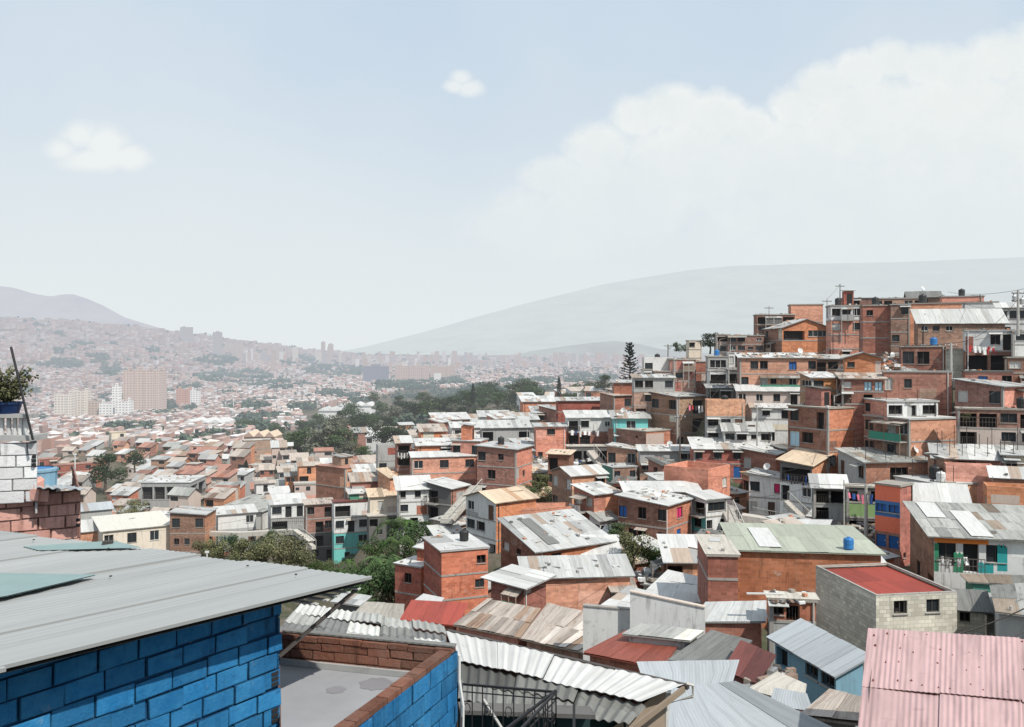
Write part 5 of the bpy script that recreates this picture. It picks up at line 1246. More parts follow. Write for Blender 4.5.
# ------------------------------------------------------------------ small sheds that fill gaps on the slope
rf_ = random.Random(5); SG = 'small makeshift sheds between the hillside houses'; nf = 0
def overlap(bx, by0, bx1, by1, Y):
    ar = (bx1 - bx) * (by1 - by0); s = 0
    for xl, yt, xr, yb, Yh in SIL:
        if Yh < Y - 1: continue
        s += max(0, min(bx1, xr) - max(bx, xl)) * max(0, min(by1, yb) - max(by0, yt))
    return s / max(ar, 1)
near_names = sorted([(v['C'].x, v['C'].y, k) for k, v in HB.items()])
for _ in range(9000):
    px = rf_.uniform(385, 1060); Y = math.exp(rf_.uniform(math.log(58), math.log(175)))
    x, y = XY(px, Y); w, d, hh = rf_.uniform(2.2, 5), rf_.uniform(2.2, 4.2), rf_.choice([2.3, 2.5, 2.8, 4.9])
    if not free(x + w / 2, y + d / 2, max(w, d) * .36): continue
    z = gz(x, y); _, pb_ = proj((x, y, z)); _, pt2 = proj((x, y, z + hh)); pt2 -= 5
    if pt2 < 358 - .0 * px or pb_ > 600 or (px < 520 and pb_ > 560) or (px > 880 and pb_ > 520): continue
    if 530 < px < 590 and 445 < pb_ < 485: continue
    if overlap(px - 2, pt2, px + w * F / Y + 2, pb_, Y) > .5: continue
    sw_, sr_ = rf_.choice(walls_n), rf_.choice([('Z', 'patched tin'), ('W', 'white sheet'), ('A', 'grey sheet'), ('U', 'rusty sheet'), ('T', 'beige'), ('W', 'white sheet'), ('D', 'dark')])
    nb = min(near_names, key=lambda q: (q[0] - x) ** 2 + (q[1] - y) ** 2)[2]
    nbs = 'the ' + ' '.join(_re.split(r' (?:with|under|over|beside|behind|above|below|between|at|of|in|rising|across|along|left|right|sharing|squeezed|wedged|on|beneath|standing|running|next|peeping|joining|alone|partly|two|three) ', nb)[0].split()[:6])
    n_ = 2 if hh > 4 else 1
    rows = '/'.join(rf_.choice(['w.', 'kw', '.e.', 'W.', '...', 'l.', '.x.']) for _ in range(n_))
    house('small %s shed with %s roof by %s' % (sw_[1], sr_[1], nbs), (x, y), -math.atan2(x, y) + rf_.choice([.3, .5, -.3, .9]), d, w, z + hh, z, sw_[0], 't' + sr_[0], rows, rows,
          hL=rf_.uniform(.3, .8), slab=False, debris=1.3, group=SG, name='hillside_shed', r=rf_, lod=1)
    SIL.append((px, pt2, px + w * F / Y, pb_, Y)); nf += 1
print('fill sheds', nf)

# ------------------------------------------------------------------ the rest of the town as one mass
def town_fn(t):
    at = t.add('ShaderNodeVertexColor', layer_name='shade').outputs[0]
    return at
mat('distant_town', town_fn, .9, tint=TOWN_HAZE, rng_=2000.)
rt = np.random.RandomState(4)
pos = []
Y = Yr + 2
while Y < 5200:
    sp = max(5.4, Y * .0056); n = int(1.06 * Y / sp)
    xs = (np.arange(n) / n - .72) * 1.06 * Y + rt.uniform(-.3, .3, n) * sp
    yy = Y + rt.uniform(-.4, .4, n) * sp * 1.2
    for x, y in zip(xs, yy): pos.append((x, y, sp))
    Y += max(6.0, Y * .0112)
pos = np.array(pos); zz = ground(pos[:, 0], pos[:, 1]); px_ = CX + F * pos[:, 0] / pos[:, 1]; py_ = HY - F * (zz - H0) / pos[:, 1]
GREEN = [(60, 365, 26, 5), (95, 360, 14, 5), (85, 345, 10, 3), (55, 352, 8, 3), (110, 370, 10, 8), (120, 400, 20, 4), (40, 422, 12, 4), (170, 410, 26, 8), (235, 378, 40, 6), (215, 362, 22, 5), (280, 386, 28, 4),
         (300, 362, 24, 5), (335, 372, 32, 6), (400, 388, 30, 6), (355, 400, 20, 4), (440, 384, 26, 6), (245, 408, 26, 5), (150, 428, 18, 4), (265, 420, 25, 5), (300, 408, 16, 4), (190, 388, 12, 4), (20, 377, 12, 4), (130, 432, 30, 5),
         (250, 427, 30, 7), (470, 392, 40, 6), (210, 440, 16, 4), (90, 442, 20, 4), (330, 395, 14, 4), (590, 380, 30, 6), (530, 384, 30, 5), (185, 446, 14, 5), (60, 410, 10, 3), (150, 352, 8, 3), (30, 392, 14, 3)]
def green(px, py):
    m = np.zeros(len(px), bool)
    for a, b, c, d in GREEN: m |= ((px - a) / c) ** 2 + ((py - b) / d) ** 2 < 1
    return m
nzf = np.array([noise.noise(Vector((a / 55 + c, b / 70, 9))) for a, b, c in pos])
nz = np.array([noise.noise(Vector((a / 90, b / 90, 3))) for a, b, _ in pos]); 
gm = green(px_, py_) & (nzf + rt.uniform(-.25, .25, len(pos)) > -.12); gm |= (nzf + rt.uniform(-.2, .2, len(pos)) > .52); wm = np.array([wooded(a, b) for a, b in zip(px_, py_)])
keep = ~gm & ~wm & (nz < .48) & (px_ < 720) & (px_ > -260); keep &= ~((px_ > 350) & (pos[:, 1] < 900) & (py_ > 392))
B_ = pos[keep]; Zb = zz[keep]; n = len(B_)
pal = np.array([(.42, .25, .20), (.46, .31, .26), (.33, .23, .20), (.52, .48, .45), (.58, .56, .55), (.48, .34, .29), (.40, .29, .25), (.54, .42, .37), (.30, .27, .26), (.36, .20, .17)])
rpl = np.array([(.62, .61, .59), (.48, .33, .28), (.52, .40, .35), (.40, .38, .37), (.70, .68, .67), (.44, .29, .24), (.58, .52, .47), (.34, .31, .30), (.60, .57, .55)])
V = np.zeros((n, 8, 3)); C_ = np.ones((n, 5, 4, 4)); 
w = B_[:, 2] * rt.uniform(.6, .95, n); d = B_[:, 2] * rt.uniform(.6, .95, n); hgt_ = rt.choice([2.8, 3.2, 5.4, 5.8, 8], n, p=[.36, .28, .22, .10, .04]) * np.clip(B_[:, 2] / 9, .8, 9)
th = np.where(px_[keep] < 250, -.3, .3) + rt.choice([0, .15, -.2], n); cth, sth = np.cos(th), np.sin(th)
for k, (sx, sy) in enumerate(((-1, -1), (1, -1), (1, 1), (-1, 1))):
    ox, oy = sx * w / 2, sy * d / 2; X = B_[:, 0] + ox * cth - oy * sth; Yy = B_[:, 1] + ox * sth + oy * cth
    V[:, k] = np.stack([X, Yy, Zb - 4], 1); tilt = np.where(sy > 0, rt.uniform(.0, 1.1, n), 0)
    V[:, k + 4] = np.stack([X, Yy, Zb + hgt_ + tilt], 1)
base = (np.arange(n) * 8)[:, None]
fc = np.stack([base + np.array(q) for q in ((0, 1, 5, 4), (1, 2, 6, 5), (2, 3, 7, 6), (3, 0, 4, 7), (4, 5, 6, 7))], 1).reshape(-1, 4)
wc = pal[rt.randint(0, len(pal), n)] * rt.uniform(.75, 1.15, (n, 1)); rc_ = rpl[rt.randint(0, len(rpl), n)] * rt.uniform(.7, 1.15, (n, 1))
C_[:, :4, :, :3] = wc[:, None, None, :]; C_[:, 4, :, :3] = rc_[:, None, :]
me = bpy.data.meshes.new('distant_houses'); me.from_pydata(V.reshape(-1, 3).tolist(), [], fc.tolist())
ca = me.color_attributes.new('shade', 'FLOAT_COLOR', 'CORNER'); ca.data.foreach_set('color', C_.astype(np.float32).ravel()); me.materials.append(MATS['distant_town'])
o = bpy.data.objects.new('distant_houses', me); COL.objects.link(o)
tag(o, 'mass of small brick and pale roofed houses covering the far valley and the opposite slope', 'houses', kind='stuff'); print('distant boxes', n)

# ------------------------------------------------------------------ far woods as one mass
def leaf_cluster(V, Fc, Cc, c, rx, ry, rz, n, s, r, dark=.6):
    for _ in range(n):
        while True:
            p = Vector((r.uniform(-1, 1), r.uniform(-1, 1), r.uniform(-1, 1)))
            if p.length < 1: break
        p = p.normalized() * (p.length ** .45)
        nn = (p + Vector((r.uniform(-.8, .8), r.uniform(-.8, .8), r.uniform(-.3, 1.0)))).normalized()
        t = nn.cross(Vector((r.uniform(-1, 1), r.uniform(-1, 1), r.uniform(-1, 1)))).normalized(); b = nn.cross(t)
        o = c + Vector((p.x * rx, p.y * ry, p.z * rz)); k = s * r.uniform(.6, 1.3); i = len(V)
        V += [tuple(o - t * k - b * k * .5), tuple(o + t * k * .2 - b * k * .7), tuple(o + t * k + b * k * .4), tuple(o - t * k * .3 + b * k * .7)]
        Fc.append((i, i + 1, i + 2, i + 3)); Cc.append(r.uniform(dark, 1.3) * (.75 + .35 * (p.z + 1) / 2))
def leaf_mesh(name, V, Fc, Cc, m):
    me = bpy.data.meshes.new(name); me.from_pydata(V, [], Fc); me.materials.append(MATS[m])
    ca = me.color_attributes.new('shade', 'FLOAT_COLOR', 'CORNER'); a = np.ones((len(Fc), 4, 4), np.float32); a[:, :, :3] = np.array(Cc, np.float32)[:, None, None]; ca.data.foreach_set('color', a.ravel()); me.update()
    return me
rw = random.Random(9); V, Fc, Cc = [], [], []
gi = np.where((gm & (px_ < 700) & (px_ > -200)))[0]
for i in gi:
    if rw.random() < .15: continue
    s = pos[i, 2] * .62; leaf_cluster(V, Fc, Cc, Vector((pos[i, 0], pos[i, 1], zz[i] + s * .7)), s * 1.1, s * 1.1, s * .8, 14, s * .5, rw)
oi_ = np.where(~gm & (px_ < 720) & (px_ > -200))[0]
for i in oi_:
    if rw.random() < .045:
        s = min(pos[i, 2] * .45, 7); leaf_cluster(V, Fc, Cc, Vector((pos[i, 0] + 3, pos[i, 1] - 4, zz[i] + s * 1.1)), s, s, s * .8, 12, s * .5, rw)
o = bpy.data.objects.new('distant_trees', leaf_mesh('distant_trees', V, Fc, Cc, 'far_leaf')); COL.objects.link(o)
tag(o, 'far off patches of trees scattered through the valley town', 'trees', kind='stuff')

# ------------------------------------------------------------------ apartment towers in the valley
def tower_mat(name, c, c2, tint=TOWN_HAZE, rg=2300.):
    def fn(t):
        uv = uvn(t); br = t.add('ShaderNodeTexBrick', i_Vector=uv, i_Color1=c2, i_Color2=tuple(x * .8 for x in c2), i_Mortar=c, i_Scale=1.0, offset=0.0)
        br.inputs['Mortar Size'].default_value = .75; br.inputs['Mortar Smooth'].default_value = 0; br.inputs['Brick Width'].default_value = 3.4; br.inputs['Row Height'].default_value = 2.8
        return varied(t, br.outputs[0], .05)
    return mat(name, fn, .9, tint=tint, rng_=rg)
tower_mat('tower_white', (.80, .79, .76), (.36, .36, .36)); tower_mat('tower_brick', (.52, .30, .22), (.28, .19, .16)); tower_mat('tower_cream', (.68, .62, .54), (.36, .32, .28))
tower_mat('tower_pink', (.54, .43, .37), (.32, .27, .25)); tower_mat('tower_grey', (.34, .35, .38), (.2, .21, .23)); tower_mat('tower_tan', (.48, .36, .30), (.28, .23, .2)); tower_mat('tower_blue', (.14, .18, .26), (.09, .11, .15))
TG = 'apartment towers in the hazy valley'
def tower(label, x0, x1, yt, yb, Y, m, segs=3, dep=None, top=True, group=TG):
    A = P(x0, yb, Y); B = P(x1, yb, Y); w = B.x - A.x; dep = dep or w * .7; zt = P(x0, yt, Y).z; zb = A.z - 25
    root = thing('apartment_tower', label, 'apartment tower', (A.x, A.y, A.z), group); wb = MB()
    wb.quad((A.x, Y + .6, zb), (B.x, Y + .6, zb), (B.x, Y + .6, zt - 1), (A.x, Y + .6, zt - 1), m)
    for i in range(segs):
        u0 = A.x + w * i / segs; u1 = A.x + w * (i + 1) / segs - w * .06; off = (i % 2) * dep * .12; h_ = zt - (0 if i % 2 == 0 else rv.uniform(0, .06) * (zt - zb))
        for (ax, ay, bx, by) in ((u0, Y + off, u1, Y + off), (u1, Y + off, u1, Y + dep), (u1, Y + dep, u0, Y + dep), (u0, Y + dep, u0, Y + off)): wb.quad((ax, ay, zb), (bx, by, zb), (bx, by, h_), (ax, ay, h_), m)
        wb.quad((u0, Y + off, h_), (u1, Y + off, h_), (u1, Y + dep, h_), (u0, Y + dep, h_), 'concrete_slab')
    part(wb, 'wall', root)
    if top:
        for i in range(0, segs, 2):
            tb = MB(); u = A.x + w * (i + .3) / segs; tb.obox((u, Y + dep * .3, zt + .02), (w / segs * .35, 0, 0), (0, dep * .3, 0), (0, 0, 3.2), m); part(tb, 'stair_head', root)
T_ = tower
T_('broad pinkish brown brick tower, largest in the valley', 123, 159, 370, 414, 1015, 'tower_pink', 7)
T_('cream tower pair at the left of the white blocks, nearer half', 54, 71, 394, 424, 950, 'tower_cream', 3); T_('cream tower pair at the left of the white blocks, farther half', 71, 87, 391, 422, 975, 'tower_cream', 3)
T_('white and pink striped block between cream and white towers', 88, 100, 401, 423, 955, 'tower_tan', 2); T_('bright white apartment block beside the striped block', 99, 114, 403, 423, 950, 'tower_white', 3)
T_('white apartment block touching the big brown tower', 115, 130, 401, 422, 945, 'tower_white', 3); T_('slim pale tower behind the white blocks', 112, 120, 386, 410, 1000, 'tower_white', 1)
T_('reddish brown block with white edge beyond the big tower', 176, 191, 389, 405, 1150, 'tower_brick', 3); T_('white narrow block beside the reddish one', 190, 199, 390, 404, 1150, 'tower_white', 2)
T_('pale brick tower behind the reddish block', 180, 197, 379, 392, 1700, 'tower_tan', 3)
T_('grey twin tower on the far slope, left one', 180, 191, 327, 342, 3200, 'tower_grey', 2, group='hazy towers'); T_('grey slim tower on the far slope, right one', 213, 221, 332, 349, 3000, 'tower_grey', 1, group='hazy towers')
T_('dark bluish office block low on the valley floor', 363, 388, 366, 377, 1700, 'tower_blue', 1); T_('wide brown slab block right of the dark bluish one', 395, 429, 366, 384, 1650, 'tower_tan', 5)
T_('pale slab block between the dark block and the ridge trees', 430, 455, 366, 382, 1800, 'tower_tan', 3); T_('tall white chimney like tower at the valley centre', 448, 451, 358, 380, 1900, 'tower_white', 1, top=False)
T_('white cube building below the wide brown slab', 434, 441, 373, 381, 1500, 'tower_white', 1, top=False)
T_('twin slender tower on the skyline, left of the two', 321, 325, 342, 358, 3400, 'tower_tan', 1); T_('twin slender tower on the skyline, right of the two', 328, 333, 344, 358, 3400, 'tower_tan', 1)
rq = random.Random(31)
for (xa, xb, ya, yb, n, Yf) in ((222, 262, 340, 349, 12, 3300), (262, 330, 346, 352, 16, 3300), (330, 470, 350, 357, 40, 3500), (470, 640, 352, 358, 46, 3700), (230, 300, 350, 358, 10, 2600), (440, 520, 358, 366, 16, 2600), (520, 660, 360, 366, 16, 2600), (340, 420, 358, 364, 10, 2500)):
    for _ in range(n):
        x = rq.uniform(xa, xb); w = rq.uniform(2, 5.5); y = rq.uniform(ya, yb); hh = rq.uniform(7, 19); k = rq.choice(['tower_white', 'tower_tan', 'tower_tan', 'tower_grey', 'tower_cream', 'tower_brick', 'tower_tan']); Yd = Yf * rq.uniform(.9, 1.15)
        where = 'beyond the dense wood' if x < 500 else 'left of the pine tree' if x > 560 else 'below the far mountain'
        T_('faint hazy %s %s tower %s' % ({'tower_white': 'white', 'tower_tan': 'tan', 'tower_grey': 'grey', 'tower_cream': 'cream', 'tower_brick': 'brick'}[k], 'slim' if w < 3.5 else 'broad', where), x, x + w, y, y + hh, Yd, k, rq.choice([1, 2]), top=False, group='faint skyline towers')
def box_hall(label, x0, x1, yt, yb, Y, wm, rm, dep=30):
    A = P(x0, yb, Y); B = P(x1, yb, Y); z = P(x0, yt, Y).z; root = thing('warehouse', label, 'warehouse', (A.x, A.y, A.z)); wb = MB(); w = B.x - A.x
    wb.obox((A.x, A.y, A.z - 6), (w, 0, 0), (0, dep, 0), (0, 0, z - A.z + 6), wm); part(wb, 'wall', root)
    rb = MB(); 
    for k in range(3):
        xa, xb = A.x + w * k / 3, A.x + w * (k + 1) / 3; xm = (xa + xb) / 2
        rb.quad((xa, Y - 1, z + .1), (xm, Y - 1, z + 2.5), (xm, Y + dep, z + 2.5), (xa, Y + dep, z + .1), rm); rb.quad((xm, Y - 1, z + 2.5), (xb, Y - 1, z + .1), (xb, Y + dep, z + .1), (xm, Y + dep, z + 2.5), rm); rb.face(((xa, Y - .99, z + .1), (xb, Y - .99, z + .1), (xm, Y - .99, z + 2.5)), wm)
    part(rb, 'roof', root)
box_hall('long white roofed hall in the middle of the valley', 182, 222, 423, 430, 640, 'plaster_white', 'roof_white'); box_hall('white factory hall with grey side beyond the wood', 338, 372, 406, 412, 760, 'plaster_white', 'roof_white')
box_hall('low pale hall beside the factory hall', 318, 342, 411, 415, 720, 'plaster_white', 'roof_zinc'); box_hall('orange gabled hall on the wooded ridge', 325, 350, 430, 440, 430, 'brick_tan', 'roof_tile', 12)
box_hall('small white hall under the wooded ridge', 372, 388, 440, 446, 380, 'plaster_white', 'roof_white', 12); box_hall('brick block of flats roof at the valley centre', 244, 275, 437, 446, 420, 'brick_tan', 'roof_tan', 14)
for i, (x, y0, y1, Y, lb) in enumerate([(233.5, 397, 412, 900, 'tall white light mast left of the wooded ridge'), (311.5, 400, 413, 950, 'tall white light mast above the wooded ridge'), (75, 455, 487, 230, 'white mast in front of the red apartment block'), (207, 553, 564, 95, 'white pole among the olive bushes'), (246.7, 352, 364, 2500, 'thin white mast on the far city edge')]):
    mb = MB(); a, b = P(x, y1 + 4, Y), P(x, y0, Y); r_ = Y * .00045 + .03; mb.tube([a, b], r_, 'frame_white', 6); mb.obox(b - Vector((r_ * 3, r_, 0)), (r_ * 6, 0, 0), (0, r_ * 2, 0), (0, 0, r_ * 3), 'frame_white')
    o = mb.build('light_mast', origin=a); tag(o, lb, 'mast')
# ------------------------------------------------------------------ trees
def tree_proto(kind, seed):
    """unit tree about 1 m tall: returns crown and trunk meshes"""
    r = random.Random(seed); V, Fc, Cc = [], [], []; tb = MB()
    def lobe(c, rx, rz, n, s): leaf_cluster(V, Fc, Cc, Vector(c), rx, rx, rz, n, s, r)
    m = {'broad': 'leaf_dark', 'mid': 'leaf_mid', 'olive': 'leaf_olive', 'grey': 'leaf_grey', 'bush': 'leaf_olive', 'dense': 'leaf_mid'}.get(kind, 'needle')
    if kind in ('broad', 'mid', 'olive', 'grey'):
        tb.tube([(0, 0, 0), (.02, 0, .2), (0, .01, .42)], [.035, .028, .02], 'bark')
        for k in range(16):
            a = r.random() * 6.28; rad = r.uniform(.05, .30) if k else 0; z = r.uniform(.38, .84); c = (math.cos(a) * rad, math.sin(a) * rad, z)
            tb.tube([(0, .01, .36), (c[0] * .5, c[1] * .5, (z + .36) / 2), c], [.014, .009, .004], 'bark', 5)
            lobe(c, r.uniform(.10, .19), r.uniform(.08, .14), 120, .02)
    elif kind in ('bush', 'dense'):
        tb.tube([(0, 0, 0), (0, 0, .4)], [.02, .012], 'bark')
        for k in range(22):
            a = r.random() * 6.28; rad = r.uniform(.0, .52); z = r.uniform(.1, .8 - rad * .5)
            lobe((math.cos(a) * rad, math.sin(a) * rad, z), r.uniform(.11, .2), r.uniform(.1, .18), 110, .02)
            tb.tube([(0, 0, .05), (math.cos(a) * rad, math.sin(a) * rad, z)], [.01, .004], 'bark', 5)
    elif kind == 'pine':     # araucaria: tiers of drooping boughs
        tb.tube([(0, 0, 0), (0, 0, .98)], [.022, .004], 'bark')
        for j in range(17):
            z = .14 + j * .05; L_ = .19 * (1 - (z - .1) / 1.0) ** .75 + .012; nb = 6
            for k in range(nb):
                if r.random() < .2: continue
                a = k / nb * 6.28 + j * .6 + r.uniform(-.2, .2); L2 = L_ * r.uniform(.75, 1.15)
                for q in range(7):
                    t = (q + .6) / 7; leaf_cluster(V, Fc, Cc, Vector((math.cos(a) * L2 * t, math.sin(a) * L2 * t, z + .05 * t * t)), .017, .017, .009, 7, .012, r)
    elif kind == 'cypress':
        tb.tube([(0, 0, 0), (0, 0, .9)], [.02, .004], 'bark')
        for j in range(24): 
            z = .08 + j * .038; rr = .13 * math.sin(min(1, (1.02 - z) * 1.5) * 1.57) ; leaf_cluster(V, Fc, Cc, Vector((r.uniform(-.01, .01), 0, z)), rr, rr, .05, 60, .02, r)
    elif kind == 'palm' or kind == 'banana':
        tb.tube([(0, 0, 0), (.03, 0, .3), (.0, 0, .55)], [.03, .022, .02], 'bark')
        nb = 13 if kind == 'palm' else 9
        for k in range(nb):
            a = k / nb * 6.28 + r.uniform(-.2, .2); L_ = r.uniform(.32, .5); up = r.uniform(.1, .42); d = Vector((math.cos(a), math.sin(a), 0)); sd = Vector((-d.y, d.x, 0)); prev = None; N_ = 8
            for q in range(N_ + 1):
                t = q / N_; p = Vector((0, 0, .55)) + d * L_ * t + Vector((0, 0, up * t * 1.4 - (up + .35) * t * t))
                if prev is not None:
                    if kind == 'palm':
                        for s in (-1, 1):
                            for e in (0, .5):
                                b0 = prev + (p - prev) * e; w = .13 * math.sin(t * 2.6 + .3); i = len(V); tip = b0 + sd * s * w + d * .05 - Vector((0, 0, .05))
                                V += [tuple(b0), tuple(b0 + d * .018), tuple(tip + d * .006), tuple(tip)]; Fc.append((i, i + 1, i + 2, i + 3)); Cc.append(r.uniform(.7, 1.5))
                    else:
                        for s in (-1, 1):
                            w0 = .07 * math.sin((t - 1 / N_) * 3.1 + .05); w1 = .07 * math.sin(min(t, .98) * 3.1 + .03); i = len(V)
                            V += [tuple(prev), tuple(prev + sd * s * w0 - Vector((0, 0, .02))), tuple(p + sd * s * w1 - Vector((0, 0, .02))), tuple(p)]; Fc.append((i, i + 1, i + 2, i + 3)); Cc.append(r.uniform(.8, 1.6))
                prev = p
        m = 'leaf_mid'
    return leaf_mesh('crown', V, Fc, Cc, m), tb
PROTO = {}
def tree(kind, label, px, pbase, Y, hpx, wide=1.0, group=None, nm=None, variant=0, rot=None):
    key = (kind, variant)
    if key not in PROTO:
        cm, tb = tree_proto(kind, hash(kind) % 7 + variant * 13 if False else sum(map(ord, kind)) + variant * 13); to = tb.build('trunk', origin=(0, 0, 0)); tm = to.data; bpy.data.objects.remove(to); PROTO[key] = (cm, tm)
    cm, tm = PROTO[key]; p = P(px, pbase, Y); h_ = hpx / F * Y
    h_ *= 1.25 if kind in ('bush', 'dense', 'palm', 'banana') else 1
    root = thing(nm or {'broad': 'tree', 'mid': 'tree', 'olive': 'tree', 'grey': 'tree', 'bush': 'bush', 'dense': 'bush', 'pine': 'pine_tree', 'cypress': 'cypress_tree', 'palm': 'palm_tree', 'banana': 'banana_plant'}[kind], label, {'bush': 'bush', 'dense': 'bush', 'banana': 'plant', 'palm': 'palm'}.get(kind, 'tree'), p, group)
    root.scale = (h_ * wide, h_ * wide, h_); root.rotation_euler = (0, 0, rot if rot is not None else (px * 1.37) % 6.28)
    for n_, me_ in (('crown', cm), ('trunk', tm)):
        o = bpy.data.objects.new(n_, me_); COL.objects.link(o); o.parent = root
    FOOT.append((p.x, p.y, 1)); return root
tree('pine', 'tall tiered pine standing alone against the far hill', 630, 392, 165, 50, 1.15)
tree('broad', 'dark bushy tree between the pale houses at the crest', 710, 354, 150, 24, 1.2)
tree('cypress', 'thin dark cypress on the ridge left of the pine', 559, 400, 330, 24, .9); tree('cypress', 'small dark cypress inside the wooded ridge', 473, 404, 420, 21, 1)
tree('cypress', 'dark narrow conifer in the middle of the valley roofs', 246, 477, 240, 17, 1.5)
tree('broad', 'large round dark tree by the red apartment block', 105, 494, 222, 46, 1.1); tree('broad', 'round dark tree right of the large one', 135, 474, 272, 27, 1.15, variant=1)
tree('bush', 'wide olive bush above the cream hall', 135, 516, 180, 17, 1.3); tree('broad', 'low dark tree near the valley centre', 215, 488, 230, 18, 1.4)
tree('grey', 'pale greyish tree at the left of the valley centre', 217, 487, 235, 17, 1.2, variant=1)
WG = 'trees of the wooded ridge in the middle distance'
rk = random.Random(77)
ridge_trees = [(300, 462, 300, 34, 'mid'), (322, 464, 290, 40, 'grey'), (342, 460, 290, 34, 'mid'), (292, 452, 330, 22, 'mid'), (335, 440, 380, 26, 'grey'), (345, 432, 420, 24, 'broad'), (362, 436, 400, 26, 'broad'), (352, 420, 480, 20, 'mid'),
    (385, 452, 300, 30, 'broad'), (402, 450, 300, 26, 'broad'), (425, 450, 290, 24, 'mid'), (372, 432, 400, 20, 'mid'), (396, 428, 420, 24, 'grey'), (415, 424, 440, 26, 'broad'), (428, 426, 430, 26, 'mid'), (442, 420, 440, 26, 'broad'),
    (455, 420, 430, 26, 'broad'), (468, 412, 470, 24, 'broad'), (482, 410, 480, 26, 'mid'), (490, 406, 500, 26, 'broad'), (498, 412, 440, 22, 'mid'), (512, 406, 470, 24, 'broad'), (524, 406, 460, 28, 'mid'), (536, 410, 420, 26, 'mid'),
    (548, 408, 420, 18, 'grey'), (575, 398, 380, 16, 'mid'), (588, 396, 350, 14, 'grey'), (604, 393, 330, 20, 'broad'), (478, 422, 380, 16, 'mid'), (508, 420, 360, 18, 'grey'), (455, 430, 340, 16, 'mid'), (250, 436, 560, 18, 'mid'), (262, 436, 540, 16, 'broad'),
    (275, 440, 500, 18, 'mid'), (240, 434, 580, 14, 'mid'), (228, 452, 420, 12, 'mid'), (382, 418, 520, 18, 'mid'), (400, 410, 560, 16, 'broad'), (424, 406, 560, 16, 'mid'), (320, 428, 520, 16, 'mid'), (308, 436, 480, 18, 'broad'), (375, 404, 640, 14, 'mid'), (350, 462, 280, 22, 'grey'), (365, 462, 270, 18, 'mid')]
kn = {'mid': 'green', 'grey': 'greyish green', 'broad': 'dark green'}
for (x, y, Y, hp, k) in ridge_trees:
    where = 'left end of the ridge' if x < 360 else 'middle of the ridge' if x < 460 else 'right end of the ridge'
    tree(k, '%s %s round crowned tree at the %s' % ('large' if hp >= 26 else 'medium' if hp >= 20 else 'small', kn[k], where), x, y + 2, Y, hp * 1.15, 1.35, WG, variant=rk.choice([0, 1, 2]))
for _ in range(38):
    x = rk.uniform(290, 600); y = np.interp(x, [290, 350, 420, 480, 560, 600], [455, 445, 425, 410, 404, 398]) + rk.uniform(-12, 8); Y = rk.uniform(330, 520); k = rk.choice(['mid', 'grey', 'broad', 'mid']); hp = rk.uniform(9, 17)
    where = 'left end of the ridge' if x < 360 else 'middle of the ridge' if x < 460 else 'right end of the ridge'
    tree(k, '%s %s round crowned tree at the %s' % ('small', kn[k], where), x, y + 3, Y, hp, 1.5, WG, variant=rk.choice([0, 1, 2]))
vt = [(92, 486, 238), (118, 488, 238), (98, 474, 262), (112, 480, 250), (196, 482, 245), (228, 486, 240), (262, 496, 212), (150, 520, 178), (90, 500, 210), (175, 452, 400), (240, 447, 430), (265, 452, 400), (130, 452, 400), (205, 447, 440), (230, 441, 520), (140, 441, 520), (60, 450, 420), (75, 467, 300), (60, 432, 700), (90, 440, 560), (120, 436, 560), (160, 432, 620), (185, 446, 450), (150, 452, 400), (200, 460, 330), (170, 470, 300), (250, 462, 330), (270, 470, 300), (190, 437, 560), (215, 430, 640), (20, 445, 470), (300, 478, 240), (230, 494, 210), (180, 505, 200), (285, 485, 235), (50, 440, 520), (80, 455, 380), (225, 470, 280), (160, 488, 240)]
for i, (x, y, Y) in enumerate(vt):
    k = ['mid', 'broad', 'grey', 'mid'][i % 4]
    tree(k, 'small %s tree among the valley roofs' % kn[k], x, y + 1, Y, 9 + (i * 7) % 7, 1.5, 'trees scattered among the valley roofs', variant=i % 3)
BG_ = 'bushes along the gully under the white houses'
for i, (x, y, Y, hp, k) in enumerate([(205, 560, 120, 22, 'bush'), (222, 562, 116, 26, 'bush'), (243, 566, 112, 32, 'bush'), (262, 570, 110, 38, 'bush'), (283, 574, 108, 42, 'bush'), (302, 576, 106, 30, 'bush'), (318, 580, 104, 22, 'dense'), (232, 556, 125, 22, 'dense'), (272, 556, 120, 26, 'dense'), (216, 556, 128, 14, 'dense')]):
    tree(k, '%s bush in the gully, number %s counted from the left' % ('yellowish olive' if k == 'bush' else 'dark green', ['one', 'two', 'three', 'four', 'five', 'six', 'seven', 'eight', 'nine', 'ten'][i]) if False else '%s bush in the gully %s' % ('yellowish olive' if k == 'bush' else 'dark green', ['nearest the brown brick house', 'under the blue tarpaulin wall', 'left of the tallest olive bush', 'below the carport house, tall', 'tallest of the olive row', 'right of the tallest olive bush', 'under the spiral stair', 'behind the olive bushes at left', 'behind the tallest olive bushes', 'low beside the brown brick house'][i]), x, y, Y, hp, .95, BG_, variant=i % 3)
PG = 'palms and broad leaved plants filling the gully'
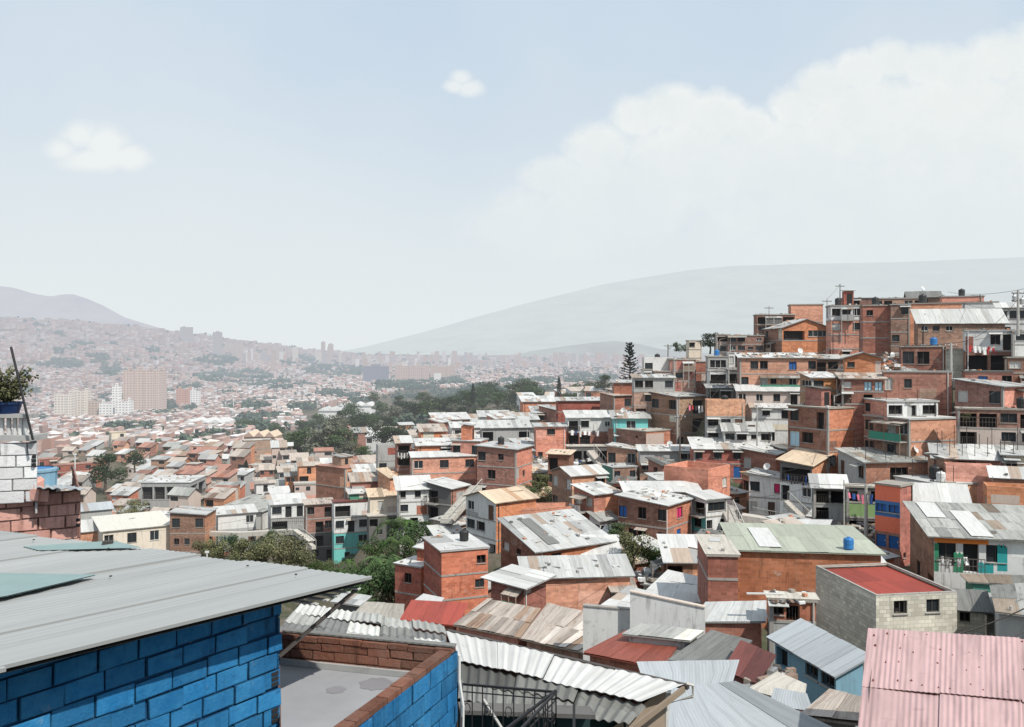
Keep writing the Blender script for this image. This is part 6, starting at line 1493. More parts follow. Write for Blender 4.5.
for i, (x, y, Y, hp, k) in enumerate([(335, 590, 100, 26, 'dense'), (352, 596, 98, 32, 'palm'), (368, 600, 96, 38, 'dense'), (384, 604, 95, 58, 'palm'), (398, 572, 104, 44, 'palm'), (412, 560, 108, 38, 'dense'), (376, 562, 112, 28, 'dense'), (392, 550, 114, 40, 'palm'), (430, 550, 112, 30, 'dense'), (350, 572, 108, 16, 'banana'), (405, 545, 116, 36, 'banana'), (378, 588, 98, 40, 'banana'), (360, 616, 90, 40, 'banana'), (388, 616, 88, 50, 'dense'), (442, 552, 108, 22, 'banana'), (424, 538, 116, 22, 'palm'), (405, 536, 118, 24, 'dense'), (322, 590, 100, 24, 'palm')]):
    nm_ = {'dense': 'dark leafy bush', 'palm': 'feathery palm', 'banana': 'banana plant with arching leaves'}[k]
    tree(k, nm_ + ' in the gully ' + ['below the turquoise ground floor', 'behind the pale roof tip', 'above the pale roof tip', 'left of the low brick annex', 'above the low brick annex', 'near the dirt bank', 'under the pale house', 'under the white tin roofed house', 'at the dirt bank edge', 'left of the middle palms', 'top of the slope', 'in front of the middle palms', 'lowest of all', 'against the low brick annex', 'on the dirt bank', 'under the stair', 'below the brown balconies', 'leftmost of the palms'][i], x, y, Y, hp, 1.0, PG, variant=i % 2)
for i, (x, y, Y, hp, k, lb) in enumerate([(617, 552, 88, 34, 'mid', 'leafy tree in front of the round window house'), (634, 572, 80, 44, 'olive', 'olive green tree under the magenta windowed house'), (618, 576, 82, 30, 'dense', 'dark bush at the foot of the olive green tree'), (652, 572, 80, 26, 'dense', 'bush right of the olive green tree'),
     (346, 588, 110, 24, 'dense', 'low dark bush on the bare gully slope'), (331, 578, 118, 18, 'bush', 'low pale bush on the bare gully slope'), (362, 580, 112, 20, 'dense', 'leafy bush just under the turquoise wall'),
     (540, 498, 120, 26, 'olive', 'scrubby tree below the garbage slope'), (552, 504, 118, 18, 'bush', 'dry scrub below the garbage slope'), (528, 502, 119, 18, 'dense', 'green scrub beside the corner house on stilts'), (724, 556, 80, 16, 'bush', 'flowering bush at the foot of the lane stairs'), (676, 352, 190, 10, 'dense', 'low dark shrub on the crest left of the white house'), (685, 352, 190, 9, 'dense', 'second low dark shrub touching the white house'),
     (940, 300, 150, 6, 'dense', 'low shrub on the hilltop row'), (885, 370, 110, 10, 'bush', 'dry weeds on the brick strewn slope'), (966, 424, 89, 12, 'olive', 'dry creeper on the shop front')]):
    tree(k, lb, x, y, Y, hp, 1.1, variant=i % 2)
# potted plant: loose olive leaves
r_ = random.Random(3); V, Fc, Cc = [], [], []
for k in range(70):
    a = r_.random() * 6.28; L_ = r_.uniform(.35, .95); up = r_.uniform(.45, 1.0); d = Vector((math.cos(a), math.sin(a), 0)) * r_.uniform(.15, .48)
    for q in range(9):
        t = .2 + q / 10; p = POTP + d * t * 1.0 + Vector((0, 0, up * t - .35 * t * t)); leaf_cluster(V, Fc, Cc, p, .045, .045, .06, 4, .026, r_)
pl = bpy.data.objects.new('foliage', leaf_mesh('foliage', [tuple(Vector(v) - POTP) for v in V], Fc, Cc, 'leaf_olive')); COL.objects.link(pl)
pr = thing('potted_shrub', 'loose green shrub growing out of the dark blue flower pot', 'plant', tuple(POTP)); pl.parent = pr
sb = MB()
for k in range(7):
    a = k * .9; sb.tube([POTP - Vector((0, 0, .02)), POTP + Vector((math.cos(a) * .12, math.sin(a) * .12, .35)), POTP + Vector((math.cos(a) * .3, math.sin(a) * .3, .7))], [.012, .008, .004], 'bark', 5)
part(sb, 'stem', pr)

# ------------------------------------------------------------------ poles and wires
def pole(label, px, yt, yb, Y, m='pole_concrete', r0=.16, arms=1, kit=False, kind='utility_pole'):
    b, t = P(px, yb + 6, Y), P(px, yt, Y); root = thing(kind, label, 'pole', b); mb = MB(); mb.tube([b, t], [r0, r0 * .65], m, 8); part(mb, 'shaft', root)
    for k in range(arms):
        mb = MB(); c = t - Vector((0, 0, .35 + k * .8)); mb.bar(c - Vector((.8, .2, 0)), c + Vector((.8, .2, 0)), .09, 'frame_dark')
        for q in (-.7, -.25, .25, .7): mb.lathe(c + Vector((q, q * .25, .05)), [(.04, 0), (.07, .06), (.03, .1), (.05, .16), (.01, .2)], 'dish_white', 6)
        part(mb, 'cross_arm', root)
    if kit:
        for sx, z in ((-.42, 1.3), (.42, 1.6)):
            mb = MB(); mb.lathe(t + Vector((sx, 0, -z)), [(.01, 0), (.2, .02), (.22, .08), (.22, .62), (.18, .7), (.01, .72)], 'steel', 10); mb.tube([t + Vector((sx, 0, -z + .72)), t + Vector((sx * 1.3, 0, -z + 1.0))], .04, 'frame_dark', 5); part(mb, 'transformer', root)
    return t
pt = {}
pt['a'] = pole('utility pole with transformers at the right edge of the hilltop', 1018, 290, 330, 96, r0=.17, arms=2, kit=True)
pt['b'] = pole('slim wooden pole rising above the hilltop sheds', 840, 284, 304, 140, 'pole_wood', .1, 1); pt['c'] = pole('thin antenna pole left of the hilltop sheds', 827, 299, 312, 135, 'pole_wood', .07, 1)
pt['d'] = pole('leaning concrete pole beside the grey block wall house', 951, 343, 396, 100, r0=.2, arms=1); pt['e'] = pole('tall dark pole in the middle of the slope', 680, 415, 478, 118, 'pole_wood', .12, 1)
pt['f'] = pole('concrete pole in front of the lime green balcony', 866, 484, 552, 78, r0=.2, arms=0); pt['g'] = pole('thin pole beside the lime green balcony', 844, 480, 530, 82, 'pole_concrete', .08, 0)
pt['h'] = pole('grey pole in front of the dark sheet roof at the right', 1011, 606, 642, 45, r0=.12, arms=0); pt['i'] = pole('slim white pole at the corner of the magenta windowed house', 667, 510, 560, 90, 'dish_white', .06, 0)
pt['j'] = pole('dark pole on the crest near the low shrubs', 668, 344, 372, 160, 'pole_wood', .12, 1); pt['k'] = pole('concrete pole beside the white lane house', 757, 405, 440, 105, r0=.1, arms=1)
pt['l'] = pole('pole standing among the valley side houses', 288, 536, 556, 130, r0=.1, arms=0); pt['m'] = pole('thin pole beside the turquoise white house', 728, 505, 560, 86, 'pole_wood', .06, 0)
pt['n'] = pole('thin antenna on the low house at the left of the crest', 769, 306, 316, 148, 'pole_wood', .06, 1); pt['o'] = pole('slim pole at the hilltop row right end', 980, 294, 318, 130, 'pole_wood', .08, 1)
def wire(label, a, b, sag, r=.022):
    mb = MB(); a, b = Vector(a), Vector(b); N_ = 22; mb.tube([a + (b - a) * (i / N_) - Vector((0, 0, sag * 4 * (i / N_) * (1 - i / N_))) for i in range(N_ + 1)], r, 'frame_dark', 4, cap=False)
    o = mb.build('power_cable', origin=a); tag(o, label, 'cable', 'power cables strung between poles')
wire('power cable from the transformer pole off the right of the hilltop', pt['a'], P(1100, 262, 80), .3); wire('power cable rising left from the transformer pole over the hilltop', pt['a'], P(948, 292, 128), .4)
wire('power cable between the leaning pole and the transformer pole', pt['d'], pt['a'] - Vector((0, 0, 1)), 1.2); wire('power cable across the front of the crest walls', pt['d'], P(830, 330, 118), 1.0); wire('power cable between the dark pole and the lane pole', pt['e'], pt['k'], 1.4)
wire('power cable from the balcony pole to the red brick house', pt['f'], P(895, 450, 90), .8); wire('pale cable sweeping over the dark sheet roof at the right edge', P(880, 648, 40), P(1060, 590, 38), .5, .03); wire('second pale cable sweeping below the first at the right edge', P(900, 668, 36), P(1060, 612, 36), .4, .025)
wire('power cable from the balcony pole over the lane', pt['f'], pt['g'] + Vector((-12, 3, 2)), 1.0); wire('power cable from the dark pole to the long windowed house', pt['e'], P(760, 452, 119), 1.0); wire('thin cable between the two crest antenna poles', pt['b'], pt['c'], .2)

hk = [k for k in HB if 60 < HB[k]['C'].y < 145]; rc__ = random.Random(12)
for i_, k1 in enumerate(hk):
    q1 = HB[k1]; c1 = q1['C']; near_ = sorted(hk, key=lambda k: (HB[k]['C'] - c1).length)[1:7]; k2 = rc__.choice(near_); q2 = HB[k2]
    if i_ % 2: continue
    sh_ = lambda s_: ' '.join(_re.split(r' (?:with|under|over|beside|behind|above|below|between|in|rising|sharing) ', s_)[0].split()[:5])
    a__, b__ = Vector((c1.x, c1.y, q1['zt'] + .1)), Vector((q2['C'].x, q2['C'].y, q2['zt'] + .1))
    wire('thin cable from the ' + sh_(k1) + ' to the ' + sh_(k2), a__, b__, .04 * (a__ - b__).length, .018)
# ------------------------------------------------------------------ stairs, paths, banks
def stairs(label, a, b, w, n=16, rail=True):
    a, b = Vector(a), Vector(b); d = b - a; h_ = Vector((d.x, d.y, 0)); s = Vector((-h_.y, h_.x, 0)).normalized() * w; root = thing('staircase', label, 'stairs', tuple(a)); mb = MB()
    for k in range(n):
        p = a + h_ * k / n; z = d.z * (k + 1) / n; lo = -.8
        q = [p, p + h_ / n, p + h_ / n + s, p + s]; zz_ = a.z + z; zl = a.z + d.z * k / n + lo * .6
        ring = [Vector((v.x, v.y, zz_)) for v in q]; low_ = [Vector((v.x, v.y, zl)) for v in q]
        mb.face(ring, 'concrete_path'); [mb.quad(low_[i], low_[(i + 1) % 4], ring[(i + 1) % 4], ring[i], 'concrete_path') for i in range(4)]
    part(mb, 'step', root); 
    if rail:
        mb = MB(); mb.bar(a + UP * .95, b + UP * .95, .07, 'rail_pale'); [mb.bar(a + d * k / 6, a + d * k / 6 + UP * .95, .05, 'rail_pale') for k in range(7)]; part(mb, 'handrail', root)
stairs('long concrete stairway with pale rail beside the house on stilts', P(452, 520, 108), P(482, 486, 117), 1.6, 26); stairs('concrete steps descending from the undercroft of the white balcony house', P(611, 470, 133), P(594, 450, 137), 1.4, 14)
stairs('steep lane stairs right of the turquoise white house', P(746, 536, 91), P(733, 508, 97), 1.3, 22); stairs('dark steps against the white wall of the tan roofed house', P(812, 523, 92), P(788, 500, 94), 1.0, 14)
stairs('curved steps by the spiral rail under the white carport house', P(316, 546, 138), P(299, 531, 144), .7, 14)
def strip(name, pts, w, m, lift=.5, th=.12):
    mb = MB(); pts = [Vector(p) for p in pts]
    for p, q in zip(pts, pts[1:]):
        d = (q - p); s = Vector((-d.y, d.x, 0)).normalized() * w; mb.quad(p - s / 2, q - s / 2, q + s / 2, p + s / 2, m); mb.quad(p - s / 2 - UP * th * 6, q - s / 2 - UP * th * 6, q - s / 2, p - s / 2, m)
    o = mb.build(name); return struct(o)
strip('path', [P(742, 514, 97), P(770, 518, 96), P(800, 527, 93), P(830, 532, 90)], 1.6, 'concrete_path'); strip('path', [P(195, 531, 150), P(240, 532, 147), P(275, 530, 146), P(296, 529, 144), P(312, 541, 139)], 1.2, 'concrete_path')
flat_mat('dirt_bank', (.44, .36, .27), .95, n=.3)
strip('path', [P(436, 552, 110), P(441, 541, 112), P(452, 528, 113), P(462, 520, 113)], 4.2, 'dirt_bank'); strip('road', [P(520, 468, 134), P(560, 470, 133), P(600, 474, 132), P(628, 486, 127)], 3.2, 'concrete_path')
# garbage slope: strewn rubbish as one mass
r_ = random.Random(8)
def strewn(label, px0, px1, y0, y1, Y0, Y1, n, s, cols, name='rubbish'):
    mb = MB()
    for _ in range(n):
        u, v = r_.random(), r_.random(); c = P(px0 + (px1 - px0) * u, y0 + (y1 - y0) * v, Y0 + (Y1 - Y0) * v); a = r_.random() * 3.14; t = Vector((math.cos(a), math.sin(a), r_.uniform(-.3, .3))); b = Vector((-t.y, t.x, r_.uniform(-.3, .3))); k = s * r_.uniform(.4, 1.2)
        mb.obox(c, t * k, b * k * r_.uniform(.3, .9), UP * k * r_.uniform(.15, .6), r_.choice(cols))
    o = mb.build(name); tag(o, label, name, kind='stuff')
strewn('heap of rubbish and washing strewn on the slope below the orange house', 534, 588, 450, 464, 146, 137, 420, .8, ['cloth_white', 'rubble', 'cloth_dark', 'cloth_blue', 'roof_zinc', 'frame_dark', 'brick_tan', 'leaf_mid' if False else 'plaster_green', 'rubble', 'cloth_white'])
strewn('broken bricks and boards strewn between the crest walls and arched gable', 884, 905, 356, 370, 113, 106, 130, .7, ['rubble', 'cloth_white', 'brick_orange', 'wood_plank', 'concrete_slab'], 'rubble')
strewn('scrap wood and bags scattered under the balcony pole', 848, 905, 525, 548, 84, 76, 200, .55, ['cloth_dark', 'rubble', 'wood_plank', 'frame_dark', 'plaster_grey', 'cloth_dark', 'door_brown'], 'scrap')
strewn('clutter of planks and crates on the yard by the blue plank house', 748, 790, 672, 690, 38, 34, 70, .5, ['rubble', 'wood_plank', 'cloth_white', 'frame_dark', 'roof_zinc', 'steel'], 'scrap')
strewn('junk piled on the terrace beside the red brick wall', 772, 812, 594, 603, 48.5, 46.5, 160, .28, ['rubble', 'cloth_dark', 'cloth_white', 'frame_dark', 'steel', 'wood_plank'], 'scrap')
strewn('debris piled under the olive green tree', 622, 655, 574, 582, 78, 74, 70, .7, ['cloth_white', 'cloth_dark', 'rubble', 'roof_zinc'], 'scrap')

# ------------------------------------------------------------------ water tanks, dishes, laundry, bars on the roofs
def on(name, u, v):
    q = HB[name]; return q['top'](u * q['b'], v * q['a']) + UP * .05
def tank(label, p, m='tank_black', s=1.0):
    root = thing('water_tank', label, 'water tank', tuple(p)); mb = MB(); mb.lathe(p, [(.01, 0), (.42 * s, .0), (.47 * s, .12 * s), (.45 * s, .45 * s), (.48 * s, .5 * s), (.46 * s, .9 * s)], m, 14); part(mb, 'body', root, smooth=True)
    mb = MB(); mb.lathe(p + UP * .9 * s, [(.46 * s, 0), (.4 * s, .1 * s), (.15 * s, .17 * s), (.14 * s, .24 * s), (.01, .25 * s)], m, 14); part(mb, 'lid', root)
def dish(label, p, az=.3):
    root = thing('satellite_dish', label, 'dish', tuple(p)); mb = MB(); mb.tube([p, p + UP * .6], .025, 'frame_dark', 5); part(mb, 'mast', root)
    mb = MB(); c = p + UP * .7; f = Vector((math.sin(az), -math.cos(az), .5)).normalized(); x = f.cross(UP).normalized(); y = x.cross(f)
    R_ = [[c + f * (.12 * (k / 4) ** 2) + (x * math.cos(a / 12 * 6.283) + y * math.sin(a / 12 * 6.283)) * .42 * k / 4 for a in range(12)] for k in range(1, 5)]
    for k in range(3):
        for a in range(12): mb.face((R_[k][a], R_[k][(a + 1) % 12], R_[k + 1][(a + 1) % 12], R_[k + 1][a]), 'dish_white')
    mb.face(R_[0], 'dish_white'); part(mb, 'reflector', root, smooth=True); mb = MB(); mb.tube([c, c + f * .4], .015, 'frame_dark', 4); part(mb, 'feed_arm', root)
def laundry(label, a, b, n, cols, sag=.15):
    a, b = Vector(a), Vector(b); root = thing('washing_line', label, 'laundry', tuple(a)); mb = MB(); mb.tube([a, (a + b) / 2 - UP * sag, b], .012, 'frame_dark', 4); part(mb, 'line', root); d = b - a
    for k in range(n):
        u = (k + .2) / n; w = d * (.6 / n) * r_.uniform(.7, 1.2); o = a + d * u - UP * sag * 4 * u * (1 - u); h_ = r_.uniform(.5, 1.0); mb = MB(); m = r_.choice(cols); z = Vector((0, .08, 0)) * r_.uniform(-1, 1); nn_ = 4
        for i in range(nn_):
            for j in range(3):
                f_ = lambda ii, jj: o + w * ii / nn_ - UP * h_ * jj / 3 + Vector((0, .05 * math.sin(ii * 2 + jj), 0)) + z * jj
                mb.face((f_(i, j + 1), f_(i + 1, j + 1), f_(i + 1, j), f_(i, j)), m)
        part(mb, 'cloth', root, smooth=True)
ks = list(HB)
for nm, u, v, m, s, lb in [('pale flat roofed house with a blue door and brick side room', .35, .5, 'tank_black', 1.2, 'black water tank on the pale flat roof by the blue door'), ('pale flat roofed house with a blue door and brick side room', .15, .2, 'dish_white', .9, 'white water tank on the pale flat roof by the blue door'),
    ('big red brick house with white windowed attic and bright orange corner', .2, .7, 'tank_black', 1.0, 'black water tank on the big red brick house'), ('two storey house with turquoise recess and blank orange side wall', .7, .7, 'tank_black', 1.0, 'black water tank on the blank orange sided house'),
    ('two storey corner house on stilts beside the stairway', .5, .6, 'tank_black', 1.0, 'black water tank on the corner house on stilts'), ('large windowless salmon coloured wall on the crest', .3, .4, 'tank_black', 1.1, 'black water tank on the salmon coloured house'),
    ('house with three dark windows between white columns above a bare orange wall', .3, .4, 'tank_black', 1.0, 'black water tank on the white columned house'), ('brown two window house under the long tin roof', .75, .4, 'tank_blue', .9, 'blue water tank on the brown two window house'),
    ('orange parapet house over a grey windowed ground floor', .5, .5, 'tank_black', 1.0, 'black water tank inside the orange parapet'), ('white house with a pinkish parapet and one dark window', .5, .5, 'tank_black', 1.0, 'black water tank behind the pinkish parapet'),
    ('big orange brick house with unfinished patched walls and tiny windows', .7, .5, 'tank_black', .9, 'black water tank on the big orange brick house'), ('house with three deep black shop openings below the tin roofed house', .8, .5, 'tank_black', 1., 'black water tank over the shop openings'),
    ('tall blank wall of deep red brick beside the white columned house', .5, .5, 'tank_black', 1., 'black water tank on the deep red blank house'), ('grey concrete house front with one wide dark window', .5, .5, 'tank_blue', .9, 'blue water tank on the grey concrete house'),
    ('long red brick building under a greenish sheet roof with skylight', .8, .1, 'tank_blue', .7, 'blue water tank on the greenish roof'), ('orange brick penthouse at the right of the hilltop row', .5, .5, 'tank_black', 1., 'black water tank on the hilltop penthouse')]:
    tank(lb, on(nm, u, v), m, s)
for nm, u, v, lb in [('pale flat roofed house with a blue door and brick side room', .55, .4, 'satellite dish on the pale flat roof by the blue door'), ('two storey brick corner house with a magenta window and stones on its roof', .2, .3, 'satellite dish on the magenta windowed corner house'), ('low hilltop shed with dark gabled roof', .5, .6, 'satellite dish on the dark gabled hilltop shed'),
    ('wide two storey brick house with rubble covered white roof and blue shutter', .8, .3, 'satellite dish on the rubble covered white roof'), ('turquoise painted house with a rubble covered roof', .3, .4, 'satellite dish on the turquoise house'), ('grey balcony house with corrugated roof and brick side', .9, .3, 'satellite dish on the grey balcony house'),
    ('white two storey house with a magenta window and patched roof', .5, .6, 'satellite dish on the magenta windowed white house'), ('low grey roofed house with two windows left of the tall pole', .6, .3, 'satellite dish beside the tall dark pole')]:
    dish(lb, on(nm, u, v), r_.uniform(-.8, .8))
CL = ['cloth_white', 'cloth_red', 'cloth_blue', 'cloth_dark', 'cloth_pink', 'cloth_white']
laundry('washing hung across the tan roofed terrace', P(784, 474, 95.6), P(811, 476, 95.4), 9, ['cloth_dark', 'cloth_blue', 'cloth_white', 'cloth_dark']); laundry('red and white washing on the terrace with garage mouths', P(968, 345, 103), P(1010, 346, 103), 9, ['cloth_red', 'cloth_white', 'cloth_red'])
laundry('washing on the white broad roofed balcony house', P(430, 497, 118), P(450, 497, 118), 6, CL); laundry('washing in the undercroft of the white balcony house', P(570, 430, 141), P(600, 430, 141), 7, CL); laundry('washing on the brown fronted side bay', P(688, 405, 125), P(704, 405, 125), 5, CL)
laundry('washing on the mural house balcony', P(940, 556, 62), P(968, 556, 62), 5, ['cloth_white', 'cloth_dark']); laundry('pink washing by the lane stairs', P(712, 546, 88), P(730, 548, 87), 4, ['cloth_pink', 'cloth_red', 'cloth_white']); laundry('washing beside the lime green balcony', P(847, 492, 83), P(874, 494, 83), 6, CL)
laundry('washing on the stacked balconies at mid slope', P(397, 452, 135), P(409, 452, 135), 4, CL); laundry('washing under the orange bands', P(880, 540, 79), P(900, 542, 79), 5, ['cloth_blue', 'cloth_white', 'cloth_dark'])
# steel bars left standing on the unfinished roofs
def rebars(label, nm, n, h_=1.6):
    mb = MB(); p0 = on(nm, .1, .1)
    for k in range(n): p = on(nm, .04 + .92 * k / (n - 1), .1 + .7 * (k % 2)); mb.tube([p, p + UP * h_ * r_.uniform(.7, 1.2)], .035, 'frame_dark', 4)
    o = mb.build('reinforcing_bars', origin=p0); tag(o, label, 'bars')
rebars('thin steel bars standing on the tin roofed building', 'tin roofed building with rusting bars standing on its roof', 14, 2.0); rebars('thin steel bars standing on the grey balcony house', 'grey balcony house with corrugated roof and brick side', 7, 1.6); rebars('thin steel bars on the pale flat roofed house', 'pale flat roofed house with a blue door and brick side room', 8, 1.6); rebars('thin steel bars above the white attic', 'attic storey with white front and three dark openings on the big red brick house', 4, 1.0)
# terrace rails in front of parapets
def fence(label, a, b, h_=1.0, m='frame_dark', step=.3):
    a, b = Vector(a), Vector(b); mb = MB(); mb.bar(a + UP * h_, b + UP * h_, .06, m); mb.bar(a + UP * h_ * .5, b + UP * h_ * .5, .04, m); n = max(2, int((b - a).length / step)); [mb.bar(a + (b - a) * k / n, a + (b - a) * k / n + UP * h_, .035, m) for k in range(n + 1)]
    o = mb.build('railing', origin=a); tag(o, label, 'railing')
fence('dark railing on the mural house balcony', P(937, 572, 61.5), P(985, 574, 62), 1.0); fence('pale railing along the white broad roofed balcony', P(427, 500, 118), P(451, 502, 118), .9, 'rail_pale'); fence('railing of the white two storey house lane', P(752, 516, 98), P(790, 524, 94), 1.0, 'rail_pale')
fence('dark railing over the carport house', P(272, 524, 147), P(304, 524, 147), .9); fence('dark terrace railing on the shop front house', P(960, 426, 87), P(1002, 427, 87), .9)
# mural on the wall of the mural house: flat painted fields 4 mm off the plaster
q = HB['mural painted house with balcony doors under a weathered asbestos roof']; Cc0 = q['C']; t = q['dR']; nrm = Vector((t.y, -t.x, 0)); zt, zb = q['zt'], q['zb']; zb = zt - (zt - zb) / 2; hh = zt - zb
pb = MB()
def paint(u0, u1, v0, v1, m, k=0.006, jag=0):
    o = Vector((Cc0.x, Cc0.y, 0)) + nrm * k; pts = [(u0, v0), (u1, v0), (u1, v1)] + [(u0 + (u1 - u0) * s, v1 + (jag if i % 2 else -jag)) for i, s in enumerate((.8, .6, .4, .2))] + [(u0, v1)]
    pb.face([o + t * u + UP * (zb + v * hh) for u, v in pts], m)
b_ = q['b']
flat_mat('paint_teal', (.03, .30, .30), .8); flat_mat('paint_green', (.04, .22, .12), .8); flat_mat('paint_orange', (.70, .22, .05), .8); flat_mat('paint_white', (.70, .72, .70), .8)
W5 = b_ / 5
paint(.02, W5 * .5 - .5, .0, .8, 'paint_green', jag=.03); paint(W5 * .5 + .5, W5 * 1.5 - .5, .0, .55, 'paint_green', jag=.04); paint(.02, W5 * 2.2, .82, .98, 'paint_orange', jag=.025); paint(W5 * 2.55, W5 * 2.95, .1, .8, 'paint_teal', jag=.06)
paint(W5 * 1.5 + .5, W5 * 2.4, .02, .30, 'paint_teal', jag=.04); paint(W5 * 3.1, W5 * 5 - .05, .50, .98, 'paint_white', jag=.02)
part(pb, 'mural', q['root'])
# pale skylight sheet let into the greenish roof and into the asbestos roof
def patch(nm, u0, u1, v0, v1, m, lift=.09, lbl='skylight'):
    q = HB[nm]; mb = MB(); g = lambda u, v: q['top'](u * q['b'], v * q['a']) + UP * lift
    mb.quad(g(u0, v0), g(u1, v0), g(u1, v1), g(u0, v1), m); part(mb, lbl, q['root'])
patch('long red brick building under a greenish sheet roof with skylight', .17, .33, .08, .8, 'roof_white'); patch('mural painted house with balcony doors under a weathered asbestos roof', .3, .48, -.02, .75, 'roof_white'); patch('mural painted house with balcony doors under a weathered asbestos roof', .05, .22, .5, 1.0, 'roof_white')
patch('turquoise painted house with a rubble covered roof', .1, .3, .2, .6, 'roof_white'); patch('long brown house under a wide rubble strewn tin roof', .2, .35, .1, .9, 'roof_dark')
# raised kerb round the red painted roof, and a painted name sheet on the roofless rooms
q = HB['rough block house with flat red painted roof']; kb = MB(); z_ = q['zt'] + .052
for p, d, l_, nn in ((q['C'], q['dR'], q['b'], q['dL']), (q['cL'] - q['dL'] * .14, q['dR'], q['b'], q['dL'])): kb.obox(Vector((p.x, p.y, z_)), d * l_, nn * .14, UP * .07, 'concrete_slab')
for p, d, l_, nn in ((q['C'] + q['dL'] * .14, q['dL'], q['a'] - .28, q['dR']), (q['cR'] + q['dL'] * .14 - q['dR'] * .14, q['dL'], q['a'] - .28, q['dR'])): kb.obox(Vector((p.x, p.y, z_)), nn * .14, d * l_, UP * .07, 'concrete_slab')
part(kb, 'kerb', q['root'])

# ------------------------------------------------------------------ sky, sun, camera
w = bpy.data.worlds.new('World'); SC.world = w; w.use_nodes = True; t = NT(w.node_tree); t.n.clear()
out = t.add('ShaderNodeOutputWorld'); bg = t.add('ShaderNodeBackground', i_Strength=1.0); t.put(out.inputs[0], bg.outputs[0])
EL, AZ = math.radians(50), math.radians(138)          # AZ clockwise from +Y
sky = t.add('ShaderNodeTexSky', sky_type='NISHITA', sun_disc=False, sun_elevation=EL, sun_rotation=AZ, altitude=1500., air_density=1.0, dust_density=2.0)
d = t.add('ShaderNodeTexCoord').outputs['Generated']; sp = t.add('ShaderNodeSeparateXYZ', i_Vector=d); x, y, z = sp.outputs
yy = t.math('MAXIMUM', y, .05); u = t.math('DIVIDE', x, yy); v = t.math('DIVIDE', z, yy)
cv = t.add('ShaderNodeCombineXYZ', i_X=u, i_Y=v).outputs[0]
n1 = t.noise(cv, 7.0, 6, .6); n2 = t.noise(cv, 19.0, 6, .68); n3 = t.noise(cv, 2.2, 4, .55)
wob = t.math('ADD', t.math('MULTIPLY', t.math('SUBTRACT', n1, .5), .55), t.math('MULTIPLY', t.math('SUBTRACT', n2, .5), .60))
def cloud(lst, ysoft=1.0):
    f = None
    for (a, b, c, e) in lst:
        ua, va = (a - CX) / F, (HY - b) / F; du = t.math('DIVIDE', t.math('SUBTRACT', u, ua), c / F); dv = t.math('DIVIDE', t.math('SUBTRACT', v, va), e / F)
        q = t.math('SUBTRACT', 1.0, t.math('SQRT', t.math('ADD', t.math('MULTIPLY', du, du), t.math('MULTIPLY', dv, dv))))
        f = q if f is None else t.math('MAXIMUM', f, q)
    return f
big_c = cloud([(640, 118, 34, 26), (675, 110, 40, 30), (715, 118, 42, 30), (750, 130, 34, 26), (600, 150, 42, 32), (560, 178, 44, 26), (690, 165, 95, 60), (620, 200, 100, 55), (555, 225, 100, 45), (795, 108, 30, 26), (825, 88, 38, 30), (860, 72, 36, 26), (892, 60, 30, 24), (925, 66, 32, 26), (960, 72, 40, 30), (1000, 58, 44, 32), (1050, 50, 60, 36),
    (870, 125, 95, 62), (970, 130, 120, 82), (790, 165, 90, 62), (1090, 100, 140, 90), (900, 220, 260, 90), (1300, 120, 260, 120)])
sm_c = cloud([(60, 150, 26, 16), (80, 135, 26, 20), (104, 142, 30, 22), (130, 158, 28, 16), (90, 160, 50, 16), (461, 78, 16, 12), (470, 88, 20, 12), (455, 86, 16, 10)])
fine = t.math('MULTIPLY', t.math('SUBTRACT', t.noise(cv, 42.0, 5, .65), .5), .45)
m1 = t.rng(t.math('ADD', big_c, t.math('ADD', t.math('MULTIPLY', wob, .62), fine)), -.10, .48, 0, 1, True); m2 = t.rng(t.math('ADD', sm_c, t.math('ADD', t.math('MULTIPLY', wob, 1.1), fine)), .0, .7, 0, .85, True)
el = t.math('MAXIMUM', z, 0.0)
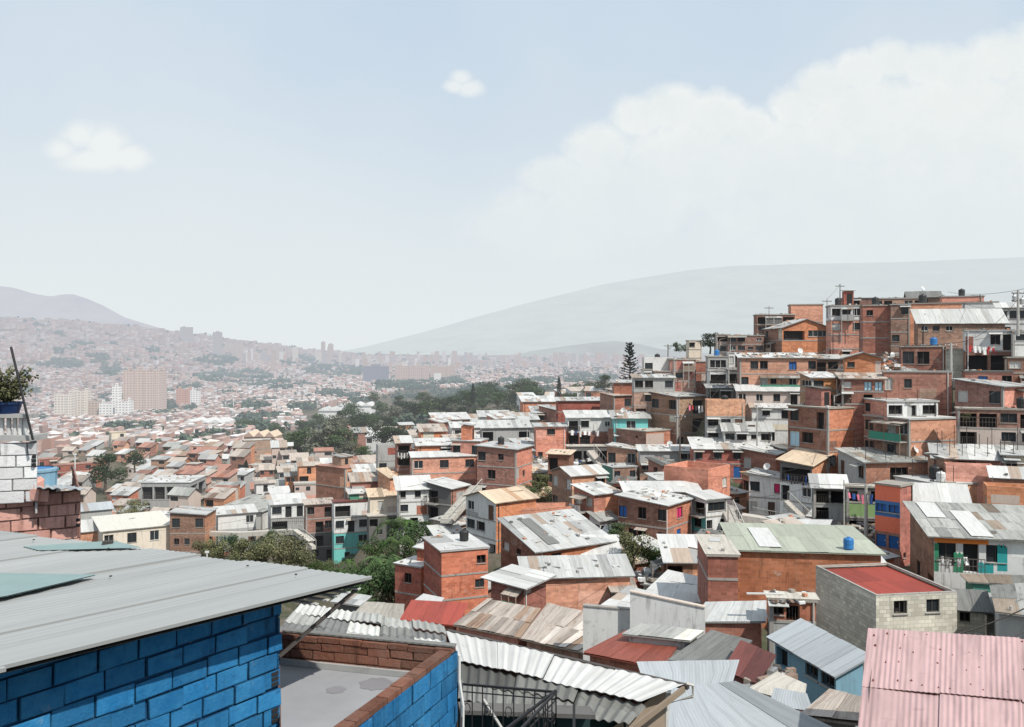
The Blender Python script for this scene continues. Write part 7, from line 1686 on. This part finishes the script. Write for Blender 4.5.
hz = t.rng(el, .0, .40, 1, 0, True)
blue = t.mix(.10, (.585, .715, .855), t.mix(1.0, sky.outputs[0], (.10, .10, .10), 'MULTIPLY'))
base = t.mix(t.math('MULTIPLY', hz, .97), blue, (.79, .837, .84)); base = t.mix(t.rng(n3, .35, .7, 0, .45), base, (.80, .85, .865))
rim = t.rng(big_c, .0, .55, 1, 0); cc = t.mix(t.rng(n2, .38, .66), (.84, .88, .875), (.955, .96, .935)); cc = t.mix(t.math('MULTIPLY', t.math('SUBTRACT', 1.0, rim), .6), cc, (.82, .865, .855)); low = t.rng(v, .05, .26, 0.0, 1)
c = t.mix(t.math('MULTIPLY', m1, t.math('MULTIPLY', low, .9)), base, cc); c = t.mix(t.math('MULTIPLY', m2, .8), c, (.91, .93, .91))
below = t.rng(z, -.02, -.06); c = t.mix(below, c, (.12, .115, .10)); t.put(bg.inputs[0], c)
w.cycles.sampling_method = 'MANUAL'; w.cycles.sample_map_resolution = 512
sun = bpy.data.lights.new('sun', 'SUN'); sun.energy = 4.8; sun.angle = math.radians(.6); sun.color = (1, .955, .88); so = bpy.data.objects.new('sun', sun); COL.objects.link(so)
sd = Vector((math.sin(AZ) * math.cos(EL), math.cos(AZ) * math.cos(EL), math.sin(EL))); so.rotation_euler = sd.to_track_quat('Z', 'Y').to_euler(); so.location = (0, 0, 200)
cam = bpy.data.cameras.new('camera'); co = bpy.data.objects.new('camera', cam); COL.objects.link(co); SC.camera = co
co.location = (0, 0, H0); co.rotation_euler = (math.radians(90), 0, 0); cam.sensor_width = 36; cam.lens = 36 * F / 1024; cam.shift_y = -(363.5 - HY) / 1024 ; cam.clip_start = .1; cam.clip_end = 60000
SC.view_settings.view_transform = 'Standard'; SC.view_settings.look = 'None'; SC.view_settings.exposure = 0
SC.render.resolution_x = 1024; SC.render.resolution_y = 727
SC.cycles.max_bounces = 5; SC.cycles.diffuse_bounces = 3; SC.cycles.glossy_bounces = 2; SC.cycles.transparent_max_bounces = 4
print('objects', len(bpy.data.objects))
